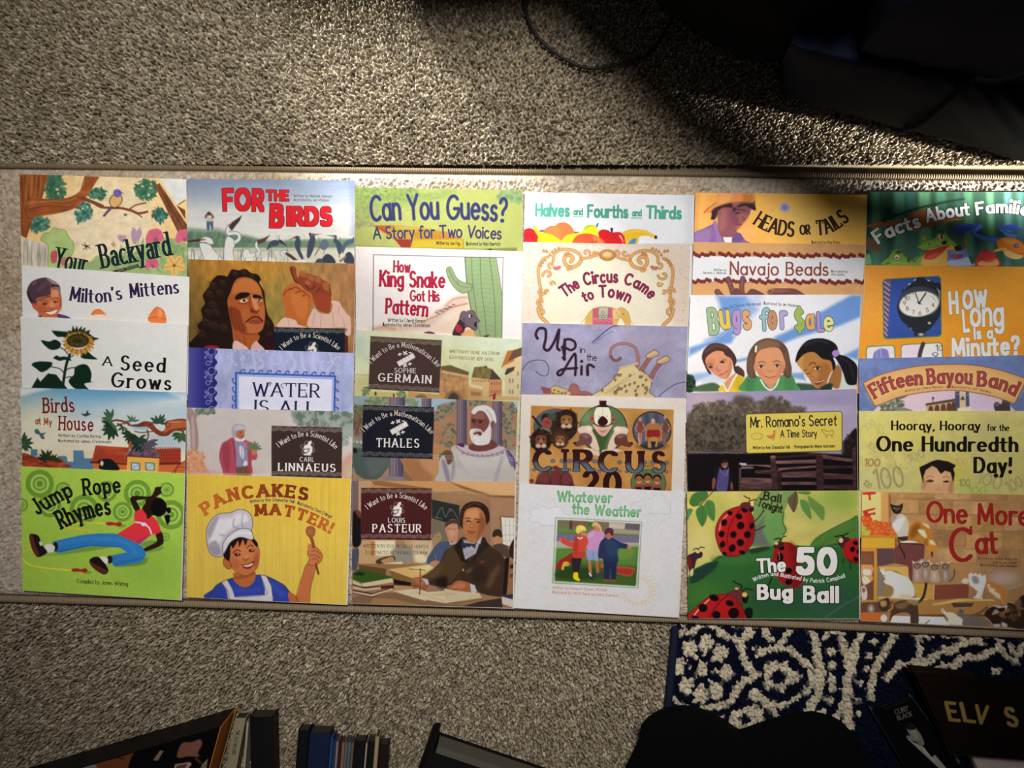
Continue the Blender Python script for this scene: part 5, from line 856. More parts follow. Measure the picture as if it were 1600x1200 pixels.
@book('c4r2', '817.2 378 1079 383 1073 580 813 572', 1.37, .72, 'cream picture book with a scrolled orange frame around an elephant')
def _(s):
    s.v(800, 370, 5.517)
    s.bg('f2dfcc'); rs = np.random.RandomState(4)
    s.b('280 200 420 130 620 180 800 190 1010 180 1200 130 1330 220 1340 420 1310 560 1330 800 300 800 290 560 250 400', 'f6ecd2', 1, 6)
    for i in range(420):
        x, y = rs.uniform(85, 1530), rs.uniform(50, 770)
        if not (230 < x < 1390 and y > 90): s.e(x, y, 4, 4, 'b89a84', .7)
    O, D = 'dda05c', 'a8703c'
    def scr(pts, w):
        s.l(pts, w + 6, D); s.l(pts, w, O); s.l(pts, w * .35, 'ecc48c', .8)
    def swirl(x, y, r, a0, d, w):
        t = np.linspace(0, 4.6, 16); scr([[x + r * (1 - .17 * k) * math.cos(a0 + d * k), y + r * (1 - .17 * k) * math.sin(a0 + d * k)] for k in t], w)
    def mir(f):
        f(lambda x: x, 1); f(lambda x: 1615 - x, -1)
    def half(X, d):
        M = lambda p: [[X(a), b + (0 if d > 0 else 12)] for a, b in nums(p)]
        scr(M('240 590 250 480 235 380 228 280 262 200 310 175'), 20); scr(M('355 210 365 150 430 110 520 115 580 150 600 190'), 20); scr(M('600 190 570 240 500 262 455 225 455 175 500 160 525 190 505 215'), 26); scr(M('600 190 680 175 740 140'), 18)
        swirl(X(640), 140, 34, .5, -d, 14); swirl(X(715), 140, 28, .5, d, 12); swirl(X(340), 245, 30, 2, d, 14); swirl(X(310), 330, 45, 3, d, 18); swirl(X(250), 470, 36, 0, d, 18); swirl(X(250), 560, 40, 1.5, d, 18); swirl(X(250), 640, 34, 2, -d, 16); scr(M('225 620 250 690 300 740 320 770'), 26); swirl(X(345), 405, 26, 0, -d, 12); swirl(X(305), 470, 22, 2, d, 10); swirl(X(490), 280, 24, 0, -d, 14)
        for a, b in nums('250 250 265 225 285 205 330 160 350 135 375 118 405 106 275 125 300 130 460 160 475 150 490 148'): s.b([[X(a) - 14, b + 4], [X(a) - 4 * d, b - 22], [X(a) + 14, b + 8]], 'c89058')
        for k in range(5): t = .3 + k * .55; s.e(X(385) + 26 * math.cos(t) * d, 265 + 26 * math.sin(t) - 15, 17, 9, 'c87474', 1, 1, math.degrees(t) * d)
    mir(half)
    s.e(822, 158, 72, 50, D); s.e(822, 156, 66, 45, 'd09454'); s.e(822, 152, 40, 24, 'eccb90', 1, 4)
    for k in range(14): t = k * .45; s.e(822 + 58 * math.cos(t), 158 + 38 * math.sin(t), 9, 7, 'b47c40', .8)
    s.b('625 770 640 690 690 630 760 605 860 610 900 625 950 610 1000 650 1020 720 1025 780 980 770 960 730 930 700 900 770 860 790 650 790', 'e2b460'); s.o('625 770 640 690 690 630 760 605 860 610 900 625 950 610 1000 650 1020 720 1025 790', 4, 'a07438', .7); s.b('860 640 900 625 930 640 925 700 890 715 870 680', 'ecc684'); s.l('900 650 925 700 890 715', 4, 'a07438', .7); s.e(960, 665, 5, 4, '4a3420')
    s.p('695 615 865 610 870 770 695 770', 'd0607c'); s.p('700 700 868 700 868 735 700 735', 'e48c98', .8); s.l('700 715 720 735 745 715 765 735 790 715 815 735 840 715 865 735', 5, 'b84464', .9, 1, 0); s.p('748 605 832 608 825 710 740 712', 'c8bfa8'); s.o('748 605 832 608 825 710 740 712', 4, '6a6450', .9, 0)
    for x, y in ((760, 685), (785, 690), (808, 685), (785, 655)): s.ring(x, y, 12, 4, '5a5c54', .9)
    P = [(.35, '8a2c50')]
    s.t('The', '450 520 590 425', 92, P, a=.12, b=.1, trk=.06); s.t('Circus', '622 415 770 392 915 390', 96, P, a=.12, b=.1, trk=.06); s.t('Came', '960 402 1090 450 1195 540', 90, P, a=.12, b=.1, trk=.06)
    s.t('to', '622 560 712 525', 84, P, a=.12, b=.1, trk=.06); s.t('Town', '750 518 880 522 1010 568', 92, P, a=.12, b=.1, trk=.06)

@book('c4r3', '816 504.5 1074.6 510.3 1067 706 813 700', 1.139, .66, 'lilac picture book with an upside-down animal in a spotted cream dress')
def _(s):
    s.v(800, 490, 5.517)
    s.bg('9b97b6>a49fb8>9a98b8'); s.n(.09, 26, 22); s.n(.04, 6, 6, 12)
    for a in ((520, 420, 200, 90, 'b8aec0'), (300, 250, 200, 60, 'aea6be'), (1100, 230, 260, 90, 'b2a8bc'), (1000, 560, 200, 100, '8e8cb4'), (1400, 500, 100, 160, 'a8a4c0'), (150, 600, 120, 100, '8a8ab2')): s.e(*a[:4], a[4], .6, 40)
    rs = np.random.RandomState(4)
    for i in range(60): s.e(rs.uniform(700, 1450), rs.uniform(200, 680), 4, 4, '6a6688', .6)
    s.l('690 250 760 190 850 120 910 100', 10, '3e3c70', .9, 1); s.l('690 270 780 200 870 150', 5, '4c4a80', .7); s.l('1265 715 1340 650 1420 605 1490 590', 8, '4a4c84', .9); s.l('90 490 130 430 200 402 280 410 315 460 310 520 270 538 225 515 205 492', 6, '33345a')
    s.l('1075 450 1085 400 1070 310 1010 265 930 260 870 290 848 350 870 395 905 405 935 385', 26, '7c5054'); s.l('1075 450 1085 400 1070 310 1010 265 930 260 870 290 850 350', 18, 'a87470'); s.l('1085 450 1090 380', 34, 'a06c68')
    for p in ('1115 490 1160 420 1190 380', '1195 560 1230 490 1275 430'): s.l(p, 40, '6a3c40'); s.l(p, 32, '9c6460')
    for x, y in ((1205, 350), (1300, 400)): s.b([[x - 50, y + 25], [x - 40, y], [x + 20, y - 35], [x + 55, y - 20], [x + 60, y + 5], [x + 20, y + 25], [x - 20, y + 35]], 'c8a478'); s.o([[x - 50, y + 25], [x - 40, y], [x + 20, y - 35], [x + 55, y - 20], [x + 60, y + 5], [x + 20, y + 25], [x - 20, y + 35]], 5, '6a3c30'); s.l([[x - 40, y + 20], [x + 30, y - 20]], 14, 'd8bca0', .8)
    s.b('680 710 760 660 850 590 900 520 930 470 1000 450 1040 435 1080 470 1110 500 1160 520 1190 560 1200 620 1185 680 1210 720 700 720', 'd9c290'); s.o('690 705 760 660 850 590 900 520 930 470 1000 450 1040 435 1080 470 1110 500 1160 520 1190 560 1200 620 1185 680 1210 730 700 730', 5, '4c4034', .9)
    s.l('800 690 900 620 960 570 1060 520', 7, 'b09058', .8); s.l('840 680 930 610 1010 570', 4, '8a6c40', .7)
    for i in range(44):
        x, y = rs.uniform(740, 1180), rs.uniform(465, 705)
        if y > 705 - (x - 700) * 1.05 and y > 440 + max(0, x - 1060) * .7: s.e(x, y, 11, 15, '6a5440', .9, 1, 30); s.e(x + 2, y + 3, 5, 7, 'a88c64', .9)
    for i in range(9): s.e(935 + i * 18, 470 - i * 5, 12, 10, 'cdb488', 1); s.e(1110 + i * 11, 505 + i * 9, 11, 11, 'cdb488', 1)
    s.b('495 690 490 650 510 612 540 605 570 625 590 670 640 672 690 695 600 715 500 710', 'a4685f'); s.o('495 690 490 650 510 612 540 605 570 625 590 670 640 672 690 700', 4, '5c3434', .8); s.b('330 690 340 640 375 622 430 640 495 670 490 700 340 705', 'd0b478'); s.o('330 690 340 640 375 622 430 640 495 670', 4, '4c3c30', .9); s.b('245 645 280 640 330 645 335 690 270 688 265 665', '94544c'); s.l('250 630 300 645', 6, '6a3430')
    for x, y in ((365, 660), (400, 670), (430, 690), (460, 690), (355, 685)): s.e(x, y, 8, 6, '4a3a2c')
    N = '2c1a28'
    s.l('220 215 205 180 225 135 260 125 290 145 290 220 275 290 300 318 330 300 370 230 405 140 400 200 390 290 410 315', 24, N); s.l('455 225 455 300 450 380 440 380', 24, N); s.l('440 300 460 230 500 222 540 245 545 290 510 315 470 300 430 290', 22, N); s.l('440 310 455 390 450 395', 22, N)
    s.l('545 530 550 440 545 350 520 370 470 450 430 520 400 530 395 505 440 480 560 470', 22, N); s.l('600 455 598 525', 22, N); s.e(600, 412, 14, 13, N); s.l('650 530 650 460 670 440 705 460', 22, N); s.l('650 450 655 525', 22, N)
    s.t('in', '585 338 632 336', 52, N, 'title', a=.06, b=.06, jit=3); s.t('the', '645 402 730 408', 58, N, 'title', a=.06, b=.06, jit=3)
@book('c4r4', '814.5 616.3 1072 622.3 1066 822 809 810', 0.919, .76, 'white-bordered picture book with a big-nosed clown in a bear ruff among round circus portraits')
def _(s):
    s.v(800, 610, 5.517)
    s.bg('d6ccc2'); s.p('163 130 1397 165 1375 900 145 900', 'b47f42'); s.n(.07, 22, 22)
    for a in ((300, 600, 160, 70), (950, 220, 60, 50), (640, 200, 40, 40), (1010, 600, 60, 60), (500, 780, 60, 40), (1000, 770, 40, 60), (180, 680, 40, 80)): s.e(*a, 'c99a58', .6, 20)
    s.p('0 0 1600 0 1600 165 1397 165 163 130 145 900 0 900', 'd6ccc2'); s.p('1397 165 1600 150 1600 900 1375 900', 'd8d0c8')
    s.e(375, 310, 190, 152, '2a2420'); s.e(365, 300, 178, 140, '52545c'); s.p('375 190 560 200 560 360 480 420 300 420 330 300', '282018', .9, 4)
    s.l('180 225 265 335', 18, '201a1c', 1, 1, 0); s.b('250 250 270 205 330 205 370 240 340 250 300 235 265 262', '1e1814'); s.b('260 260 290 230 330 250 345 290 320 335 280 330 262 300', '8a4438'); s.b('300 215 370 200 390 250 360 260', '3a4a34'); s.b('250 320 330 340 330 390 250 360', '6a7458'); s.l('295 275 315 278', 6, '301410')
    for x, y, r, M, Fc in ((470, 260, 92, '26160f', '8a5c34'), (250, 430, 92, '1e1614', '74402e'), (415, 425, 72, '4a2c1c', '8a5438')):
        s.e(x, y, r, r * 1.05, M, 1, 3); s.leaves(x, y, r, r, 26, r * .35, M + ' 3c2418', int(x), .4, .8); s.b([[x - .5 * r, y - .3 * r], [x, y - .5 * r], [x + .5 * r, y - .3 * r], [x + .45 * r, y + .4 * r], [x, y + .7 * r], [x - .45 * r, y + .4 * r]], Fc, 1, 2)
        s.e(x - .25 * r, y - .1 * r, r * .12, r * .06, '1c100c'); s.e(x + .25 * r, y - .1 * r, r * .12, r * .06, '1c100c'); s.b([[x - .12 * r, y - .1 * r], [x + .12 * r, y - .1 * r], [x + .16 * r, y + .3 * r], [x - .16 * r, y + .3 * r]], 'a87450', .8, 2); s.e(x - .26 * r, y + .52 * r, r * .24, r * .2, 'c4a88c', 1, 2); s.e(x + .26 * r, y + .52 * r, r * .24, r * .2, 'c4a88c', 1, 2); s.e(x, y + .36 * r, r * .13, r * .08, '2a1410')
    s.e(788, 330, 208, 205, '2c3024'); s.e(788, 328, 198, 196, '58704a'); s.e(640, 230, 60, 60, '7c9468', .6, 16)
    s.p('700 280 860 290 800 520 740 540', '485c3a', 1, 3); s.p('690 330 860 340 790 470 760 560', '3e5432')
    s.p('610 490 750 510 755 565 700 555 640 530', 'd8c0ac'); s.p('780 515 890 500 960 520 850 540 770 545', 'd8c0ac')
    for d, X in ((1, lambda a: a), (-1, lambda a: 1572 - a)):
        P = lambda q: [[X(a), b + (0 if d > 0 else 6)] for a, b in nums(q)]
        s.b(P('565 340 590 312 650 305 690 315 690 345 720 400 745 470 750 520 690 500 660 440 640 380 590 375'), 'd8c0ac'); s.o(P('565 340 590 312 650 305 690 315 690 345 720 400 745 470 750 520 690 500 660 440 640 380 590 375'), 4, '8a6c5c', .7)
        s.b(P('530 455 575 430 580 390 610 368 660 375 690 410 680 460 640 465 560 485 540 470'), '6a4644' if d > 0 else '66382c'); s.e(X(640), 400, 18, 10, 'a08078', .7, 3); s.e(X(542), 455, 13, 10, '1c1412'); s.b(P('590 380 640 370 670 400 620 400'), '82605c', .7, 4); s.b(P('650 305 690 318 690 345 640 345'), 'e8d8c8', .7, 5)
    s.b('668 235 690 218 712 235 715 262 690 270 672 258', 'a85c48'); s.b('858 240 880 228 895 250 880 275 855 275', 'a85c48'); s.e(692, 245, 12, 14, '7a2c24', .8, 2); s.e(876, 252, 12, 14, '7a2c24', .8, 2)
    s.b('695 290 740 310 800 318 865 295 850 330 815 380 790 395 760 385 720 340', 'dcab98'); s.b('740 340 790 345 830 335 800 380 775 385', 'c8917c', .7, 5); s.b('705 210 720 160 750 140 820 140 850 180 855 240 845 290 790 305 720 290', 'e4dcc8'); s.o('705 210 720 160 750 140 820 140 850 180 855 240 845 290 790 305 720 290', 4, '5a3c34', .8)
    s.l('705 285 760 308 800 312 870 285', 6, '3a1c1c'); s.l('780 150 782 210', 3, '9a8c7c', .8); s.b('740 262 765 228 785 222 810 240 828 270 805 300 770 305 745 290', '30110f'); s.e(750, 225, 5, 5, '8a7c6c'); s.e(820, 222, 5, 5, '8a7c6c'); s.l('760 350 785 356 810 348', 5, '8a4034')
    s.p('750 92 816 92 812 125 825 130 822 145 738 142 740 128 755 125', '281414'); s.l('735 138 822 142', 8, '1c0c0c', 1, 1, 0); s.p('758 88 812 88 810 96 760 96', '4a2020')
    s.e(1207, 345, 168, 166, '24201c'); s.e(1207, 345, 158, 156, '56586a'); s.p('1140 200 1180 190 1190 330 1150 340', '3c3e4c', .8, 6); s.p('1230 190 1260 200 1260 320 1230 320', '3c3e4c', .8, 6); s.e(1207, 480, 110, 30, '2c2a30', .9, 8)
    s.b('1150 320 1170 290 1215 275 1265 290 1285 330 1290 430 1250 440 1240 480 1180 490 1180 430 1150 420', 'a06c40'); s.b('1160 345 1215 340 1275 345 1270 400 1160 400', '8a2420'); s.b('1180 420 1215 400 1260 415 1245 490 1220 450 1190 495 1170 480', 'b07c44'); s.e(1216, 265, 17, 22, 'c49a7c'); s.l('1160 330 1150 430', 12, 'a4785c'); s.l('1280 330 1290 430', 12, 'a4785c'); s.p('1195 440 1240 440 1230 490 1205 490', '24222a')
    for x, c in ((1105, '8a3c30'), (1322, '70402c')):
        s.e(x, 250 if x < 1200 else 230, 14, 18, 'b08068'); s.b([[x - 25, 290], [x, 272], [x + 25, 290], [x + 18, 340], [x + 22, 370], [x - 22, 370], [x - 16, 330]], c); s.l([[x - 12, 370], [x - 8, 470]], 16, 'b88c6c' if x < 1200 else '8a5c38'); s.l([[x + 10, 370], [x + 4, 460]], 14, 'a87c60' if x < 1200 else '7c5034'); s.l([[x - 24, 290], [x - 42, 330], [x - 26, 352]], 9, 'b08068'); s.l([[x + 24, 290], [x + 42, 330], [x + 22, 352]], 9, 'b08068')
    s.e(365, 800, 160, 140, '4a5a34'); s.b('205 880 210 780 260 710 300 690 330 740 350 660 400 660 420 740 450 690 500 720 530 800 530 880', '5c2628', 1, 2); s.e(280, 750, 60, 50, '7a3c40', .7, 6); s.e(470, 760, 50, 50, '7a3c40', .7, 6); s.b('345 670 400 665 410 780 390 880 350 880 340 780', '6e3034', 1, 3); s.l('310 700 330 800', 6, '38161a', .8); s.l('430 710 415 800', 6, '38161a', .8); s.b('150 770 180 765 190 790 160 800', '7a3028')
    s.e(1175, 800, 155, 125, '5c7248'); s.ring(1175, 800, 150, 6, '2c3424', .8)
    for x, y in ((1095, 775), (1170, 770), (1250, 780)): s.e(x, y - 22, 38, 34, '1c1210'); s.e(x, y, 30, 38, 'a4603c', 1, 1); s.e(x - 10, y - 6, 4, 3, '1c100c'); s.e(x + 12, y - 6, 4, 3, '1c100c'); s.l([[x - 14, y + 14], [x, y + 20], [x + 14, y + 14]], 6, 'e0d0c0'); s.b([[x - 50, y + 80], [x - 30, y + 40], [x + 30, y + 40], [x + 50, y + 80]], '8a4838'); s.p([[x - 30, y + 60], [x + 30, y + 60], [x + 30, y + 90], [x - 30, y + 90]], '141012')
    s.l('1170 680 1175 625 1185 610', 5, 'a85c34'); s.ring(1185, 625, 12, 5, 'a85c34')
    W = [(.8, '241412'), (0, '341418>341418>38161a>5a5f70>5a6276>646c80')]
    for ch, x0, x1, yb in (('C', 185, 358, 690), ('I', 425, 500, 690), ('R', 535, 715, 692), ('C', 748, 932, 702), ('U', 985, 1148, 705), ('S', 1208, 1335, 706)):
        for x in (x0 + 5, x1 - 5):
            s.e(x, yb - 82, 20, 17, '30343c'); s.e(x, yb - 82, 15, 12, '6c7488'); s.e(x, yb - 5, 16, 12, '30343c'); s.e(x, yb - 5, 12, 9, '6c7488')
        s.t(ch, [[x0 + (22 if ch == 'I' else 0), yb - 4], [x1 - (22 if ch == 'I' else 0), yb - 4]], 166, W, a=.1, b=.055, p=4, ser=.13, st=.06)
    s.t('20', '600 892 940 905', 195, [(.4, '2c1012')], a=.13, b=.07, p=2, trk=.2)

@book('c4r5', '812 755.5 1068.6 768.3 1058.5 964.5 803.3 949.8', 0.709, 1, 'white picture book with a framed painting of three children')
def _(s):
    s.v(800, 750, 5.455)
    s.bg('c4c3c6>c8c6c8>cac9cb'); s.n(.012, 3, 3)
    C = 'aeb0be'
    s.b('145 340 165 260 230 240 260 225 330 235 400 230 440 270 490 300 500 390 350 385 250 390 160 380', 'cccad2', .8, 8); s.l('360 385 260 390 220 360 165 365 145 330 175 310 150 275 180 235 240 245 270 222 320 245 370 225 420 240 440 280 490 300', 6, C, .9, 1)
    s.l('1010 255 1025 200 1090 185 1130 150 1190 160 1220 125 1290 130 1310 180 1345 200 1340 290 1230 285 1110 298', 6, C, .9)
    for x, y in ((1160, 340), (1240, 330), (1290, 340), (1200, 380), (1250, 400), (1290, 410), (1150, 410), (1190, 430), (1280, 440), (1230, 350)): s.l([[x, y], [x - 14, y + 28]], 5, 'b0b4cc', .9, 1, 0)
    for x, y in ((180, 450), (185, 530), (240, 490), (150, 540), (280, 520)): s.l([[x - 18, y], [x + 18, y]], 4, 'bcbdc8', .7); s.l([[x, y - 18], [x, y + 18]], 4, 'bcbdc8', .7); s.l([[x - 13, y - 13], [x + 13, y + 13]], 4, 'bcbdc8', .7)
    s.l('1090 830 1150 870 1180 930 1165 1000 1110 1040 1040 1045 980 1010 960 960', 6, 'c8b48c', .9)
    for i in range(17): t = -1.3 + i * .26; s.l([[1075 + 118 * math.cos(t), 940 + 108 * math.sin(t)], [1075 + 155 * math.cos(t + .07), 940 + 145 * math.sin(t + .07)], [1075 + 118 * math.cos(t + .14), 940 + 108 * math.sin(t + .14)]], 5, 'ccb88e', .9, 1, 0)
    s.p('368 318 1108 356 1076 922 344 880', '747c74'); s.p('374 324 1102 361 1071 916 350 875', 'c6cec2')
    def fr(q, *a, **k): s.b(q, *a, **k)
    s.p('390 340 1090 375 1055 905 365 860', '3f6428>52702c>44602c>2f4a1c>3a5a24')
    s.p('390 340 640 352 640 400 700 410 700 350 1090 375 1085 470 385 445', '6e6452', 1, 3); s.p('388 400 640 415 640 450 386 445', '5c7a44', 1, 3); s.p('490 345 515 346 515 420 490 420', '4a3428', .9, 3); s.p('520 350 640 355 640 400 520 395', '7c4c3c', .8, 3); s.p('830 362 965 370 960 420 825 412', 'b8a89c'); s.p('970 372 1090 378 1085 430 965 420', '5c545c', 1, 3); s.p('860 415 1085 430 1080 465 860 455', '98947c', .9, 3)
    s.p('385 455 1085 478 1080 540 378 520', '6c6480', 1, 2); s.p('380 520 1080 535 1078 570 380 585', 'a39c94', 1, 2); s.p('378 585 1078 565 1065 740 370 720', '58803a', .8, 10); s.e(960, 620, 80, 50, '6a8a3c', .6, 6)
    s.p('368 760 500 690 700 700 1060 760 1056 880 365 860', '3f5c22', .6, 16); s.b('368 800 480 740 700 760 780 800 780 830 600 850 420 840', '24381a', .8, 8)
    s.b('372 750 400 690 480 640 530 610 520 700 450 710 410 750', '8e2420'); s.b('420 760 440 700 480 700 485 730 450 735 440 765', 'c89c3c'); s.b('750 740 780 715 800 750', 'c05030'); s.b('880 740 900 735 1040 750 1045 775 1000 820 900 800 880 780', 'b04434'); s.b('890 755 1030 765 1000 805 890 790', '8a2c24', .8, 2)
    s.b('515 665 590 660 585 720 570 780 530 790 510 720', '2c2028'); s.b('530 790 560 790 565 830 580 850 565 862 525 840 522 810', 'd8c01c')
    s.b('400 500 430 490 520 530 545 480 620 465 665 480 640 560 620 600 630 660 570 665 520 655 515 580 480 565 430 540', 'c04434'); s.b('530 500 560 480 560 640 525 640', '9a3024', .7, 4); s.b('560 620 620 615 620 660 570 660', 'a83828', .7, 3); s.l('560 490 580 500 600 490', 10, 'd8c8c4'); s.e(410, 505, 12, 12, 'b86c54')
    s.b('555 440 600 430 625 450 610 480 570 480 556 465', '9a5c44'); s.b('545 435 555 395 590 386 622 400 628 432 600 436 560 455', 'd8cc5c'); s.l('545 440 590 430 628 432', 7, 'b8a83c')
    s.l('660 690 665 740 668 800', 24, 'b06a4c'); s.l('725 690 728 740 732 790', 24, 'a45c40'); s.b('658 810 680 800 695 840 690 858 665 840', '2c2c38'); s.b('715 800 745 790 775 815 760 830 720 825', '3c3c44'); s.l('664 800 672 815', 16, 'c8c8cc')
    s.b('640 590 740 595 745 640 730 690 690 680 650 685 635 640', '8490b8'); s.l('690 610 690 680', 4, '5c6890', .8)
    s.b('640 470 680 430 720 425 770 440 790 465 770 520 740 560 735 600 640 590 650 530', 'b886b4'); s.l('650 470 600 460', 26, 'b07c60'); s.b('640 480 665 450 700 440 680 490', 'c49cc4', .8, 4)
    s.b('700 410 720 385 750 395 755 430 730 440 705 430', 'b8765c'); s.b('685 395 690 365 720 360 750 385 765 420 760 450 745 410 715 390 690 400', 'd0a460')
    s.b('740 570 760 520 800 490 850 490 920 530 985 550 985 585 900 590 905 700 830 715 780 690 770 670 735 660', '24304c'); s.p('780 690 895 700 885 850 845 850 838 740 830 850 785 845', '20284a'); s.b('800 520 850 510 900 560 890 640 820 640', '2e3e60', .8, 10); s.e(1000, 573, 20, 16, 'b87058'); s.e(762, 678, 12, 10, 'b87058'); s.b('785 845 830 850 825 868 785 862', '7a4830'); s.b('835 850 880 850 878 872 838 868', '7a4830')
    s.b('800 470 810 450 850 450 855 480 830 505 805 495', 'a86450'); s.b('790 455 800 420 840 408 865 430 862 465 850 475 830 450 800 465', '4c2230'); s.l('800 440 850 430 862 445', 5, '7a3c50')
    G = [(.35, '519454>76a884>4f9050')]
    s.t('Whatever', '385 180 620 186 855 192', 82, G, a=.085, b=.08, trk=.12); s.t('the Weather', '512 282 800 300 1100 312', 82, G, a=.085, b=.08, trk=.12)
    s.t('Written by Rebecca Bowen Mitchell', '345 926 805 948', 24, 'c08c78', 'byline', a=.075, b=.075); s.t('Illustrated by Mitch Baird and Nate Baertsch', '345 966 910 998', 24, 'c08c78', 'byline', a=.075, b=.075)

# ================================================================ fifth column
@book('c5r1', '1086.7 301 1354.6 304 1350 502 1081 498', .5, .50, 'orange picture book with a person in a cap and purple shirt')
def _(s):
    s.v(1070, 290, 5.517)
    s.bg('c08844|c48c40|cc9644|d0984a'); s.n(.04, 18, 12); s.e(1000, 280, 300, 160, 'd4a25c', .7, 60); s.e(1300, 110, 200, 60, 'c88a2c', .7, 30); s.e(520, 420, 90, 90, 'd89058', .7, 20); s.e(150, 330, 60, 90, 'd09454', .6, 20)
    s.p('95 65 130 65 110 480 80 480', 'a87438', .5, 6)
    s.b('275 440 285 300 275 200 330 170 450 150 570 150 565 230 530 290 450 380 460 420 420 470 300 500', '74424a'); s.b('400 200 520 170 555 220 520 290 460 350 400 300', '643a40', .8, 8); s.b('300 200 360 220 360 330 310 400 290 300', '8a5450', .7, 8); s.b('460 250 530 240 540 280 480 330', '84504a', .7, 6); s.b('440 340 500 320 470 370 440 380', '8a5048', .8, 4)
    s.b('230 260 240 200 300 170 400 150 420 230 460 170 520 150 600 170 610 215 570 200 520 175 440 190 330 190 290 230 260 290 225 290', '2a1c20'); s.p('560 60 600 80 612 210 560 180', '2a1c20', .8, 3)
    s.b('160 235 190 195 260 150 290 90 320 65 590 72 590 140 500 140 380 150 260 190 210 235', 'b87844', 1, 1); s.p('280 65 590 72 588 140 400 148 270 170', 'b57640', 1, 3); s.b('300 80 400 70 380 140 290 160', 'c88a54', .7, 10); s.p('500 70 590 72 588 140 500 142', '94582c', .7, 8); s.l('165 235 210 190 265 150', 5, '5c3820'); s.l('220 230 290 180 400 148 560 140', 7, '5c3420')
    s.l('430 215 470 205 520 215', 8, '3c2024'); s.l('440 240 470 235', 9, '241418'); s.l('490 270 520 290 500 300', 6, '4c2a2c', .8); s.l('440 340 490 335', 7, '4a2426', .9); s.e(300, 240, 20, 30, '7c4848', .9, 3)
    s.b('80 410 160 370 240 330 270 310 290 400 330 450 420 460 470 410 520 470 540 500 80 500', '684c78'); s.b('240 330 270 310 300 420 330 490 260 490', '7a5c8c', .9, 3); s.b('90 410 160 380 230 380 200 490 90 490', '7c6088', .8, 8); s.p('330 445 410 445 400 500 350 500', 'c8b8b0'); s.b('410 450 470 405 500 470 420 500', '58406c'); s.l('240 340 270 480', 5, '4a345c', .8)
    s.e(862, 190, 40, 36, '7a80a8', 1, 10); s.e(862, 188, 26, 24, '5c68a8', .8, 4)
    K = [(.2, '2a1e16')]
    s.t('HEADS', '590 325 740 402 940 438', 122, K, a=.075, b=.045, p=5, ser=.055, st=.04, trk=.1); s.t('OR', '995 422 1085 416', 78, K, a=.085, b=.045, p=5, ser=.08, st=.04, trk=.05); s.t('TAILS', '1140 422 1270 395 1420 295', 120, K, a=.075, b=.045, p=5, ser=.055, st=.04, trk=.14)
    s.t('Illustrated by Amy Bates', '1093 500 1337 502', 27, '4a3c28', 'byline', a=.06, b=.06)

@book('c5r2', '1083.6 378 1352 382.4 1346 579 1078 575', 0.759, .52, 'tan and white picture book with strings of dark red beads and fingers')
def _(s):
    s.v(1070, 290, 5.517)
    s.bg('c89868>cc9c6c>c99a68'); s.n(.03, 20, 12); s.p('72 605 1552 620 1535 835 60 830', 'd6d6da')
    for y0, y1, o in ((592, 608, 70), (820, 832, 45)):
        x0 = o
        s.l([[60, y0 + 10], [1550, y1 + 12]], 3, '6a4438', .9, 1, 0)
        for k in range(6):
            a = x0 + k * 302 - (190 if y0 < 700 else 200) + (0 if y0 < 700 else 0)
            for i in range(11):
                x = a + 60 + i * 25 + 60
                y = y0 + (y1 - y0) * (x - 60) / 1500 + (i % 3 - 1) * 9 + (8 if 3 < i < 8 else 0) - 2
                if 50 < x < 1560: s.e(x, y, 17, 17, '6a2620'); s.e(x - 5, y - 5, 6, 5, '9a4c40', .7, 2)
    s.p('60 870 500 860 700 940 60 960', 'd4a060', .5, 20)
    B = '6e4442'
    for p, w in (('375 805 400 880 420 950', 46), ('500 800 490 880 500 950', 46), ('280 915 320 960', 50)): s.l(p, w, B); s.l(p, w * .4, '8a5c54', .7, 4)
    s.b('440 880 520 930 570 890 630 905 680 950 420 960', B); s.b('710 920 740 890 850 885 950 890 1020 930 1030 950 760 950', B); s.b('730 900 850 895 900 910 780 920', '8c5c54', .8, 3); s.ring(735, 912, 20, 4, 'b8906c'); s.l('760 900 790 870 810 870', 4, 'b88c5c')
    s.t('Navajo Beads', '388 765 800 770 1238 772', 108, [(.15, '874238')], a=.06, b=.05, p=3, trk=.12)
    for tx, p in (('Written by', '250 735 358 737'), ('Beverly J. Allstrom', '158 760 358 763'), ('Illustrated by', '1262 748 1405 750'), ('Amy Bates', '1262 774 1375 776')): s.t(tx, p, 19, '4a4648', 'byline', a=.075, b=.07)

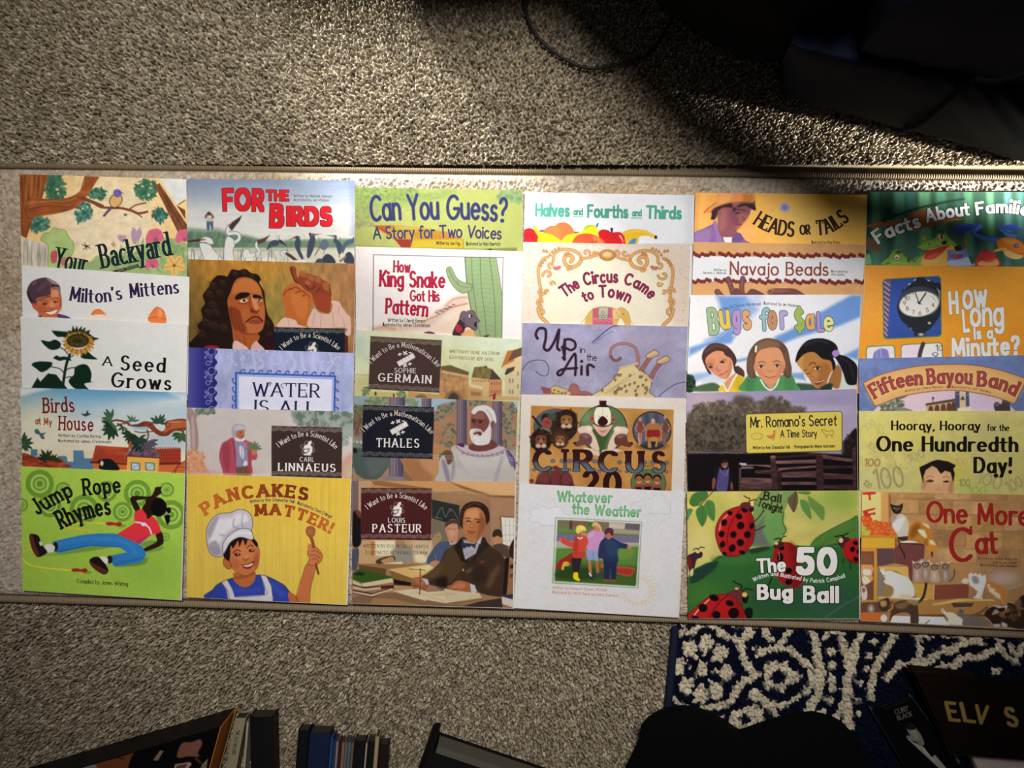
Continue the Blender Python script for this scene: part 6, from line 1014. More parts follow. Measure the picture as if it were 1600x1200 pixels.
@book('c5r3', '1078.7 461.2 1346 460.3 1336 657 1071 660', 0.818, .80, 'sky blue and white picture book with three girls in yellow, green and white tops')
def _(s):
    s.v(1060, 450, 5.333)
    s.bg('ebe7e8|e6e6ec|dcdfe8'); Bl = '6690d0'
    s.p('315 60 560 65 660 180 480 330 320 420 220 440 380 360 350 160', Bl, .9, 12); s.p('85 500 300 430 420 360 520 330 470 410 440 460 230 490 90 570', Bl, .9, 8); s.p('800 410 930 350 1220 180 1440 60 1525 60 1520 240 1330 320 1000 410 830 480', Bl, .95, 8); s.p('1380 560 1510 495 1500 600 1430 580', Bl, .9, 8); s.p('470 600 600 570 580 600 470 625', Bl, .8, 5); s.p('80 720 260 700 300 720 120 790 80 790', '8cb0d8', .9, 8); s.p('930 710 1040 705 1060 770 960 750', Bl, .8, 6); s.p('1320 600 1380 700 1360 760', '7ca0d8', .8, 6); s.b('560 90 700 60 620 250 500 320', 'a8c0e8', .6, 20); s.l('450 400 520 360', 10, 'e8ecf4', .8, 4); s.p('200 750 420 700 420 790 200 790', 'b8c8d8', .6, 10)
    s.b('66 740 90 720 110 760 140 790 130 860 66 862', '22342a', 1, 3); s.leaves(100, 790, 40, 60, 40, 18, '1c2c22 34503c', 3); s.b('130 830 220 800 300 790 360 830 350 860 130 862', '4c6448', 1, 4); s.b('970 800 1050 795 1200 810 1300 790 1490 800 1490 860 970 860', '3c5644', 1, 5)
    s.b('340 860 380 790 470 720 550 740 560 860', 'e0c03c'); s.b('480 730 545 750 545 850 480 850', 'c8a02c', .6, 8); s.b('385 790 470 710 480 715 440 790 410 855 395 850', 'd8946c'); s.l('375 800 400 850 415 852 445 790 490 715', 12, 'ece8e8')
    s.b('215 600 250 530 340 505 400 540 440 590 450 660 430 720 400 760 340 745 290 710 240 660', 'd89470'); s.b('230 610 300 590 290 680 260 680', 'c87c5c', .6, 6); s.b('440 590 440 700 400 750 420 650', 'c07858', .7, 5); s.e(310, 680, 26, 18, 'd07c64', .6, 5)
    s.b('195 580 210 520 260 470 320 458 400 480 460 540 485 600 475 650 500 650 545 690 550 740 520 730 470 700 455 640 440 590 390 560 370 530 310 525 250 560 225 600 240 660 275 710 250 710 215 640', '4c3430'); s.l('230 530 310 480 400 500', 18, '6a4a40', .8, 5); s.l('500 660 535 710', 12, '6a4a40', .7, 3)
    s.l('250 655 280 648', 7, '3c2420'); s.l('240 640 260 630 285 635', 5, '5a3428'); s.l('345 620 370 600 400 600', 6, '5a3428'); s.e(368, 618, 18, 9, '3a2a24'); s.e(270, 662, 16, 7, '3a2a24'); s.l('320 650 325 690 350 690', 5, '9a5844', .9); s.l('340 730 375 715 405 690', 6, 'a04c48'); s.e(360, 718, 16, 6, 'c06060', .8, 2)
    s.b('530 860 550 770 600 720 700 750 770 800 850 730 940 720 980 800 985 860', '54925c'); s.b('560 770 600 730 640 760 620 850 560 850', '447c4c', .8, 8); s.b('880 760 940 740 970 850 900 850', '447c4c', .6, 8); s.p('690 760 770 845 835 760 820 740 700 740', 'd0906c'); s.l('685 765 720 820 765 850 810 820 838 755', 12, 'e8e8e8')
    s.b('568 680 580 560 630 470 700 425 780 420 860 450 910 510 930 600 945 680 930 750 880 730 860 640 850 560 830 510 700 530 650 590 640 700 650 750 590 740', '62483a'); s.b('650 470 760 430 850 470 800 510 690 530 650 540', '8a684e', .8, 8); s.b('580 600 620 540 620 720 590 720', '7c5c48', .7, 8); s.b('890 520 915 600 925 720 890 700', '7a5840', .7, 6)
    s.b('640 640 645 570 695 512 830 500 880 590 885 660 860 720 820 770 760 800 710 770 660 710', 'd8966e'); s.b('640 660 680 680 720 740 670 720', 'c47c58', .7, 6); s.b('850 640 885 660 850 730 810 760', 'c47c58', .7, 6); s.e(690, 700, 26, 20, 'd88468', .6, 6); s.e(840, 695, 26, 20, 'd88468', .6, 6); s.e(640, 660, 12, 34, 'd08c68'); s.e(882, 640, 10, 34, 'd08c68'); s.l('648 488 644 530', 14, 'f0f0f0')
    s.l('665 625 695 612 725 625', 6, '5a3c2c'); s.l('790 618 820 606 850 618', 6, '5a3c2c')
    for x, y in ((690, 655), (823, 648)): s.e(x, y, 24, 13, 'e0d0c4'); s.e(x, y, 13, 13, '4c3828'); s.l([[x - 26, y - 4], [x, y - 14], [x + 26, y - 4]], 5, '3c2820')
    s.l('740 690 765 702 790 690', 6, 'a8644c', .9); s.e(765, 690, 22, 14, 'd08c6c', .7, 4); s.l('720 735 765 745 810 735', 6, 'a04840'); s.e(765, 750, 26, 6, 'c46c60', .8, 2)
    s.b('1280 830 1350 710 1390 690 1420 800 1480 805 1480 850 1320 850', 'c8d0c8'); s.l('1300 820 1355 715', 10, 'e4e8e4')
    s.b('1250 800 1270 730 1320 640 1360 700 1340 830 1290 830', 'a0683c'); s.b('980 605 1030 530 1120 515 1220 575 1290 620 1300 660 1260 720 1230 800 1180 838 1130 820 1090 760 1060 720 1030 680', 'b27a42'); s.b('990 620 1040 560 1040 680 1080 740 1050 710', 'c89a54', .7, 6); s.b('1180 640 1290 640 1240 760 1190 830 1160 760', '9a5c30', .6, 10); s.b('1255 625 1290 610 1310 640 1285 690 1262 670', 'b87848'); s.e(1130, 720, 40, 20, 'c48a54', .7, 6)
    s.b('975 600 1000 520 1070 440 1170 418 1260 435 1320 480 1340 550 1400 570 1470 620 1495 680 1490 790 1440 810 1400 790 1370 700 1320 600 1290 580 1310 640 1290 690 1270 610 1200 590 1130 535 1050 550 985 615', '1c1a1e'); s.l('1040 480 1150 440 1250 460', 14, '343640', .8, 5); s.l('1350 580 1430 640 1460 760', 14, '30323a', .7, 5); s.b('1280 540 1310 515 1340 530 1335 560 1300 575', 'a884c4')
    s.l('1090 640 1115 622 1145 632', 7, '3a2414'); s.l('1050 688 1070 678', 6, '3a2414'); s.e(1155, 670, 26, 11, 'd8ccb4'); s.e(1160, 669, 13, 12, '241810'); s.l('1125 668 1160 652 1185 660', 6, '241810'); s.l('1068 716 1092 712', 6, '241810'); s.l('1110 690 1105 730 1125 740', 5, '7a4824', .8); s.b('1140 790 1190 765 1215 770 1180 800 1150 808', '8a3c34'); s.l('1150 785 1190 778 1212 768', 6, 'e0d0c0')
    s.p('1180 830 1250 790 1290 800 1270 850 1180 850', '24362c', .9, 3)
    K = '55604c'
    def lt(ch, p, sz, c, **k): s.t(ch, p, sz, [(.95, K), (.05, c)], a=.085, b=.085, **k)
    lt('B', '262 378 340 370', 195, '9cb890'); lt('u', '355 330 430 322', 195, 'e0c060'); lt('g', '460 318 510 316', 185, 'b090c8'); lt('s', '548 335 602 330', 205, 'dca070'); lt('f', '690 345 755 342', 165, '90b8c0'); lt('o', '755 332 815 330', 195, 'c08c64'); lt('r', '855 330 905 328', 190, 'b0a0cc'); lt('$', '970 345 1050 343', 160, '9cb45c'); lt('a', '1068 335 1130 332', 160, 'd8a468'); lt('L', '1165 355 1210 353', 145, 'b08cc4'); lt('e', '1215 350 1295 345', 150, 'dcd890')
    s.t('Written by Duncan Macdonald', '345 195 520 155 685 145', 25, '50608c', 'byline', a=.06, b=.06); s.t('Illustrated By Jim Madsen', '710 138 860 148 998 160', 25, '4c5060', 'byline', a=.06, b=.06)

@book('c5r4', '1072 614 1338.4 607.9 1341 809 1076 815', 0.756, .80, 'dark farm picture book with a yellow title card above a rail fence')
def _(s):
    s.v(1060, 600, 5.333)
    s.bg('968cae>a498b0>9e94ac>8a7c90'); s.e(200, 140, 150, 90, 'c0a4a8', .8, 40); s.e(1200, 220, 260, 30, 'aca4bc', .8, 14); s.e(1250, 130, 220, 24, '8c86a8', .7, 14)
    s.b('66 280 130 230 170 170 260 190 340 140 420 180 480 100 600 110 640 150 700 140 780 100 850 150 920 150 950 190 1040 200 1060 240 1060 600 66 600', '564a42', 1, 10)
    s.leaves(450, 200, 340, 60, 220, 16, '4a4038 6c6052 7c705f 564c40', 2, .7, .7); s.leaves(800, 170, 130, 70, 90, 14, '4a4038 645848', 3, .7, .7); s.leaves(980, 215, 90, 30, 40, 12, '5a5048 6c6052', 4, .7, .7); s.leaves(330, 400, 260, 150, 330, 16, '3c362e 4c463a 5e584a 2c2822', 5, .7, .7); s.leaves(160, 250, 50, 60, 50, 14, '4a4038 6c6052', 6, .7)
    s.p('60 585 300 568 560 575 1000 570 1370 585 1500 600 1500 900 60 900', '120d10', 1, 6); s.leaves(300, 520, 220, 40, 70, 12, '2c2822 3c362e', 8, .7, .7)
    s.b('1370 590 1370 480 1420 450 1440 400 1490 380 1500 600', '20181a', 1, 3); s.leaves(1440, 480, 50, 70, 50, 12, '2a2420 1c1618', 9, .6)
    s.p('1340 500 1380 470 1380 570 1340 570', '6c6474', .6, 6)
    Wd = '55393a'
    def rail(q, c=Wd): s.p(q, c, 1, 1, 0, (.2, 20, 3))
    rail('520 670 770 675 770 695 640 680 530 690', '7a5c5c'); rail('520 780 780 785 780 840 525 860', '5c4140'); rail('520 840 780 830 780 880 520 885', '4c3434'); rail('640 720 800 715 860 725 860 750 640 745', '4a3232'); rail('800 640 1150 630 1150 660 810 665', '6c4c4e'); rail('860 735 1150 725 1150 780 865 780', Wd); rail('860 815 1150 815 1150 840 860 840', '5c4042'); rail('830 700 1150 680 1150 695 830 720', '6c4a48'); rail('1200 590 1450 625 1450 650 1200 620', '6a484c'); rail('1200 740 1460 755 1460 795 1200 790', '4c2f32'); rail('1200 680 1450 680 1450 700 1200 705', '38242a'); rail('1210 840 1460 840 1460 880 1210 870', '3c2628'); rail('800 600 1140 580 1140 600 800 620', '2c1e20')
    rail('765 605 810 600 830 880 780 880', '3c2828'); rail('1145 580 1200 580 1215 880 1155 880', '3a2326'); rail('1450 530 1480 520 1485 880 1455 880', '40282e'); rail('505 700 522 700 522 890 505 890', '4c3838'); s.e(788, 608, 20, 12, '8a6c68', .9, 3); rail('820 740 860 720 860 880 830 880', '2c1c1e')
    s.l('516 665 560 668', 14, 'd0c8cc', 1, 2, 0); s.l('525 700 620 698', 7, 'b8b0b8', .9, 1, 0); s.l('90 570 300 572 540 575', 5, '8c8488', .7)
    for i in range(14): s.e(160 + i * 40, 572 + (i % 3) * 4, 14, 5, '7c7478', .5, 3)
    s.b('285 800 300 720 340 690 410 690 440 730 450 860 440 890 290 890', '16141c'); s.b('320 890 325 780 345 700 360 720 410 710 420 760 400 890', '4c4474'); s.l('345 700 370 750 400 760', 6, '6c6490'); s.l('420 700 405 760', 6, '6c6490'); s.b('360 660 375 640 410 645 412 680 390 700 362 690', '7c4c40'); s.b('358 660 365 635 400 630 415 650 400 655', '1c181c'); s.b('280 860 285 790 310 790 305 850 290 880', '7a4438'); s.b('435 870 440 810 455 850 450 880', '7a4438'); s.e(388, 690, 10, 6, 'b0a0a0', .8, 2); s.p('395 730 412 725 415 755 398 755', '60588a')
    s.rr('560 250 1364 227 1364 557 566 579', 22, 'd0bc56'); s.rr('560 250 1364 227 1364 557 566 579', 22, '2c2418', w=1.0); s.l('568 300 572 550', 4, 'e0d48c', .7, 1, 0)
    K = '2c2a2c'
    s.t("Mr. Romano's Secret", '600 360 950 352 1320 342', 84, [(.15, K)], a=.055, b=.055, jit=4, trk=.12); s.t('A Time Story', '850 444 1155 440', 58, [(.1, K)], a=.06, b=.06, jit=4, trk=.12)
    s.o('605 430 640 410 680 415 700 430 690 455 640 460 612 445', 4, '8a7c40', 1); s.l('625 455 625 462', 4, '8a7c40'); s.l('680 455 682 464', 4, '8a7c40'); s.l('690 425 702 420', 4, '8a7c40')
    s.b('738 425 760 430 785 420 800 390 805 400 805 440 785 455 760 455 740 440', 'b87040', .9); s.l('780 455 785 468', 4, 'b8502c'); s.l('795 452 800 466', 4, 'b8502c'); s.e(800, 395, 8, 6, 'b04030')
    s.o('1195 385 1215 380 1230 395 1285 390 1292 400 1285 440 1278 440 1275 425 1240 425 1238 448 1228 445 1222 415 1205 405', 4, '5c5c38', 1, 0); s.l('1192 378 1200 390', 4, '5c5c38')
    s.t('Written by Amy Schumacher Hall  -  Photographed by Wayne Andreasen', '620 544 950 536 1305 528', 27, '3c3828', 'byline', a=.07, b=.07, jit=5)

@book('c5r5', '1073.4 768.2 1341.4 766.3 1342.7 966.6 1075.3 966.6', 0.643, 1, 'green picture book with big red ladybugs on leaves under chunky white lettering')
def _(s):
    s.v(1060, 750, 5.217)
    s.bg('bcae58>b8ae5c>b4ac64>aca85c'); s.n(.05, 22, 22)
    for a in ((1150, 160, 220, 90, '8aa04c'), (1350, 170, 120, 110, '7c9a40'), (450, 150, 130, 60, 'c8b470'), (160, 520, 120, 120, 'c4b878'), (960, 330, 110, 130, 'c0b46c'), (1250, 330, 160, 60, 'aca864'), (300, 200, 120, 110, 'a8a850'), (1100, 260, 140, 60, '94a050')): s.e(*a[:4], a[4], .7, 30)
    G = '3e6a34'
    s.b('90 170 110 125 160 95 230 95 240 130 200 170 130 215 95 200', G); s.l('120 210 180 200 230 150 280 95', 9, '6a4430'); s.b('120 215 190 180 230 140 205 180 150 210', '5a4a2c', .5, 3); s.b('140 260 165 220 200 205 230 260 230 320 195 380 160 330', '406e38'); s.b('205 220 240 165 285 180 300 240 290 335 240 290', '44743a'); s.l('230 170 290 330', 3, '2c4c28'); s.l('195 215 195 370', 3, '2c4c28'); s.b('70 240 120 240 90 300 75 330', '4c7a4c')
    s.b('995 160 1060 190 1085 320 1030 270 1000 220', '54803c'); s.b('1060 130 1130 180 1190 230 1180 330 1120 270 1070 210', '587c3a', .9, 2); s.b('970 95 1070 95 1060 120 990 110', '4c7434')
    s.b('1075 530 1120 470 1200 420 1300 370 1400 320 1466 300 1466 560 1300 560 1080 545', '4c7434', 1, 1.5); s.l('1080 528 1200 428 1330 355 1460 305', 4, '34502c'); s.l('1150 540 1300 450 1460 400', 30, '44682c', .6, 10)
    s.p('690 90 960 90 900 180 860 260 850 340 880 410 840 460 850 520 780 540 600 540 560 520 610 330 610 200', '6e8c50', 1, 1.5); s.p('600 400 700 300 690 420 760 540 600 540', '5c645c', 1, 10); s.b('720 320 860 280 850 360 880 410 780 520 710 440', '5c8c4c', .8, 12); s.l('860 260 850 340 878 408 850 450', 7, '243820'); s.l('690 90 620 180 640 200', 5, '3c5430'); s.p('830 90 800 180 820 190 860 90', '84a068', .8, 3)
    s.tr('Ball', '688 155 835 185', 62, '1a140c', 1, a=.1, b=.09, jit=5); s.tr('Tonight', '638 205 730 238 845 268', 62, '1a140c', 1, a=.09, b=.08, jit=5)
    s.b('890 165 930 110 965 95 975 180 945 262 920 240', '5c4c38'); s.l('960 110 940 180 945 255', 4, '2c2418')
    s.b('75 1130 75 800 200 690 280 660 330 620 450 610 560 570 700 545 900 530 1080 540 1200 530 1470 550 1480 1130', '2c5a2c', 1, 1.5); s.b('280 640 500 600 800 545 900 600 600 680 350 690', '346630', .9, 12); s.e(1250, 1000, 280, 140, '2c4c44', .8, 60); s.e(220, 950, 160, 120, '3c6a28', .8, 40); s.b('600 900 900 860 1100 950 900 1100 600 1100', '244a30', .7, 30); s.b('90 830 120 740 200 700 320 660 300 720 220 790 130 840', '1c342c', .95, 4); s.b('570 570 700 545 740 560 620 600', '1c3020', .9, 6); s.l('1200 1120 1330 1030 1470 950', 6, '6c8c7c', .5, 3); s.l('1000 540 1470 545', 8, '4c7a38', .8, 3); s.l('280 665 360 620 460 615', 5, '1c3820')
    R, D = 'a41a1c', '120a0c'
    def spots(q):
        for a in q: s.e(*a[:4], D, 1, 1.5, a[4] if len(a) > 4 else 20)
    s.b('305 460 310 370 360 280 430 235 510 215 570 240 610 310 620 420 600 520 540 590 470 620 390 615 340 570', R); s.o('305 460 310 370 360 280 430 235 510 215 570 240 610 310 620 420 600 520 540 590 470 620 390 615 340 570', 6, '2c0c0c'); s.b('560 250 610 330 615 440 590 520 530 590 560 440', '7c1416', .7, 10); s.b('320 400 360 300 420 260 360 400 340 520', 'c43030', .6, 8); s.l('520 225 440 330 400 450 405 540 430 615', 5, '2c0c0c'); s.l('335 410 350 340 400 285', 7, 'e0a0a0', .9)
    spots(((420, 270, 22, 18), (540, 245, 26, 20), (372, 347, 24, 30), (495, 298, 26, 24), (508, 372, 30, 32), (352, 440, 24, 28), (448, 445, 26, 28), (562, 445, 28, 30), (360, 525, 22, 28), (505, 510, 30, 30), (440, 555, 26, 32), (598, 375, 18, 26), (520, 590, 26, 16), (375, 600, 20, 14)))
    s.b('500 215 520 185 570 180 605 200 600 260 570 245 530 225', '5c2428'); s.b('570 235 610 220 612 250 590 262', '2c1014'); s.l('575 180 580 150 560 145 535 128', 8, D); s.l('590 170 620 160 640 165', 8, D); s.e(600, 195, 12, 18, 'd8c08c'); s.l('615 345 660 300 690 255', 10, '3c2420'); s.l('620 415 660 400 705 375', 10, '3c2420'); s.l('700 255 690 240', 8, '3c2420')
    s.b('765 640 780 570 820 520 880 505 940 530 980 600 1000 760 1010 840 960 880 880 860 820 820 770 720', '8e1a1c'); s.b('900 520 960 550 1000 700 1000 830 940 870 930 700', '6a1416', .8, 10); s.e(830, 630, 26, 36, D); s.e(900, 740, 30, 24, D); s.e(840, 555, 24, 18, D); s.e(900, 830, 30, 24, D); s.l('820 590 825 650', 6, 'd88888', .8); s.b('775 540 800 505 850 505 860 530 800 560', '4c1a20'); s.e(798, 515, 15, 14, 'c8b080'); s.l('830 500 825 475 780 485', 8, D); s.l('835 490 850 465 875 458', 8, D); s.l('760 800 740 850', 10, D)
    s.b('1345 600 1350 530 1400 485 1470 490 1470 675 1420 670 1370 640', R); s.b('1370 640 1420 660 1470 660 1470 678 1410 675', '5c1012', .8, 4); spots(((1445, 515, 22, 16), (1420, 565, 20, 24), (1465, 580, 12, 22), (1448, 645, 22, 18))); s.b('1300 510 1310 470 1360 465 1400 480 1360 520 1345 560 1310 535', '40202c'); s.e(1325, 492, 18, 20, 'd0b884'); s.l('1280 463 1330 452 1350 465', 9, D); s.l('1335 455 1370 440 1385 430', 9, D); s.l('1345 640 1340 680', 9, '16241c'); s.l('1400 680 1405 730', 9, '16241c')
    s.b('90 1130 140 1040 200 985 270 945 380 930 460 960 510 1010 540 1090 535 1130', R); s.b('400 935 500 990 540 1090 530 1130 460 1130 460 1020', '7c1416', .7, 10); s.l('410 935 330 1000 270 1090 260 1130', 6, '2c0c0c'); s.l('120 1115 170 1050 250 975', 8, 'e8c0c0', .9); spots(((290, 960, 40, 26), (200, 1043, 36, 34), (418, 1005, 34, 24), (310, 1100, 34, 32), (450, 1085, 44, 44), (140, 1125, 32, 18))); s.o('90 1130 140 1040 200 985 270 945 380 930 460 960 510 1010 540 1090 535 1130', 4, '2c0c0c', .8)
    s.b('395 930 430 905 490 890 540 910 560 960 540 1000 490 970', '5c2a2e'); s.b('520 960 570 940 560 1000 530 1000', '16100f'); s.e(540, 935, 21, 20, 'd0a860'); s.e(475, 885, 16, 8, 'd0b080'); s.l('510 895 515 860 480 845 450 825', 9, D); s.l('525 905 550 885 605 898', 9, D); s.b('540 1060 580 1040 605 1060 600 1120 560 1130', '10140f')
    s.b('75 620 110 600 150 580 195 590 190 630 150 650 130 720 100 770 78 700', '35202a'); s.e(158, 582, 18, 16, 'c8b080'); s.b('78 620 100 640 110 700 78 710', '6a1c20'); s.l('160 570 150 555 120 570', 7, D); s.l('165 565 180 548 212 552', 7, D); s.b('95 745 120 720 120 770 100 785', 'c0b080')
    Wt = [(1.0, '0c0c0c'), (0, 'd8d4d2')]
    s.t('The', '640 750 880 738', 100, Wt, a=.13, b=.1, p=8, trk=.06, jit=2); s.t('50', '955 755 1295 756', 185, Wt, a=.14, b=.13, p=6, trk=.08); s.t('Bug', '640 968 935 965', 108, Wt, a=.14, b=.1, p=8, trk=.08); s.t('Ball', '1015 990 1310 992', 118, Wt, a=.13, b=.1, p=8, trk=.08, jit=1)
    pass
    s.t('Written and Illustrated by Patrick Campbell', '612 828 760 780 930 805 1150 838 1360 795', 32, 'd0d0cc', 'byline', a=.1, b=.08)

# ================================================================ sixth column
@book('c6r1', '1355.5 299.5 1625 300 1622 497 1350 495', .5, .60, 'dark green picture book with colourful laughing frogs and curved white lettering')
def _(s):
    s.v(1340, 280, 6.154)
    s.bg('24402e>2f5040>34584a>3c5c50'); rs = np.random.RandomState(3)
    for x, w, c in ((170, 70, '4a7a58'), (300, 60, '1c3024'), (400, 90, '46745c'), (510, 70, '2c5858'), (640, 110, '5a8c64'), (800, 90, '3c7058'), (960, 60, '2e5044'), (1060, 80, '4c7c5a'), (1150, 50, '203c30'), (1270, 60, '5c9468'), (1360, 60, '23403a'), (1440, 60, '507c7c'), (1560, 60, '3c6464'), (90, 40, '1c3424')): s.p([[x - w / 2, 120], [x + w / 2, 120], [x + w / 2 + 20, 560], [x + w / 2, 840], [x - w / 2, 840], [x - w / 2 + 10, 500]], c, .7, 8)
    s.n(.06, 8, 30); s.p('70 640 1600 640 1600 840 70 840', '3c5a50', .5, 30)
    s.l('100 460 230 400 420 330 620 270 840 220 1020 190', 20, '16281e', .9, 3); s.b('80 460 180 410 400 390 560 310 700 290 830 320 1000 380 830 420 640 470 520 510 440 440 300 450', '7c4a2a', 1, 2); s.b('540 330 660 310 760 340 640 420 540 460', '94582c', .8, 6); s.l('90 450 300 400 500 400', 8, '9c6a40', .7, 3); s.e(260, 410, 24, 8, '3c2418'); s.l('820 440 880 400 1000 385', 7, 'a8704c', .7); s.l('460 520 480 640 490 740', 14, '5c4c3c', .9, 2); s.b('80 560 140 590 230 660 245 700 140 680 70 660', '5c4438', 1, 2); s.p('75 720 120 720 135 820 75 820', '5c8c68', 1, 2); s.p('1030 540 1045 540 1055 680 1030 680', '8a5c2c')
    G = '66883a'
    s.b('240 825 300 750 340 690 380 675 420 690 450 740 540 790 640 770 640 830', G); s.b('300 830 340 780 420 790 560 820', '7c9848', .8, 6); s.e(378, 750, 34, 30, '8c9c58'); s.e(378, 750, 26, 22, 'c8c0a8'); s.e(376, 755, 16, 10, '8a3024'); s.ring(378, 750, 30, 5, '2c3c1c', .8); s.e(395, 700, 30, 12, '24341c', .9, 3); s.e(490, 780, 10, 20, '243418', .9, 2); s.b('530 770 570 740 600 760 590 800 540 800', '54743a'); s.l('275 815 310 805', 8, '24341c'); s.b('570 770 640 740 660 830 580 830', '7c8c48')
    s.b('575 650 640 590 740 570 780 500 830 500 880 560 950 620 985 690 940 690 880 630 780 640 680 680 600 670', '709238'); s.b('600 580 620 540 670 545 690 580 640 600', '5c7c38'); s.e(640, 570, 20, 24, '84943c'); s.b('600 650 740 600 860 600 900 630 760 640', '84a448', .8, 5); s.b('630 830 620 770 680 680 780 650 900 630 930 700 870 830', 'd89848'); s.b('635 700 740 670 870 635 890 630 800 720 720 770 640 765 650 730', 'a83830'); s.b('650 760 720 720 800 710 720 765', 'c05c48', .8, 4); s.b('630 770 720 775 840 700 860 720 760 800 650 810', 'dca054'); s.l('590 665 640 695 760 668 890 630', 5, '2c3818')
    s.e(805, 550, 34, 36, '84943c'); s.e(805, 552, 26, 30, 'd0c4a8'); s.e(808, 558, 16, 20, '9c3028'); s.e(810, 560, 8, 9, '2c1410'); s.b('770 510 800 492 835 510 830 540 780 530', '4c6428'); s.l('780 500 830 505', 9, '1c2814'); s.e(835, 610, 26, 17, '1c2412', 1, 2, -20); s.b('930 650 990 640 990 690 950 690', '1c2412'); s.e(690, 628, 8, 8, '24341c'); s.e(605, 630, 6, 6, '24341c'); s.l('575 650 640 590 740 570 780 500 830 500 880 560 950 620 985 690', 4, '24341c', .5)
    s.b('860 740 870 690 920 680 960 695 1040 680 1065 730 1060 770 1040 830 880 830 865 790', '5c70a0'); s.b('880 830 890 770 960 770 1050 745 1110 800 1115 830', '94a4c0'); s.b('880 735 940 720 1010 725 990 760 900 755', '8a3440'); s.b('890 740 980 728 940 752', 'a84c54', .8, 3); s.l('865 690 880 683', 6, '2c3c60'); s.e(960, 705, 40, 14, '7488b4', .8, 4); s.b('1070 750 1100 740 1120 790 1100 820', '34503c'); s.l('870 770 940 775 1050 745', 5, '3c4870')
    s.b('1140 830 1160 740 1200 680 1230 680 1300 700 1340 740 1370 830', 'a83430'); s.b('1165 830 1180 790 1260 790 1340 770 1345 830', 'd8905c'); s.b('1165 745 1220 770 1330 730 1300 790 1220 795', 'c04c38'); s.l('1165 745 1230 775 1340 735', 6, '6a1c1c'); s.e(1220, 690, 22, 10, '7c2020', .8, 2)
    s.b('920 465 960 445 1080 430 1180 432 1200 460 1150 520 1200 530 1300 550 1380 560 1360 610 1240 590 1100 530 1090 500 1140 470 1060 500 990 545 985 530 1030 495 930 530 925 515 1000 480 930 480', '2c3c8c'); s.b('1100 510 1180 440 1190 470 1140 520 1300 555 1370 570 1350 600 1200 580', '4870b0', .9, 4)
    s.b('1350 470 1400 445 1540 430 1530 455 1590 490 1500 485 1530 505 1450 490 1400 480 1480 520 1560 540 1510 570 1420 555 1460 530 1380 500', '2c3c8c'); s.b('1370 480 1450 520 1550 540 1500 565 1440 550', '4870b0', .9, 3)
    s.b('1335 600 1380 565 1440 560 1520 570 1600 630 1600 740 1560 760 1480 720 1400 690 1350 650', 'cf6c28'); s.b('1380 580 1460 570 1540 610 1460 630', 'e08c44', .8, 6); s.b('1405 690 1480 690 1540 720 1590 740 1540 770 1470 760 1420 730', 'd8a464'); s.b('1300 700 1350 665 1420 660 1440 680 1370 690', 'd89850'); s.l('1480 690 1540 715 1600 715', 6, '8a3420'); s.e(1525, 640, 24, 20, '4c3c50'); s.e(1528, 640, 14, 10, '7080b0'); s.l('1335 600 1380 565 1440 560 1520 570 1600 630', 4, '6a3018', .6)
    Wt = [(.9, '10201c'), (0, 'd8dadc')]
    s.t('Facts', '195 625 330 545 615 448', 118, Wt, a=.125, b=.1, p=5, trk=.06); s.t('About', '660 412 850 370 1085 338', 112, Wt, a=.125, b=.1, p=5, trk=.06); s.t('Families', '1140 340 1330 318 1520 325 1720 375', 108, Wt, a=.125, b=.1, p=5, trk=.06)

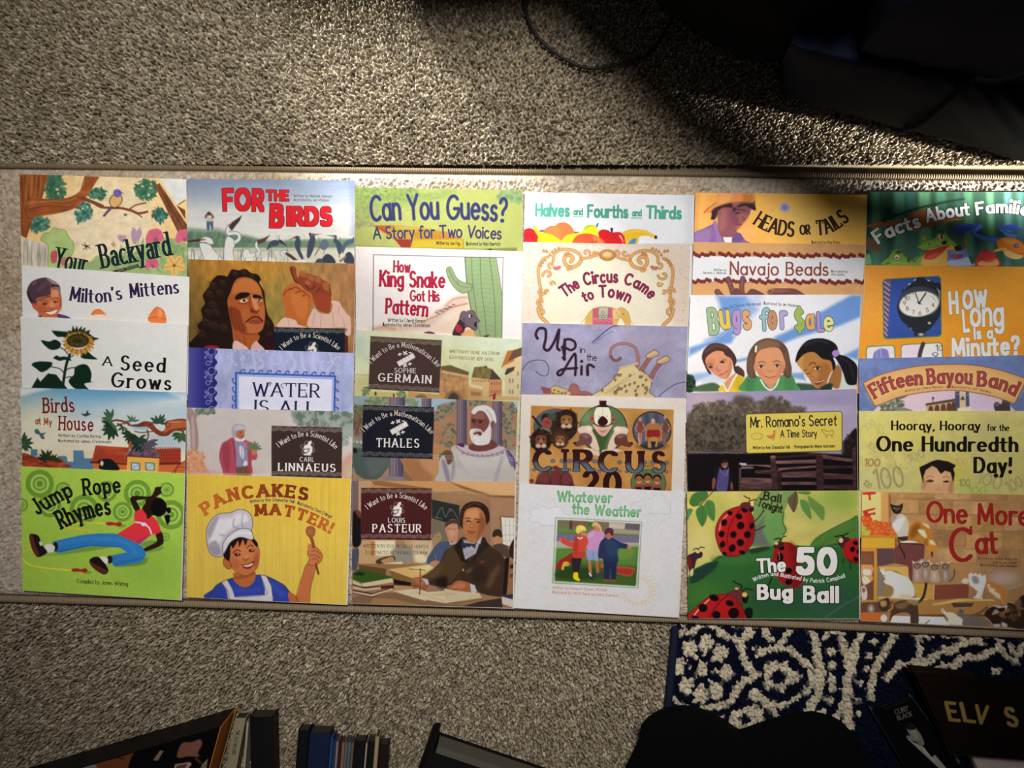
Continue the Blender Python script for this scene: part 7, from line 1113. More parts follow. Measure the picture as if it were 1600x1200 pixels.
@book('c6r2', '1351 414.3 1622 417 1610 611 1339 615', 0.478, .80, 'orange picture book with a photograph of a round street clock')
def _(s):
    s.v(1340, 400, 6.154)
    s.bg('c98030>cc7e26>ca7a24'); s.n(.03, 14, 14); s.e(150, 400, 140, 300, 'c4813c', .6, 60); s.e(1300, 200, 300, 120, 'd0842c', .6, 60)
    for x, y, r in ((200, 200, 110), (1330, 280, 110), (560, 150, 130), (150, 500, 70), (880, 760, 90), (1500, 560, 120), (950, 330, 80), (200, 760, 90)): s.ring(x, y, r, 5, 'd49a58', .5)
    s.rr('238 222 804 186 810 776 246 803', 40, '47683c'); s.rr('247 230 796 196 801 767 254 793', 34, '2c407e>2f488c>2c407c')
    s.p('250 240 320 234 285 786 262 782 254 765', '5c4c60')
    for i in range(11): s.l([[256, 245 + i * 48], [312 - i * 3, 285 + i * 48]], 10, 'a498a8', .8, 1); s.l([[257, 268 + i * 48], [308 - i * 3, 304 + i * 48]], 7, '3c2c48', .8, 1)
    K = '20242a'
    s.b('380 500 400 420 450 330 520 260 600 225 700 240 780 290 798 400 795 560 740 640 660 690 560 690 470 660 410 600', K); s.p('550 230 580 205 640 205 650 240', K); s.p('440 310 420 350 450 350', K); s.p('540 680 660 680 650 770 545 772', K); s.p('430 610 530 680 660 690 760 620 700 700 640 740 560 740 500 700', K); s.b('420 400 480 320 600 290 720 320 778 380 790 430 760 510 690 560', '343a40', 1, 3)
    s.e(592, 462, 195, 122, '9a948c', 1, 2, -8); s.e(590, 460, 186, 116, 'cbc2b8', 1, 1, -8); s.l('400 455 430 380 520 340 620 335', 12, '3c4448', .7, 3); s.l('770 300 785 360 780 440 740 520', 8, 'a8a09c', .8, 2)
    s.e(590, 225, 26, 16, K); s.l('490 275 505 265', 8, 'b8bcc8'); s.l('545 235 560 225', 8, 'c0c4cc'); s.l('675 232 690 240', 9, 'b8bcc8'); s.l('760 300 785 345', 9, '8a94a0'); s.e(690, 645, 16, 12, '9a8c78'); s.e(610, 755, 26, 12, 'a89c90', 1, 3); s.e(510, 700, 10, 14, '5c5c60'); s.b('720 270 790 260 798 330', K)
    for n, x, y in (('11', 512, 372), ('10', 476, 424), ('9', 453, 472), ('8', 480, 524), ('7', 538, 560), ('6', 600, 568), ('5', 672, 540), ('4', 726, 490)): s.tr(n, [[x - (26 if len(n) > 1 else 14), y], [x + (26 if len(n) > 1 else 14), y - 3]], 36, '3c3834', 1, a=.06, b=.06)
    s.l('592 460 552 345', 9, K, 1, 1, 0); s.l('590 455 655 358', 13, K, 1, 1, 0); s.l('575 445 612 462', 8, K, 1, 1, 0); s.e(592, 455, 10, 9, K); s.p('700 380 760 440 730 400', '5c5c60', .6, 3)
    s.rr('80 868 360 852 368 1160 80 1160', 36, '47683c'); s.rr('89 877 351 861 359 1160 89 1160', 30, 'b8b4b8'); s.b('150 960 165 920 220 890 280 900 300 950 300 1060 150 1060', '6a6898'); s.l('215 885 222 915 225 980', 8, '8c8cb8'); s.l('190 910 185 980', 6, '8c8cb8', .8)
    s.rr('415 850 818 828 824 1160 415 1160', 40, '47683c'); s.rr('424 859 809 837 815 1160 424 1160', 34, 'cfc8d4'); s.p('430 885 452 862 610 852 580 1060 424 1060', 'b8aac4', .8, 3); s.l('630 845 605 920 590 1000', 40, '3c3034'); s.tr('1', '750 915 775 914', 60, '3a3638', 1, a=.06, b=.06); s.tr('0', '785 912 815 910', 50, '3a3638', 1, a=.05, b=.05); s.tr('9', '715 985 780 983', 55, '3a3638', 1, a=.06, b=.06)
    Wt = [(.7, '8a6a3c'), (.1, 'd6d0c8')]
    s.t('H', '880 545 975 540', 185, Wt, a=.14, b=.1, p=7, jit=1); s.t('ow', '1010 498 1250 490', 240, Wt, a=.105, b=.075, p=6, trk=.06); s.t('L', '1015 720 1080 715', 190, Wt, a=.14, b=.1, p=7); s.t('ong', '1080 668 1410 660', 240, Wt, a=.1, b=.07, p=6, trk=.06); s.t('Is a', '1118 795 1305 785', 100, Wt, a=.13, b=.1, p=6, trk=.08); s.t('Minute?', '905 965 1230 950 1565 935', 160, Wt, a=.125, b=.1, p=6, trk=.08)

@book('c6r3', '1341.6 560 1611 555 1613 752 1344 757', 0.484, .55, 'slate blue picture book with an arched tan banner over an arcaded building')
def _(s):
    s.v(1340, 550, 6.154)
    s.bg('5c6c98>58648e>4c5e92'); s.n(.06, 8, 8); s.b('205 700 205 510 300 470 500 410 760 375 1000 375 1250 420 1440 490 1460 700', 'b8a4b4', 1, 1.5); s.e(600, 470, 220, 40, 'c4a8ac', .8, 18); s.e(1200, 480, 160, 50, 'aca0bc', .8, 18)
    s.b('205 580 240 520 280 460 360 430 480 400 470 430 380 470 390 500 440 490 450 520 400 545 520 560 520 620 205 620', '56584e'); s.leaves(330, 500, 110, 60, 50, 26, '6c6e60 44463c 8a8c7c', 4, .5); s.b('390 530 470 540 520 565 400 570', '6c7464')
    s.p('660 495 960 445 960 620 660 620', 'a89068'); s.p('655 495 960 445 960 470 655 518', '46403c')
    for x, y in ((705, 540), (765, 530), (825, 520), (880, 510), (925, 500)): s.b([[x - 22, 620], [x - 22, y], [x, y - 22], [x + 20, y], [x + 20, 620]], '54382c')
    s.p('935 380 980 378 985 620 945 620', '40465a'); s.p('1040 380 1070 385 1080 620 1040 620', '40465a'); s.p('980 400 1040 400 1040 540 985 540', 'b4a07c'); s.b('990 450 1010 425 1030 450 1030 460 990 460', '4c4450'); s.p('960 540 1090 520 1095 620 960 620', 'c0b49c'); s.l('725 490 725 450', 7, '3c3438'); s.e(725, 445, 12, 14, '54404c'); s.l('945 400 980 410', 4, '8a8c98'); s.l('1045 410 1075 420', 4, '8a8c98')
    s.b('1310 500 1340 480 1380 500 1400 450 1460 490 1460 620 1360 620 1320 560', '3c3438'); s.e(1340, 500, 26, 20, '5c4c50')
    P = catmull(nums('52 300 200 225 420 165 640 130 850 120 1100 125 1330 165 1500 215 1630 260'), 0); Q = catmull(nums('1508 500 1350 440 1150 395 950 370 760 375 560 400 380 440 260 490 165 522'), 0)
    s.p(np.concatenate([P, Q]), 'bc8c58'); s.p(catmull(nums('120 310 420 200 850 150 1300 200 1560 290 1480 450 1150 370 850 340 420 400 180 480'), 1), 'c89c64', .9, 20); s.o(np.concatenate([P, Q]), 6, '5a3a30', 1, 0)
    s.t('Fifteen', '165 445 380 345 630 310', 132, [(.55, '5c2228'), (0, '8a3c42')], a=.085, b=.055, p=4, ser=.09, st=.045, trk=.06); s.t('Bayou', '672 305 880 296 1105 305', 135, [(.55, '5c2228'), (0, '8a3c42')], a=.1, b=.06, p=4, ser=.09, st=.045, trk=.06); s.t('Band', '1150 325 1330 345 1520 425', 132, [(.55, '5c2228'), (0, '8a3c42')], a=.1, b=.06, p=4, ser=.09, st=.045, trk=.06)
    s.t('Written by Cheryl Benson', '455 388 630 358 820 345', 22, '6a4c3c', 'byline', a=.07, b=.07); s.t('Illustrated by Jeff Mandine', '905 345 1100 360 1280 398', 22, '6a4c3c', 'byline', a=.07, b=.07)

@book('c6r4', '1342 642 1612 642 1613 845 1343 840', 0.492, .74, 'dull yellow picture book with a dark-haired boy peeking up among scribbled numbers')
def _(s):
    s.v(1330, 630, 5.926)
    s.bg('b4ab68>b0a664>a8a064>a09a60'); s.n(.04, 12, 12)
    for a in ((500, 300, 260, 90, 'bcae58'), (950, 640, 120, 120, 'b0a040'), (1250, 300, 200, 200, 'a49c68'), (200, 700, 160, 90, 'aca874'), (1050, 800, 180, 40, '9aa450'), (700, 120, 300, 50, 'beb468')): s.e(*a[:4], a[4], .7, 40)
    for t, p, z, c, sl in (('100', '115 580 265 585', 66, '6c3c24', .1), ('100', '220 790 500 770', 180, '7c7450', -.1), ('100', '540 550 685 490', 72, '8a8458', 0), ('100', '960 570 1070 575', 64, '948c60', .1), ('100', '995 768 1100 770', 64, '5c6438', 0), ('100', '1150 730 1380 800', 110, '8a8060', 0), ('100', '140 395 225 460', 56, '8c8450', 0), ('100', '105 745 165 795', 50, '4c5438', 0), ('100', '140 260 230 190', 60, '9c9460', 0), ('10', '230 300 310 280', 90, '9aa050', 0), ('00', '310 500 400 500', 90, '9c9858', 0), ('100', '1080 840 1250 845', 70, '7c9040', 0), ('100', '1460 830 1600 760', 100, '847c58', 0)): s.tr(t, p, z, c, .75, a=.06, b=.06, sl=sl)
    for p in ('410 550 420 590', '460 560 450 590', '500 610 525 600', '420 640 440 610 480 600'): s.l(p, 6, '7c7450', .8)
    s.e(340, 680, 14, 16, '8a8058', .7, 4); s.e(445, 645, 14, 16, '8a8058', .7, 4)
    s.b('655 760 660 640 700 590 780 570 880 590 935 640 950 740 930 850 670 850', 'b48a64'); s.b('670 800 700 740 660 700 655 780', '9a6c4c', .8, 5); s.b('930 700 945 760 930 840 900 800', '946848', .8, 5); s.e(800, 690, 90, 60, 'c49c74', .7, 14); s.e(660, 770, 10, 30, 'a47c58'); s.e(945, 770, 8, 26, 'a47c58')
    s.p('632 592 680 570 740 540 800 522 900 540 970 575 945 610 960 650 945 740 920 640 870 625 830 655 790 600 750 580 690 620 670 680 668 740 650 680 635 620', '1a1512')
    s.l('700 690 730 672 765 685', 6, '7a5038', .9); s.l('845 690 880 678 910 690', 6, '7a5038', .9); s.b('690 725 730 712 765 722 730 732', '4a3024'); s.b('845 728 880 715 912 725 885 735', '4a3024'); s.e(733, 722, 12, 7, '1c1210'); s.e(880, 724, 12, 7, '1c1210'); s.l('785 795 800 800 820 796', 6, '94684c', .9); s.l('700 720 730 708 765 718', 4, '2c1c14')
    K = '16120e'
    o = dict(p=3, ser=.07, st=.035)
    s.t('Hooray, Hooray', '372 246 780 248 1200 248', 82, [(.15, K)], a=.085, b=.035, **o); s.t('for the', '1260 254 1465 256', 58, [(.1, K)], a=.08, b=.035, **o)
    s.t('One Hundredth', '235 440 800 442 1550 446', 130, [(.35, K)], a=.1, b=.04, **o); s.t('Day!', '1135 640 1490 642', 135, [(.35, K)], a=.11, b=.045, **o); s.e(1340, 670, 22, 20, K); s.e(683, 262, 13, 12, K); s.e(1145, 262, 13, 12, K)

@book('c6r5', '1347 768 1616 773.5 1613 984 1344 970', 0.39, 1, 'tan picture book with many cats on crates beside a fruit stall')
def _(s):
    s.v(1330, 760, 5)
    s.bg('8a6842|886640>8a6844>7c5e40'); s.n(.08, 30, 24)
    for i, (x, y, w, h) in enumerate(((300, 50, 110, 45), (410, 52, 240, 45), (655, 58, 280, 48), (940, 65, 280, 45), (310, 105, 220, 105), (540, 112, 250, 105), (795, 120, 270, 100), (1070, 120, 260, 110), (670, 230, 270, 115), (940, 232, 250, 120), (1200, 240, 150, 110), (640, 355, 250, 110), (900, 360, 280, 130), (1190, 370, 160, 130), (680, 490, 300, 110), (1000, 500, 320, 120), (430, 230, 230, 110), (800, 610, 300, 60))): s.p([[x, y], [x + w, y + 3], [x + w, y + h], [x, y + h - 3]], ('9a744a', '8c6840', 'a07c54', '866242')[i % 4], .8, 2, 0, (.1, 14, 10)); s.l([[x, y + h], [x + w, y + h]], 3, '5c4228', .7, 1, 0); s.l([[x + w, y], [x + w, y + h]], 3, '6a4c30', .6, 1, 0)
    s.e(1190, 720, 120, 60, '9a8884', .8, 20); s.e(900, 640, 130, 60, '94704c', .8, 20)
    s.p('82 45 235 45 235 380 82 380', 'bca268', 1, 2); s.p('232 45 292 45 300 400 240 330', 'a87c48'); s.p('290 60 310 60 312 400 295 390', '6a4428', .7, 3)
    s.p('88 48 192 40 192 60 150 66 155 108 138 108 135 66 90 64', '9a2a20'); s.p('88 190 190 165 185 182 130 196 135 212 188 200 190 222 150 222 152 236 100 236 92 200', '9a2a20')
    for i, (x, y) in enumerate(((100, 255), (135, 262), (150, 300), (190, 290), (225, 300), (175, 325), (215, 335), (255, 330), (290, 335), (140, 330), (160, 355), (200, 360), (245, 358), (290, 362), (325, 370), (265, 305), (120, 295))): s.e(x, y, 30, 28, ('b04a20', 'a8401c', 'b85424')[i % 3]); s.e(x - 8, y - 8, 10, 8, 'd07c44', .6, 3)
    for x, y in ((100, 325), (105, 355), (135, 358), (95, 370)): s.e(x, y, 18, 17, '8a9434')
    s.p('80 382 350 385 362 405 360 480 80 480', 'b8862c'); s.p('80 382 350 385 362 405 80 402', '9a6c24'); s.p('340 400 362 405 360 482 340 480', '7a5020'); s.p('80 480 200 482 195 905 175 905 180 508 80 505', 'a8742c'); s.p('80 508 178 508 176 890 78 890', '5e3a2c'); s.p('78 885 195 890 195 910 75 910', '9a742c'); s.p('82 520 170 520 165 600 80 600', '74442c', .8, 6)
    s.b('80 620 110 610 150 615 175 640 165 690 170 730 120 760 90 740 80 690', 'b47a4c'); s.b('95 650 150 655 150 690 100 690', 'd4c4b0', .9, 2); s.b('85 720 110 700 150 740 100 770', 'c8b49c', .9, 3); s.p('130 620 165 608 170 640', 'b47a4c'); s.p('80 610 110 625 85 640', 'b47a4c'); s.b('80 790 110 780 125 830 120 880 85 880', 'a89c94'); s.b('85 800 105 790 110 820 90 830', '5c4c44', .9, 2)
    s.p('200 485 330 485 340 600 220 625 205 625', '4c3838'); s.p('330 490 385 440 575 450 570 560 480 600 480 740 460 740 440 620 340 600', '5c3434', 1, 1.5); s.p('385 440 575 450 575 460 390 450', '3c2220'); s.b('380 436 450 424 520 436 440 440', 'c8c0b4'); s.p('210 640 220 625 445 640 450 800 460 870 210 870', '7c6038'); s.p('215 625 445 630 448 720 350 660 230 650', 'b48c48'); s.p('210 650 260 660 265 860 205 870', '6a6058', .9, 3); s.p('220 860 600 880 600 890 200 875', 'b08c48')
    s.b('320 300 345 240 390 215 430 240 450 310 440 390 400 420 360 380 330 330', 'a39c8c'); s.b('330 290 400 240 410 270 370 350 335 330', 'bcbab8', .9, 4); s.b('300 250 340 215 360 230 320 290', '8a7464', .9, 4); s.b('305 135 330 145 370 150 402 132 400 170 385 205 355 215 325 200 312 165', '231815'); s.e(338, 170, 7, 5, '5c7078'); s.e(375, 172, 7, 5, '5c7078'); s.e(355, 178, 12, 14, '5c4840', .8, 3); s.l('370 420 385 480 410 520 420 560', 12, '2a1e1c'); s.b('360 400 440 390 460 410 400 425', '30241f')
    s.b('445 390 460 310 510 275 560 285 610 330 635 390 640 430 600 460 560 450 510 420 450 420', '9a6424'); s.b('470 330 520 290 540 330 500 390 460 400', '6a3c14', .8, 8); s.b('520 340 570 345 590 400 560 390', 'c8bca8', .9, 3); s.b('555 290 600 300 610 330', 'b8ac98', .9, 3); s.b('580 460 610 430 650 440 675 480 660 505 620 515 595 490', 'a87030'); s.b('610 420 640 425 660 455 620 450', 'c8b89c', .9, 3); s.p('650 440 678 430 672 455', '8a5420'); s.b('560 440 590 410 600 470', '8a5420', .8); s.p('620 510 640 510 640 550 625 548', '5c2420')
    for x, y, c in ((515, 640, '8a7466'), (580, 630, '806a5e'), (650, 650, '94806c'), (735, 645, '78665c')):
        s.b([[x - 30, y + 100], [x - 28, y + 20], [x - 15, y - 5], [x + 18, y - 5], [x + 38, y + 40], [x + 40, y + 100]], c); s.b([[x - 24, y - 10], [x - 26, y - 45], [x - 10, y - 38], [x + 12, y - 38], [x + 30, y - 45], [x + 26, y - 10], [x, y + 8]], '4c3c34'); s.p([[x - 30, y - 30], [x - 42, y - 62], [x - 8, y - 48]], 'a89088'); s.p([[x + 30, y - 34], [x + 36, y - 62], [x + 8, y - 48]], 'a89088'); s.e(x - 10, y - 22, 5, 4, 'a8b4b8'); s.e(x + 12, y - 22, 5, 4, 'a8b4b8'); s.e(x, y + 50, 12, 34, 'b4a494', .6, 5); s.e(x, y - 8, 9, 7, '94847c', .8, 2)
    s.l('765 745 800 710 808 650', 11, '4c4038')
    s.p('480 755 650 770 640 885 510 870', 'a07c3c'); s.p('645 770 920 760 915 870 640 888', '6a382c'); s.p('480 750 650 770 920 758 900 750 700 745', '8a6c40', .8, 2); s.l('648 770 642 885', 8, 'c09448', 1, 1, 0)
    s.b('225 650 250 640 270 660 310 660 390 690 450 720 490 790 495 850 470 870 530 870 530 885 450 885 380 870 340 870 310 865 330 830 325 790 270 750 255 745 265 720 245 690', 'b8aea2'); s.b('310 690 390 720 440 790 400 860 350 840 340 780', 'c8c2ba', .8, 10); s.b('380 840 450 850 470 870 390 870', 'a08c70', .7, 5); s.p('225 650 240 632 262 660', 'a8988c'); s.b('255 745 300 740 325 760 290 770', 'c4b8ac', .9, 2); s.l('335 800 325 860', 5, '8a7c70', .8); s.l('240 690 265 700', 5, '6a5c50', .8)
    s.b('870 745 880 690 920 670 990 680 1055 690 1060 730 1130 760 1220 800 1215 860 1190 920 1150 880 1080 830 1040 790 1030 850 990 875 960 870 975 830 930 780', '9a6a3c'); s.p('915 690 940 672 950 690 975 672 985 695 1010 678 1015 702 1050 690 1055 740 1020 850 1000 870 970 865 990 820 930 770 920 740', 'b8b4ae'); s.b('940 710 980 700 1000 750 960 760', '6c6c70', .9, 4); s.p('925 740 990 780 985 810 925 770', 'c8c8c8', .9); s.b('860 740 890 715 920 730 910 760 870 755', 'bca496'); s.p('1060 760 1090 770 1080 790 1130 800 1120 820 1160 840 1170 880 1140 870 1080 820', 'b8a894', .9, 2); s.b('1060 740 1160 770 1220 820 1200 900 1160 840', '94602c', .7, 6); s.l('960 868 1020 872', 14, 'b4aca4')
    s.p('510 890 640 890 830 880 1120 890 1100 1000 500 1000', '8a6438'); s.p('630 920 830 880 1100 882 1130 895 900 895 640 930', 'b09050'); s.p('780 908 960 910 940 940 800 945', '40302e'); s.p('500 1000 1080 1000 1080 1020 500 1015', '5a3a22'); s.p('75 905 330 900 330 980 75 990', '523628', 1, 3); s.b('75 990 180 985 270 1000 280 1040 250 1065 70 1050', '9a5428'); s.e(255, 1030, 26, 28, 'b4aca4'); s.e(155, 955, 28, 36, '6c6058'); s.e(155, 955, 12, 18, 'a89c90', .8, 3)
    s.p('310 1010 460 1015 460 1068 300 1062', 'c4beb8'); s.p('525 1015 720 1020 770 1085 520 1070', 'bcb6b0'); s.l('580 1072 612 1048', 8, '4c4038', 1, 1, 0)
    s.b('300 1070 310 980 330 920 400 890 500 890 520 930 525 1070 470 1070 460 1000 400 985 330 1010', '3c2c22'); s.b('340 930 420 900 470 900 400 960', '6a5438', .8, 6); s.b('215 900 250 880 290 870 300 910 280 970 240 970 215 940', '30261f'); s.b('225 900 270 895 275 930 240 940', 'a4844c', .8, 4); s.l('520 910 560 870 580 800 585 760', 20, '24211f'); s.b('430 890 500 880 530 900 500 930', '94804c', .7, 5); s.l('290 975 320 950 320 920', 14, 'a05c2c')
    s.b('705 975 715 950 740 980 800 990 870 1040 880 1080 760 1075 755 1030', 'b4a898'); s.p('712 975 712 950 735 975', '9a8878'); s.b('830 1010 850 960 880 970 885 1000 960 1010 1060 1040 1070 1090 880 1085 875 1030', '5c504c'); s.p('850 985 848 955 875 985', '4c4240'); s.l('940 1010 1000 990 1060 945', 20, '5c4430')
    s.b('1040 1000 1080 950 1180 930 1250 950 1350 850 1360 1100 1240 1100 1120 1080 1080 1040', '241a14'); s.b('1110 930 1190 935 1240 925 1210 980 1170 960', 'a8a09c', .9, 2); s.b('1100 1000 1130 960 1190 975 1120 1000', '8a7c74', .9, 2); s.b('1110 1080 1160 1075 1160 1095 1120 1095', 'a09890', .9, 2); s.b('1180 1060 1220 1080 1210 1100 1175 1090', 'a09890', .9, 2); s.leaves(1250, 980, 90, 60, 40, 26, '4c3420 6a4828 1c1410 3c2818', 4, .5, .9); s.b('1280 900 1320 880 1330 930 1290 940', '5c4c3c', .8, 4); s.l('1210 800 1280 790 1340 760', 14, '8a7860', .8)
    R = [(.2, '7a1c18')]
    s.t('One More', '585 270 900 285 1395 300', 150, R, a=.085, b=.06, p=3, jit=4, sl=0); s.t('C', '770 580 960 575', 245, R, a=.07, b=.05, p=3); s.t('at', '970 520 1150 518', 170, R, a=.09, b=.06, p=3, jit=4)
    s.p('925 310 945 312 945 378 920 378', '7a1c18')
    for tx, p in (('Written by Vickie Ahlstrom', '990 570 1295 576'), ('and Susan Oliver', '1105 602 1295 606'), ('Illustrated by Jeff Mandine', '1010 622 1295 632')): s.t(tx, p, 18, '3c3020', 'byline', a=.07, b=.07)
# ================================================================ the books themselves
def iso_mesh(F, xs, ys, thr):
    """outline-following polygons of the area F < thr on a grid"""
    I = F < thr
    code = I[:-1, :-1] * 1 + I[:-1, 1:] * 2 + I[1:, 1:] * 4 + I[1:, :-1] * 8
    pts, polys, n = [], [], 0
    full = code == 15
    d = np.diff(np.pad(full.astype(int), ((0, 0), (1, 1))), axis=1)
    r0, c0 = np.nonzero(d == 1); r1, c1 = np.nonzero(d == -1)
    if len(r0):
        q = np.stack([np.stack([xs[c0], ys[r0]], -1), np.stack([xs[c0], ys[r0 + 1]], -1), np.stack([xs[c1], ys[r0 + 1]], -1), np.stack([xs[c1], ys[r0]], -1)], 1)
        pts.append(q.reshape(-1, 2)); polys.append(np.arange(4 * len(r0)).reshape(-1, 4)); n = 4 * len(r0)
    for k in range(1, 15):
        r, c = np.nonzero(code == k)
        if not len(r): continue
        cr = [(r, c), (r, c + 1), (r + 1, c + 1), (r + 1, c)]; ring = []
        for e in range(4):
            (ra, ca), (rb, cb) = cr[e], cr[(e + 1) % 4]
            if k >> e & 1: ring.append(np.stack([xs[ca], ys[ra]], -1))
            if (k >> e & 1) != (k >> ((e + 1) % 4) & 1):
                fa, fb = F[ra, ca] - thr, F[rb, cb] - thr
                t = np.clip(fa / (fa - fb), .02, .98)[:, None]
                ring.append(np.stack([xs[ca], ys[ra]], -1) * (1 - t) + np.stack([xs[cb], ys[rb]], -1) * t)
        m = len(ring); q = np.stack(ring[::-1], 1)
        pts.append(q.reshape(-1, 2)); polys.append(n + np.arange(m * len(r)).reshape(-1, m)); n += m * len(r)
    return (np.concatenate(pts), polys) if pts else (np.zeros((0, 2)), [])

THICK, PZ = .0021, RZ + .0007
BACK = {}
def inv_quad(Q, x, y):
    """u, v of pixels inside a quadrilateral TL TR BR BL (Newton steps)"""
    u = np.full(x.shape, .5); v = np.full(x.shape, .5)
    for _ in range(6):
        px = Q[0, 0] * (1 - u) * (1 - v) + Q[1, 0] * u * (1 - v) + Q[2, 0] * u * v + Q[3, 0] * (1 - u) * v
        py = Q[0, 1] * (1 - u) * (1 - v) + Q[1, 1] * u * (1 - v) + Q[2, 1] * u * v + Q[3, 1] * (1 - u) * v
        a = (Q[1, 0] - Q[0, 0]) * (1 - v) + (Q[2, 0] - Q[3, 0]) * v; b = (Q[3, 0] - Q[0, 0]) * (1 - u) + (Q[2, 0] - Q[1, 0]) * u
        c = (Q[1, 1] - Q[0, 1]) * (1 - v) + (Q[2, 1] - Q[3, 1]) * v; d = (Q[3, 1] - Q[0, 1]) * (1 - u) + (Q[2, 1] - Q[1, 1]) * u
        D = a * d - b * c
        u = u - ((px - x) * d - (py - y) * b) / D; v = v - ((py - y) * a - (px - x) * c) / D
    return u, v

def make_book(key, Q, light, vis, label, fn):
    col = key[:2]; y_at = lambda v: (Q[0, 1] + Q[1, 1]) / 2 * (1 - v) + (Q[2, 1] + Q[3, 1]) / 2 * v
    # each cover leans on the ones above it in its column: lift the top edge until it clears them all
    lift = 0.0
    for (t0, b0, L0) in BACK.get(col, []):
        for v in np.linspace(0, .97, 40):
            y = y_at(v)
            if t0 <= y <= b0: lift = max(lift, (L0 * (1 - (y - t0) / (b0 - t0)) + THICK + .0003) / (1 - v))
    BACK.setdefault(col, []).append((y_at(0), y_at(1), lift))
    zt = lambda v: PZ + lift * (1 - v) + THICK
    def surf(x, y, dz):
        u, v = inv_quad(Q, x, y); return world(x, y, zt(np.clip(v, 0, 1)) + dz)
    ctr = world(Q[:, 0].mean(), Q[:, 1].mean(), PZ)
    root = thing('picture_book', label, 'book', ctr, 'picture books laid out on the beige runner')
    gain = .86 / light  # per-book scale, puts part of the light level into the cover colours
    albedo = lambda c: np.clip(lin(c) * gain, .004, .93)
    nu = int(np.hypot(*(Q[1] - Q[0])) / .95); hv = np.hypot(*(Q[3] - Q[0]))
    v = np.linspace(0, 1, int(hv / .95)) if vis >= 1 else np.concatenate([np.linspace(0, vis, int(hv * vis / .95)), np.linspace(vis, 1, 9)[1:]])
    U, Vv = np.meshgrid(np.linspace(0, 1, nu), v)
    X = Q[0, 0] * (1 - U) * (1 - Vv) + Q[1, 0] * U * (1 - Vv) + Q[2, 0] * U * Vv + Q[3, 0] * (1 - U) * Vv
    Y = Q[0, 1] * (1 - U) * (1 - Vv) + Q[1, 1] * U * (1 - Vv) + Q[2, 1] * U * Vv + Q[3, 1] * (1 - U) * Vv
    art = Art(X, Y); fn(art); art.n(.014, 2.4, 2.4, 31); art.n(.009, 13, 13, 33)
    P = world(X, Y, zt(Vv)); ny, nx = X.shape
    i = np.arange(ny * nx).reshape(ny, nx)
    rim = np.concatenate([i[0, :-1], i[:-1, -1], i[-1, :0:-1], i[:0:-1, 0]])
    low = P.reshape(-1, 3)[rim] - [0, 0, .0003]; n0 = ny * nx; k = np.arange(len(rim)); k2 = np.roll(k, -1)
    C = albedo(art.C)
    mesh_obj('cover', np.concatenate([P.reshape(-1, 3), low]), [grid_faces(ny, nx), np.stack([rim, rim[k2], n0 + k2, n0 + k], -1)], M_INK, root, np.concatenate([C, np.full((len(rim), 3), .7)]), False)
    R = Q + (np.array([[.6, .5], [1.1, .5], [2.6, .9], [.6, .4]]) if vis >= 1 else np.array([[.5, .5], [.4, .5], [.6, -.5], [.5, -.5]]))
    bl = np.array([PZ + lift, PZ + lift, PZ, PZ]); A = world(R[:, 0], R[:, 1], bl); B = world(R[:, 0], R[:, 1], bl + THICK - .0004)
    mesh_obj('pages', np.concatenate([A[::-1], B[::-1]]), box_faces(4), M_PAGE, root)
    groups = {}
    for part, G, cols, sz in art.T: groups.setdefault(part, []).append((G, cols, sz))
    for part, L in groups.items():
        VV, PP, CC, n = [], [], [], 0
        for G, cols, sz in L:
            g = np.array([[q[0], q[1]] for q in G]); m = sz * 1.5 + 3; st = .5 if sz > 11 else (.42 if sz > 7 else .34)
            xs = np.arange(g[:, 0].min() - m, g[:, 0].max() + m, st); ys = np.arange(g[:, 1].min() - m, g[:, 1].max() + m, st)
            gx, gy = np.meshgrid(xs, ys)
            F, I = glyph_field(G, gx, gy, 4)
            out = ~inside(gx, gy, Q + [[1, 1], [-1, 1], [-1, -1], [1, -1]]); F[out] = 50
            for li, (grow, colr) in enumerate(cols):
                p, polys = iso_mesh(F, xs, ys, grow)
                if not len(p): continue
                if '>' in colr or '|' in colr:
                    tmp = Art(p[:, 0], p[:, 1]); c = tmp.colr(colr, np.arange(len(p)), np.concatenate([g + [0, -sz * .95], g + [0, sz * .1]]))
                else: c = np.tile(hexc(colr), (len(p), 1))
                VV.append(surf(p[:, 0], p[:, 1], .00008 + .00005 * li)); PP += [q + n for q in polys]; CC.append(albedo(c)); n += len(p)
        if VV:
            nm = {'title': 'title_lettering', 'byline': 'author_line', 'badge': 'series_lettering'}[part]
            mesh_obj(nm, np.concatenate(VV), PP, M_INK, root, np.concatenate(CC))
for bk in BOOKS: make_book(*bk)
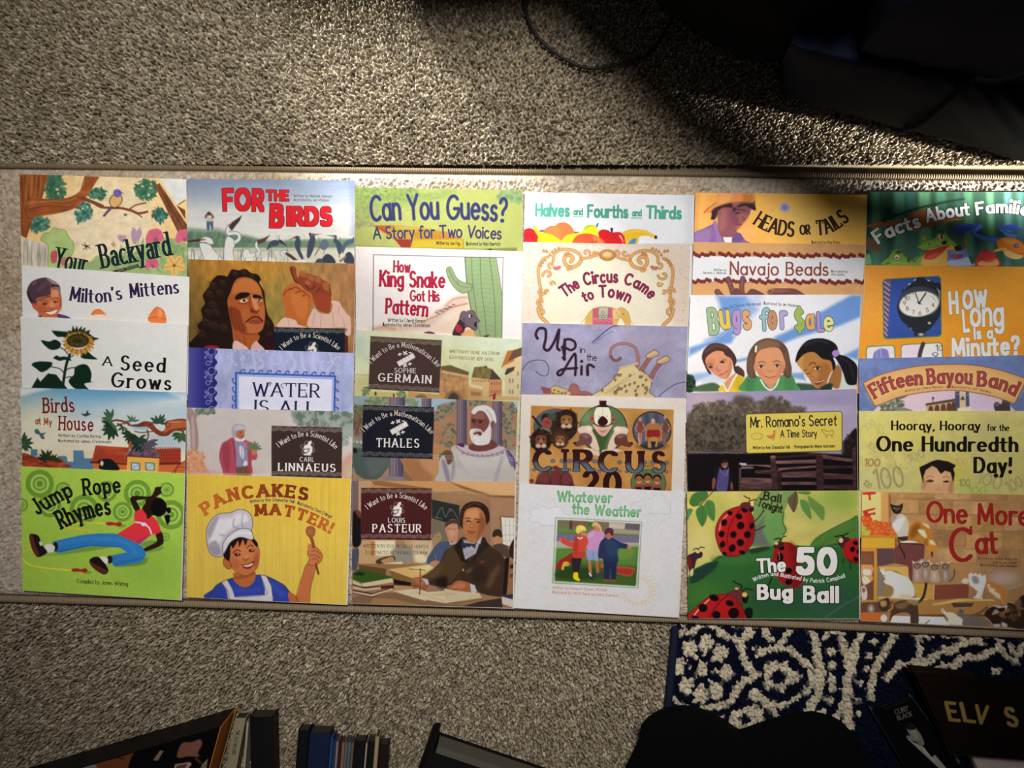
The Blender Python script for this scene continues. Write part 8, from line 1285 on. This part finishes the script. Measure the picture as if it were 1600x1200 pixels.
# ================================================================ navy and cream rug at the lower right
def rug():
    st = .00105
    c0 = world(1046, 975, .01); 
    xs = np.arange(world(1040, 1100, .01)[0] - .01, .80, st); ys = np.arange(-.66, world(1600, 960, .01)[1], st)
    X, Y = np.meshgrid(xs, ys)
    # back to photograph pixels at the pile height, to lay out the woven figure
    def pix(X, Y, z=.01):
        dz = z - CAMZ; yy = Y - CAMY; c, s = math.cos(PITCH), math.sin(PITCH)

        yc = yy * c + dz * s; zc = -yy * s + dz * c
        return 800 + FPX * X / -zc, 600 - FPX * yc / -zc
    PX, PY = pix(X, Y)
    top = np.interp(PX, [1050, 1750], [966, 997]) + 11; left = np.interp(PY, [960, 1060, 1100, 1300], [1062, 1053, 1049, 1034])
    Z, win, cx, cy, tx = tufts(X, Y, .0042, .0034, .0021, 1.2, .5, 21, .0035, .0055)
    qx, qy = pix(cx, cy)
    a = Art(qx, qy); a.bg('0c1122'); a.v(1040, 960, 4.444); K = 'c6baa2'
    L = lambda p, w: a.l(p, w, K)
    L('100 60 230 45 330 55 380 40', 26); L('120 135 190 125 270 70 320 70 370 120 430 165 520 180 560 150', 40); L('400 60 470 70 490 100', 28); L('550 60 600 130 560 160', 50); L('600 50 680 60 700 130 740 190', 50); L('860 60 860 130 820 190 790 240', 42)
    L('530 180 540 260 560 340 640 430', 52); L('640 430 520 500 480 580 400 640 300 650 220 690', 48); L('640 290 740 250 850 250 940 300 1010 390 1020 500 920 590 800 640 700 610 600 570', 44); L('620 240 650 260', 20); L('600 570 640 550 700 620 760 690 780 720', 44)
    a.p('680 370 740 335 800 345 860 340 870 390 960 440 910 480 850 500 820 560 760 520 700 530 690 440', K); a.e(790, 445, 58, 44, '0c1122')
    L('1000 80 1040 170 1060 280 1090 420 1070 550 1020 650 990 700', 54); L('1060 300 1080 540', 58); L('1220 110 1240 220 1280 330 1280 480 1260 620 1210 700 1160 770', 54); L('1270 470 1270 640 1280 800', 72); L('1400 100 1330 220 1290 300', 46); L('1600 150 1530 260 1480 360 1440 480 1430 600', 50); L('1330 260 1300 420', 50)
    for x, y, r in ((1125, 160, 32), (1155, 265, 34), (1160, 360, 32), (1165, 455, 34), (1165, 520, 30), (1135, 605, 32), (1100, 695, 28), (1455, 195, 30), (1425, 295, 28), (1405, 390, 26), (1360, 480, 28), (1345, 610, 22), (1345, 695, 24), (1480, 120, 20), (1510, 120, 26), (130, 70, 20), (1190, 130, 18)): a.e(x, y, r, r * .8, K)
    for i in range(8): t = i * .785 - 1.45; a.e(265 + 150 * math.cos(t) * (1.12 if abs(math.cos(t)) > .9 else 1), 390 + 185 * math.sin(t), 50, 58, K); a.l([[265 + 70 * math.cos(t), 390 + 95 * math.sin(t)], [265 + 130 * math.cos(t), 390 + 160 * math.sin(t)]], 22, K)
    a.e(265, 385, 70, 82, '0c1122'); a.e(262, 385, 42, 48, K); L('65 590 110 650 180 680', 40); L('330 730 370 740 400 735', 34); a.b('440 760 490 680 600 640 680 670 690 740 600 790 540 830 460 810', K); a.e(560, 740, 42, 40, '0c1122')
    L('1620 60 1700 80 1760 160 1800 100 1860 90', 40); a.v(1250, 940, 4.571); L('880 220 860 300 870 420 930 450', 46); L('930 240 1000 230 1150 250 1170 300 1120 340 1000 380 940 420', 60); a.e(1050, 300, 40, 32, '0c1122'); L('1170 300 1280 280 1310 310', 50); L('1040 470 1130 460 1160 410 1300 400 1430 330 1440 240', 50); L('1440 330 1490 400 1560 440', 44); L('620 560 700 480 800 450 900 450', 46); a.e(1410, 500, 34, 30, K); L('1520 340 1570 380 1600 320', 46); L('1030 460 1000 480', 30); L('520 540 620 420 720 250 800 215', 0.1); a.e(1560, 260, 24, 20, K)
    rs = np.random.RandomState(2)
    C = (lin(a.C) * rs.uniform(.75, 1.2, (cx.size, 1)))[win.ravel()]
    rim = np.clip((PX - left) / 8, 0, 1) * np.clip((PY - top) / 5, 0, 1)
    Z = np.maximum(Z, -.004) * rim + .0065 * np.minimum(1, rim * 3) + .0015
    keep = ((PX > left) & (PY > top))
    f = grid_faces(*X.shape)[:, ::-1]; ok = keep.ravel()[f].all(1); f = f[ok]
    used = np.unique(f); mp = np.zeros(X.size, int); mp[used] = np.arange(used.size)
    root = thing('area_rug', 'navy blue rug with cream floral and trellis pattern below the ladybug book', 'rug', (float(xs.mean()), float(ys.mean()), 0))
    mesh_obj('pile', np.stack([X, Y, Z], -1).reshape(-1, 3)[used], [mp[f]], M_PILE, root, C[used], True)
    yb = np.linspace(980, 1290, 60); P = world(np.interp(yb, [960, 1060, 1100, 1300], [1057, 1048, 1044, 1029]), yb, .006)
    tt = np.linspace(0, 2 * math.pi, 13)[:-1]
    V = np.stack([P[:, :1] + .0052 * np.cos(tt), np.repeat(P[:, 1:2], 12, 1), .0058 + .005 * np.sin(tt) + 0 * P[:, :1]], -1)
    i = np.arange(60 * 12).reshape(60, 12); j = np.roll(i, -1, 1)
    mesh_obj('edge_binding', V.reshape(-1, 3), [np.stack([i[:-1], j[:-1], j[1:], i[1:]], -1).reshape(-1, 4)], material('navy_binding', '141c30', .8, .2, .3, 900, .4), root, None, True)
rug()

def tube(name, P, r, mat, parent=None, sides=10):
    """round tube along points of the room"""
    P = np.asarray(P, float); T = np.gradient(P, axis=0); T /= np.linalg.norm(T, axis=1)[:, None]
    up = np.array([0, 0, 1.0]); A = np.cross(T, up); A /= np.linalg.norm(A, axis=1)[:, None] + 1e-9; B = np.cross(T, A)
    t = np.linspace(0, 2 * math.pi, sides + 1)[:-1]; r = np.broadcast_to(np.asarray(r, float), len(P))
    V = P[:, None] + r[:, None, None] * (A[:, None] * np.cos(t)[None, :, None] + B[:, None] * np.sin(t)[None, :, None])
    i = np.arange(len(P) * sides).reshape(-1, sides); j = np.roll(i, -1, 1)
    ends = np.array([list(range(sides)), list(range(len(P) * sides - 1, (len(P) - 1) * sides - 1, -1))])
    return mesh_obj(name, V.reshape(-1, 3), [np.stack([i[:-1], j[:-1], j[1:], i[1:]], -1).reshape(-1, 4), ends], mat, parent, None, True)

def cushion(name, outline, zp, z0, z1, mat, parent=None, edge=.6, wob=0, seed=1):
    """rounded upholstered mass: outline as seen at height zp, bulging between heights z0 and z1"""
    P = catmull(nums(outline), True, 8); A = world(P[:, 0], P[:, 1], zp)[:, :2]
    c = A.mean(0); R = []
    for t in np.linspace(0, 1, 26):
        ang = -math.pi / 2 + math.pi * t
        s = 1 - edge * .35 * (1 - abs(math.cos(ang)) ** edge); z = (z0 + z1) / 2 + (z1 - z0) / 2 * math.sin(ang)
        if t > .5: s = np.interp(t, [.5, .7, .85, 1], [1, 1 - .1 * edge, 1 - .42 * edge, .0])
        elif t < .5: s = np.interp(t, [0, .2, .5], [.0, .9, 1])
        R.append(np.column_stack([c + (A - c) * s, np.full(len(A), z)]))
    V = np.array(R)
    if wob:
        f = vnoise(V[..., 0], V[..., 1], wob * 6, wob * 6, seed); V[..., 2] += f * wob * np.linspace(0, 1, 26)[:, None]; V[..., 0] += vnoise(V[..., 1], V[..., 2], wob * 5, wob * 5, seed + 1) * wob * .5
    n = len(A); i = np.arange(26 * n).reshape(26, n); j = np.roll(i, -1, 1)
    return mesh_obj(name, V.reshape(-1, 3), [np.stack([i[:-1], j[:-1], j[1:], i[1:]], -1).reshape(-1, 4)], mat, parent, None, True)

# ================================================================ dark leather recliner at the upper right
def recliner():
    m = material('navy_leather', '070b18', .68, .05, .25, 60, .25)
    md = material('black_leather_side', '040405', .8, .03, .2, 80, .2)
    root = thing('recliner', 'dark navy leather recliner at the upper right with a rounded footrest and a seam', 'recliner', (.62, .62, 0))
    xs = np.linspace(0, 1, 90)
    lo = catmull(nums('1214 112 1220 140 1245 156 1300 172 1420 203 1510 227 1600 253 1680 270 1745 250 1775 200'), False, 12); hi = catmull(nums('1236 66 1262 72 1300 80 1345 88 1400 97 1470 112 1540 128 1630 140 1690 140 1730 120'), False, 12)
    def along(P, s):
        d = np.concatenate([[0], np.cumsum(np.hypot(*np.diff(P, axis=0).T))]); d /= d[-1]
        return np.stack([np.interp(s, d, P[:, 0]), np.interp(s, d, P[:, 1])], -1)
    a, b = along(lo, xs), along(hi, xs); rows = []
    for t in np.linspace(0, 1, 30):
        p = a * (1 - t) + b * t
        z = .03 + .22 * math.sin(t * math.pi / 2) ** .9
        crease = .0035 * np.sin((xs * 75 + t * 9)) * np.clip((xs - .42) * 5, 0, 1) * (t * (1 - t) * 4) + .003 * vnoise(xs * 3, np.full_like(xs, t * 2), .12, .3, 4)
        rows.append(world(p[:, 0], p[:, 1], z + crease))
    for k in range(1, 7): rows.append(rows[29] + np.array([.012 * k, .03 * k, -.012 * k * k * .6]))
    V = np.array(rows); n = len(xs)
    und = V[0] * [1, 1, 0] + [.03, .06, .012]; V = np.concatenate([und[None], V])
    mesh_obj('footrest', V.reshape(-1, 3), [grid_faces(len(V), n)], m, root, None, True)
    s = catmull(nums('1411 204 1442 189 1474 163 1497 140 1512 122'), False, 8); zz = .035 + .22 * np.sin(np.linspace(0, 1, len(s)) * math.pi / 2) ** .9
    tube('seam_piping', world(s[:, 0], s[:, 1], zz + .001), .0032, md, root)
    cushion('seat_cushion', '1330 60 1345 84 1400 95 1480 112 1600 134 1690 140 1760 60 1800 -160 1500 -200 1360 -100', .26, .22, .44, m, root, .8, .012, 3)
    cushion('unseen_shade_wing', '480 -62 560 -40 760 -34 1000 -40 1200 -30 1400 -60 1400 -330 900 -420 520 -330', .0, .06, .34, md, root, .25)  # unseen low mass added to cut off the streak light on the carpet
    cushion('unseen_shade_back', '985 -60 1030 -66 1300 -62 1600 -60 1760 -70 1760 -330 1300 -360 1000 -330', .0, .26, .58, md, root, .2)  # unseen tall mass, shaped to shade the carpet and recliner from the key
    cushion('armrest', '900 -160 985 -40 1060 36 1140 84 1212 104 1262 84 1330 30 1370 -60 1340 -220', .14, .10, .40, md, root, .7, .01, 5)
    cushion('base', '1080 -120 1130 20 1195 88 1216 128 1236 146 1330 150 1640 220 1720 0 1500 -200', .03, .012, .16, md, root, .5)
    g = catmull(nums('1520 124 1550 128 1580 122 1620 108'), False, 6); tube('cushion_piping', world(g[:, 0], g[:, 1], .335), .003, md, root)
recliner()

# ================================================================ power cord on the carpet
c = catmull(nums('812 -70 817 -20 823 22 833 46 850 68 876 88 902 102 925 107 950 104 982 96 1008 88 1026 70 1038 50 1052 20 1060 -40'), False, 10)
tag(tube('power_cord', world(c[:, 0], c[:, 1], .0062), .0021, material('black_rubber', '0b0b0c', .5, .3, .2, 300)), 'thin black cord curving across the carpet above the books', 'cord')

# ================================================================ things along the lower edge
def spine_book(label, x0, x1, y, col, h=.022, slope=-.08, name='paperback_book', text=None, tcol='2c2820'):
    """a book resting on its fore-edge with the spine up; x0, x1, y = the near end of the spine as seen in the photograph"""
    N = world([x0, x1], [y, y], h); Fp = world([x0 + slope * 150, x1 + slope * 150], [y + 150, y + 150], h)
    w = N[1] - N[0]; W_ = np.linalg.norm(w); w = w / W_; d = Fp[0] - N[0]; d = d / np.linalg.norm(d); L = .17
    ctr = (N[0] + N[1]) / 2 + d * L / 2
    root = thing(name, label, 'book', (ctr[0], ctr[1], 0), 'books resting spine-up in a row along the lower edge')
    m = material('cover_' + col, col, .55, .25, .12, 300); mp = material('shade_dark_page_edges', '3c372e', .9, .05, .3, 900); c = min(.0011, W_ * .18)  # page edges coloured dark, as if lying in shadow
    def at(u, v, z): return N[0] * [1, 1, 0] + w * u + d * v + np.array([0, 0, z])
    def box(nm, u0, u1, v0, v1, z0, z1, mat):
        q = [at(u0, v1, z0), at(u1, v1, z0), at(u1, v0, z0), at(u0, v0, z0)]
        return mesh_obj(nm, np.array(q + [p + [0, 0, z1 - z0] for p in q]), box_faces(4), mat, root)
    box('cover', 0, c, 0, L, .002, h - .001, m); box('cover', W_ - c, W_, 0, L, .002, h - .001, m)
    box('pages', c, W_ - c, .0015, L - .0015, .0035, h - .0015, mp)
    r = np.linspace(0, math.pi, 9); prof = [(W_ / 2 - W_ / 2 * math.cos(t), h - .0012 + min(.0016, W_ * .3) * math.sin(t)) for t in r]
    prof += [(u, z - .0009) for u, z in prof[::-1]]; n = len(prof)
    V = np.array([at(u, 0, z) for u, z in prof] + [at(u, L, z) for u, z in prof]); k = np.arange(n); k2 = np.roll(k, -1)
    mesh_obj('spine', V, [np.stack([k, k2, n + k2, n + k], -1), np.array([list(range(n))[::-1], list(range(n, 2 * n))])], m, root)
    if text:
        G = layout(text, [[0, 0], [34, 0]], 4.4, a=.1, b=.08); xs2 = np.arange(-3, 38, .2); ys2 = np.arange(-7, 4, .2); gx, gy = np.meshgrid(xs2, ys2)
        F, _ = glyph_field(G, gx, gy, 3); p, polys = iso_mesh(F, xs2, ys2, 0)
        P = np.array([at(W_ / 2 - (b + 2) / 1000, .016 + a / 1000, h + .0007) for a, b in p])
        mesh_obj('spine_lettering', P, polys, material('spine_print', tcol, .6, .2), root)
for a in (('cream book resting spine-up right of the orange box side, dark lettering down its spine', 367, 384, 1122, '94886c', .02, -.19, 'paperback_book', 'THE OLD RECORD'),
          ('very thin off-white book resting beside the cream book', 385, 388.5, 1128, 'a89e90', .02, -.08),
          ('broad black book right of the thin off-white book', 390, 426, 1120, '0c0b0d', .026, .02),
          ('black book resting left of the thick navy book', 466, 483, 1141, '0a0b10'),
          ('thick navy book in the row along the lower edge', 484, 516, 1145, '121c3a', .025),
          ('bright blue thin book right of the thick navy book', 516.5, 521, 1152, '20446e'),
          ('deep blue thin book right of the bright blue one', 521.5, 525, 1157, '24386c'),
          ('tan thin book right of the deep blue one', 525.5, 529, 1159, '8a7866'),
          ('dark brown thin book between the tan and the pink ones', 529.5, 534, 1160, '2c2620'),
          ('dull pink thin book in the row along the lower edge', 534.5, 538.5, 1161, '94605a'),
          ('grey thin book right of the dull pink one', 539, 543.5, 1160, '5c6060'),
          ('blue-grey thin book right of the grey one', 544, 548.5, 1160, '54626e'),
          ('brown thin book right of the blue-grey one', 549, 553, 1161, '6c5444'),
          ('black book between the brown thin book and the pale strip', 554, 571, 1158, '0d0d0f'),
          ('pale very thin book between two black ones', 571.5, 574, 1162, 'a09684'),
          ('black book left of the beige one in the row along the lower edge', 575, 586, 1159, '101012'),
          ('beige book near the right end of the row along the lower edge', 586.5, 592.5, 1151, 'a48c6c', .024),
          ('dark brown book at the right end of the row along the lower edge', 593, 607, 1163, '1a120c')):
    spine_book(*a)

def picture_box():
    """thick black picture box lying at the lower left: orange side, photographs printed on top"""
    root = thing('picture_box', 'black box with an orange side and brown photographs on top, lower left', 'box', tuple(world(200, 1190, 0)))
    base = world([369, 20, -40, 318], [1104, 1206, 1400, 1290], 0); h = .052
    T = base + [0, 0, h]; b = material('box_black_card', '0a090a', .5, .3, .2, 200); o = material('box_orange_card', 'c06a14', .6, .25, .15, 200)
    mesh_obj('tray', np.concatenate([base[::-1] + [0, 0, .002], T[::-1]]), box_faces(4), b, root)
    e1, e2 = base[0], base[3]; d = np.array([e1[1] - e2[1], -(e1[0] - e2[0]), 0]); d = d / np.linalg.norm(d) * .0012
    if d[0] < 0: d = -d
    V = np.array([e1 + [0, 0, .002], e2 + [0, 0, .002], e2 + d + [0, 0, .002], e1 + d + [0, 0, .002]]); V = np.concatenate([V, V + [0, 0, h]])
    mesh_obj('side_panel', V, box_faces(4), o, root); V2 = V.copy() + d; V2[:4, 2] = .003; V2[4:, 2] = .005
    mesh_obj('edge_trim', V2, box_faces(4), material('box_trim', 'a08c50', .6, .2), root)
    # printed top
    X, Y = np.meshgrid(np.arange(-20, 352, 1.0), np.arange(1100, 1300, 1.0))
    Q = np.array([800 + (w[0] * FPX) / (CAMZ - h) for w in T]); 
    a = Art(X, Y); a.bg('0a090a'); a.v(0, 1060, 3.2)
    a.b('400 440 470 400 560 360 640 300 690 290 680 350 655 400 640 450 640 520 380 520', '6e3c24', 1, 1.5); a.b('560 360 620 310 690 285 680 340 620 370', '4c3432', .9, 3); a.l('480 410 540 395 620 400', 8, '3a2014', .9); a.b('325 410 350 395 355 410 335 420', '8a6a5c'); a.b('345 430 375 425 370 460 340 460', '94846c'); a.b('400 440 470 430 480 460 400 480', '7c7c8c')
    a.p('765 410 800 360 818 362 790 410', '8a6a5c'); a.b('885 380 910 325 960 318 1000 305 1010 330 990 370 995 390 940 390 895 398', '7c5044', 1, 1.5); a.p('875 430 950 418 958 430 930 460 870 460', 'a89080'); a.p('885 436 938 426 925 450 880 450', '5c3c34'); a.l('980 400 1000 420', 14, '4c2c24'); a.p('1010 430 1040 400 1030 460 1000 460', '7c7050')
    P = world(X, Y, h + .0025)
    ins = inside(P[..., 0], P[..., 1], T[:, :2] * 1.0)
    f = grid_faces(*X.shape); f = f[ins.ravel()[f].all(1)]; u = np.unique(f); mp = np.zeros(X.size, int); mp[u] = np.arange(u.size)
    mesh_obj('printed_top', P.reshape(-1, 3)[u], [mp[f]], M_INK, root, lin(a.C)[u])
picture_box()

def lying_book():
    root = thing('hardback_book', 'black hardback book lying tilted on the carpet with grey page edges showing', 'book', tuple(world(760, 1200, 0)))
    blk = material('black_cloth_cover', '08080a', .7, .2, .2, 300); pg = material('grey_page_edges', '5a554a', .8, .1, .35, 700)
    o = world(680, 1140, 0); ux = world(858, 1200, 0) - o; L = np.linalg.norm(ux); ux /= L; vy = np.array([ux[1], -ux[0], 0]); L = .24
    if vy[1] > 0: vy = -vy
    def bx(nm, s0, s1, t0, t1, z0, z1, mat):
        q = np.array([o + ux * s + vy * t for s, t in ((s0, t0), (s1, t0), (s1, t1), (s0, t1))])
        if np.cross(q[1] - q[0], q[2] - q[1])[2] < 0: q = q[::-1]
        return mesh_obj(nm, np.concatenate([q * [1, 1, 0] + [0, 0, z0], q * [1, 1, 0] + [0, 0, z1]]), box_faces(4), mat, root)
    bx('back_cover', .0, L, .0, .17, .002, .0045, blk); bx('pages', .008, L - .004, .003, .166, .0046, .0318, pg); bx('front_cover', .0, L, .012, .17, .032, .0345, blk)
    a = np.linspace(math.pi / 2, 3 * math.pi / 2, 9); P = [(.004 + .010 * math.cos(t), .0183 + .0165 * math.sin(t)) for t in a]
    q0 = np.array([o + ux * s + vy * -.012 + [0, 0, z] for s, z in P]); q1 = np.array([o + ux * s + vy * .17 + [0, 0, z] for s, z in P]); n = len(P)
    mesh_obj('spine', np.concatenate([q0, q1]), [np.array([[k, k + 1, n + k + 1, n + k] for k in range(n - 1)]), np.array([list(range(n))[::-1], list(range(n, 2 * n))])], blk, root)
lying_book()

tag(cushion('black_cloth', '1000 1150 1006 1128 1024 1113 1062 1106 1102 1114 1138 1132 1160 1147 1190 1139 1222 1129 1262 1119 1298 1118 1326 1136 1348 1172 1380 1300 980 1300', .03, .010, .055, material('black_fabric', '050506', .95, .1, .3, 400, .4), None, .55, .01, 8), 'crumpled black cloth lying over the lower left of the blue rug', 'cloth')

def media_case(label, quad, z0, h, col, art, spine=None):
    root = thing('disc_case', label, 'disc case', tuple(world(*nums(quad).mean(0), z0)), 'disc cases on the blue rug')
    q = nums(quad); A = world(q[:, 0], q[:, 1], z0 + h)
    if np.cross(A[1] - A[0], A[2] - A[1])[2] < 0: A = A[::-1]
    lo = A.copy(); lo[:, 2] = z0; mid = A.copy(); mid[:, 2] = z0 + h - .0012
    mesh_obj('tray', np.concatenate([lo, mid]), box_faces(4), material('case_' + col, col, .4, .4, .2, 200), root)
    c = mid.mean(0); ins = c + (mid - c) * .985
    x0, y0 = q.min(0) - 2; x1, y1 = q.max(0) + 2
    X, Y = np.meshgrid(np.arange(x0, x1, .8), np.arange(y0, y1, .8)); a = Art(X, Y); art(a)
    P = world(X, Y, z0 + h - .0011); I = inside(P[..., 0], P[..., 1], ins[:, :2]); f = grid_faces(*X.shape); f = f[I.ravel()[f].all(1)]; u = np.unique(f); mp = np.zeros(X.size, int); mp[u] = np.arange(u.size)
    mesh_obj('cover_print', P.reshape(-1, 3)[u], [mp[f]], M_INK, root, lin(a.C)[u])
    g = bpy.data.materials.new('clear_plastic_lid'); g.use_nodes = True; b = g.node_tree.nodes['Principled BSDF']; b.inputs['Transmission Weight'].default_value = 1; b.inputs['Roughness'].default_value = .05; b.inputs['IOR'].default_value = 1.15; b.inputs['Base Color'].default_value = (.93, .97, .96, 1)
    if spine: mesh_obj('clear_edge', np.concatenate([(lo + mid) / 2 + (mid - c) * [.012, .012, 0], mid + (mid - c) * [.012, .012, 0] + [0, 0, .0004]]), [np.array([[k, (k + 1) % 4, 4 + (k + 1) % 4, 4 + k] for k in range(4)])], material('clear_case_edge', spine, .25, .5), root)

def art_a(a):
    a.bg('070709'); a.v(1300, 1020, 5.333)
    a.l('420 440 520 405 620 375', 7, '5a5040', .8); a.l('440 465 620 400', 4, '3c3830', .8)
    a.tr('CLINT', '530 512 640 478', 36, 'b8b0a0', .9, a=.06, b=.04, ser=.1); a.tr('BLACK', '550 562 670 522', 36, 'b0a898', .9, a=.06, b=.04, ser=.1)
    a.b('630 590 670 600 710 640 750 700 770 760 740 770 700 740 640 730 620 690 650 690 625 640', '7c746c'); a.b('640 620 680 630 720 700 700 720', '948c84', .8, 3); a.b('600 590 640 585 700 630 640 640', '0a0a0c', .9, 3); a.p('630 720 760 780 830 870 860 850 960 970 900 970', '9a948a'); a.l('760 800 850 900', 10, 'bcb4a8', .8)
def art_b(a):
    a.bg('1a0e07|0b0705|120a06'); a.n(.2, 10, 3); a.v(1300, 1020, 5.333)
    a.l('700 150 900 160 1200 180', 16, '4a3410', .5, 6)
    for ch, p in (('E', '972 556 1072 566'), ('L', '1095 564 1200 576'), ('V', '1185 578 1300 590'), ('S', '1455 600 1562 612')): a.tr(ch, p, 138, '8c733c', 1, a=.11, b=.1, p=6, sl=-.36 if ch != 'V' else -.05)
media_case('white-edged flat case lying under the dark brown case with gold letters', '1516 1176 1600 1186 1720 1200 1700 1290 1562 1290', .010, .012, '8a8078', lambda a: (a.bg('b0a8a0'), a.e(1600, 1185, 60, 10, 'b08c9c', .8, 10)))
media_case('black disc case with a pale figure on its cover, leftmost case on the rug', '1361 1107 1424 1087 1500 1190 1545 1290 1470 1290', .010, .012, '0a0a0c', art_a, '3c4c4c')
media_case('dark brown case with large gold letters on the blue rug', '1424 1045 1530 1057 1680 1075 1700 1204 1600 1189 1486 1180', .0225, .014, '120a06', art_b)
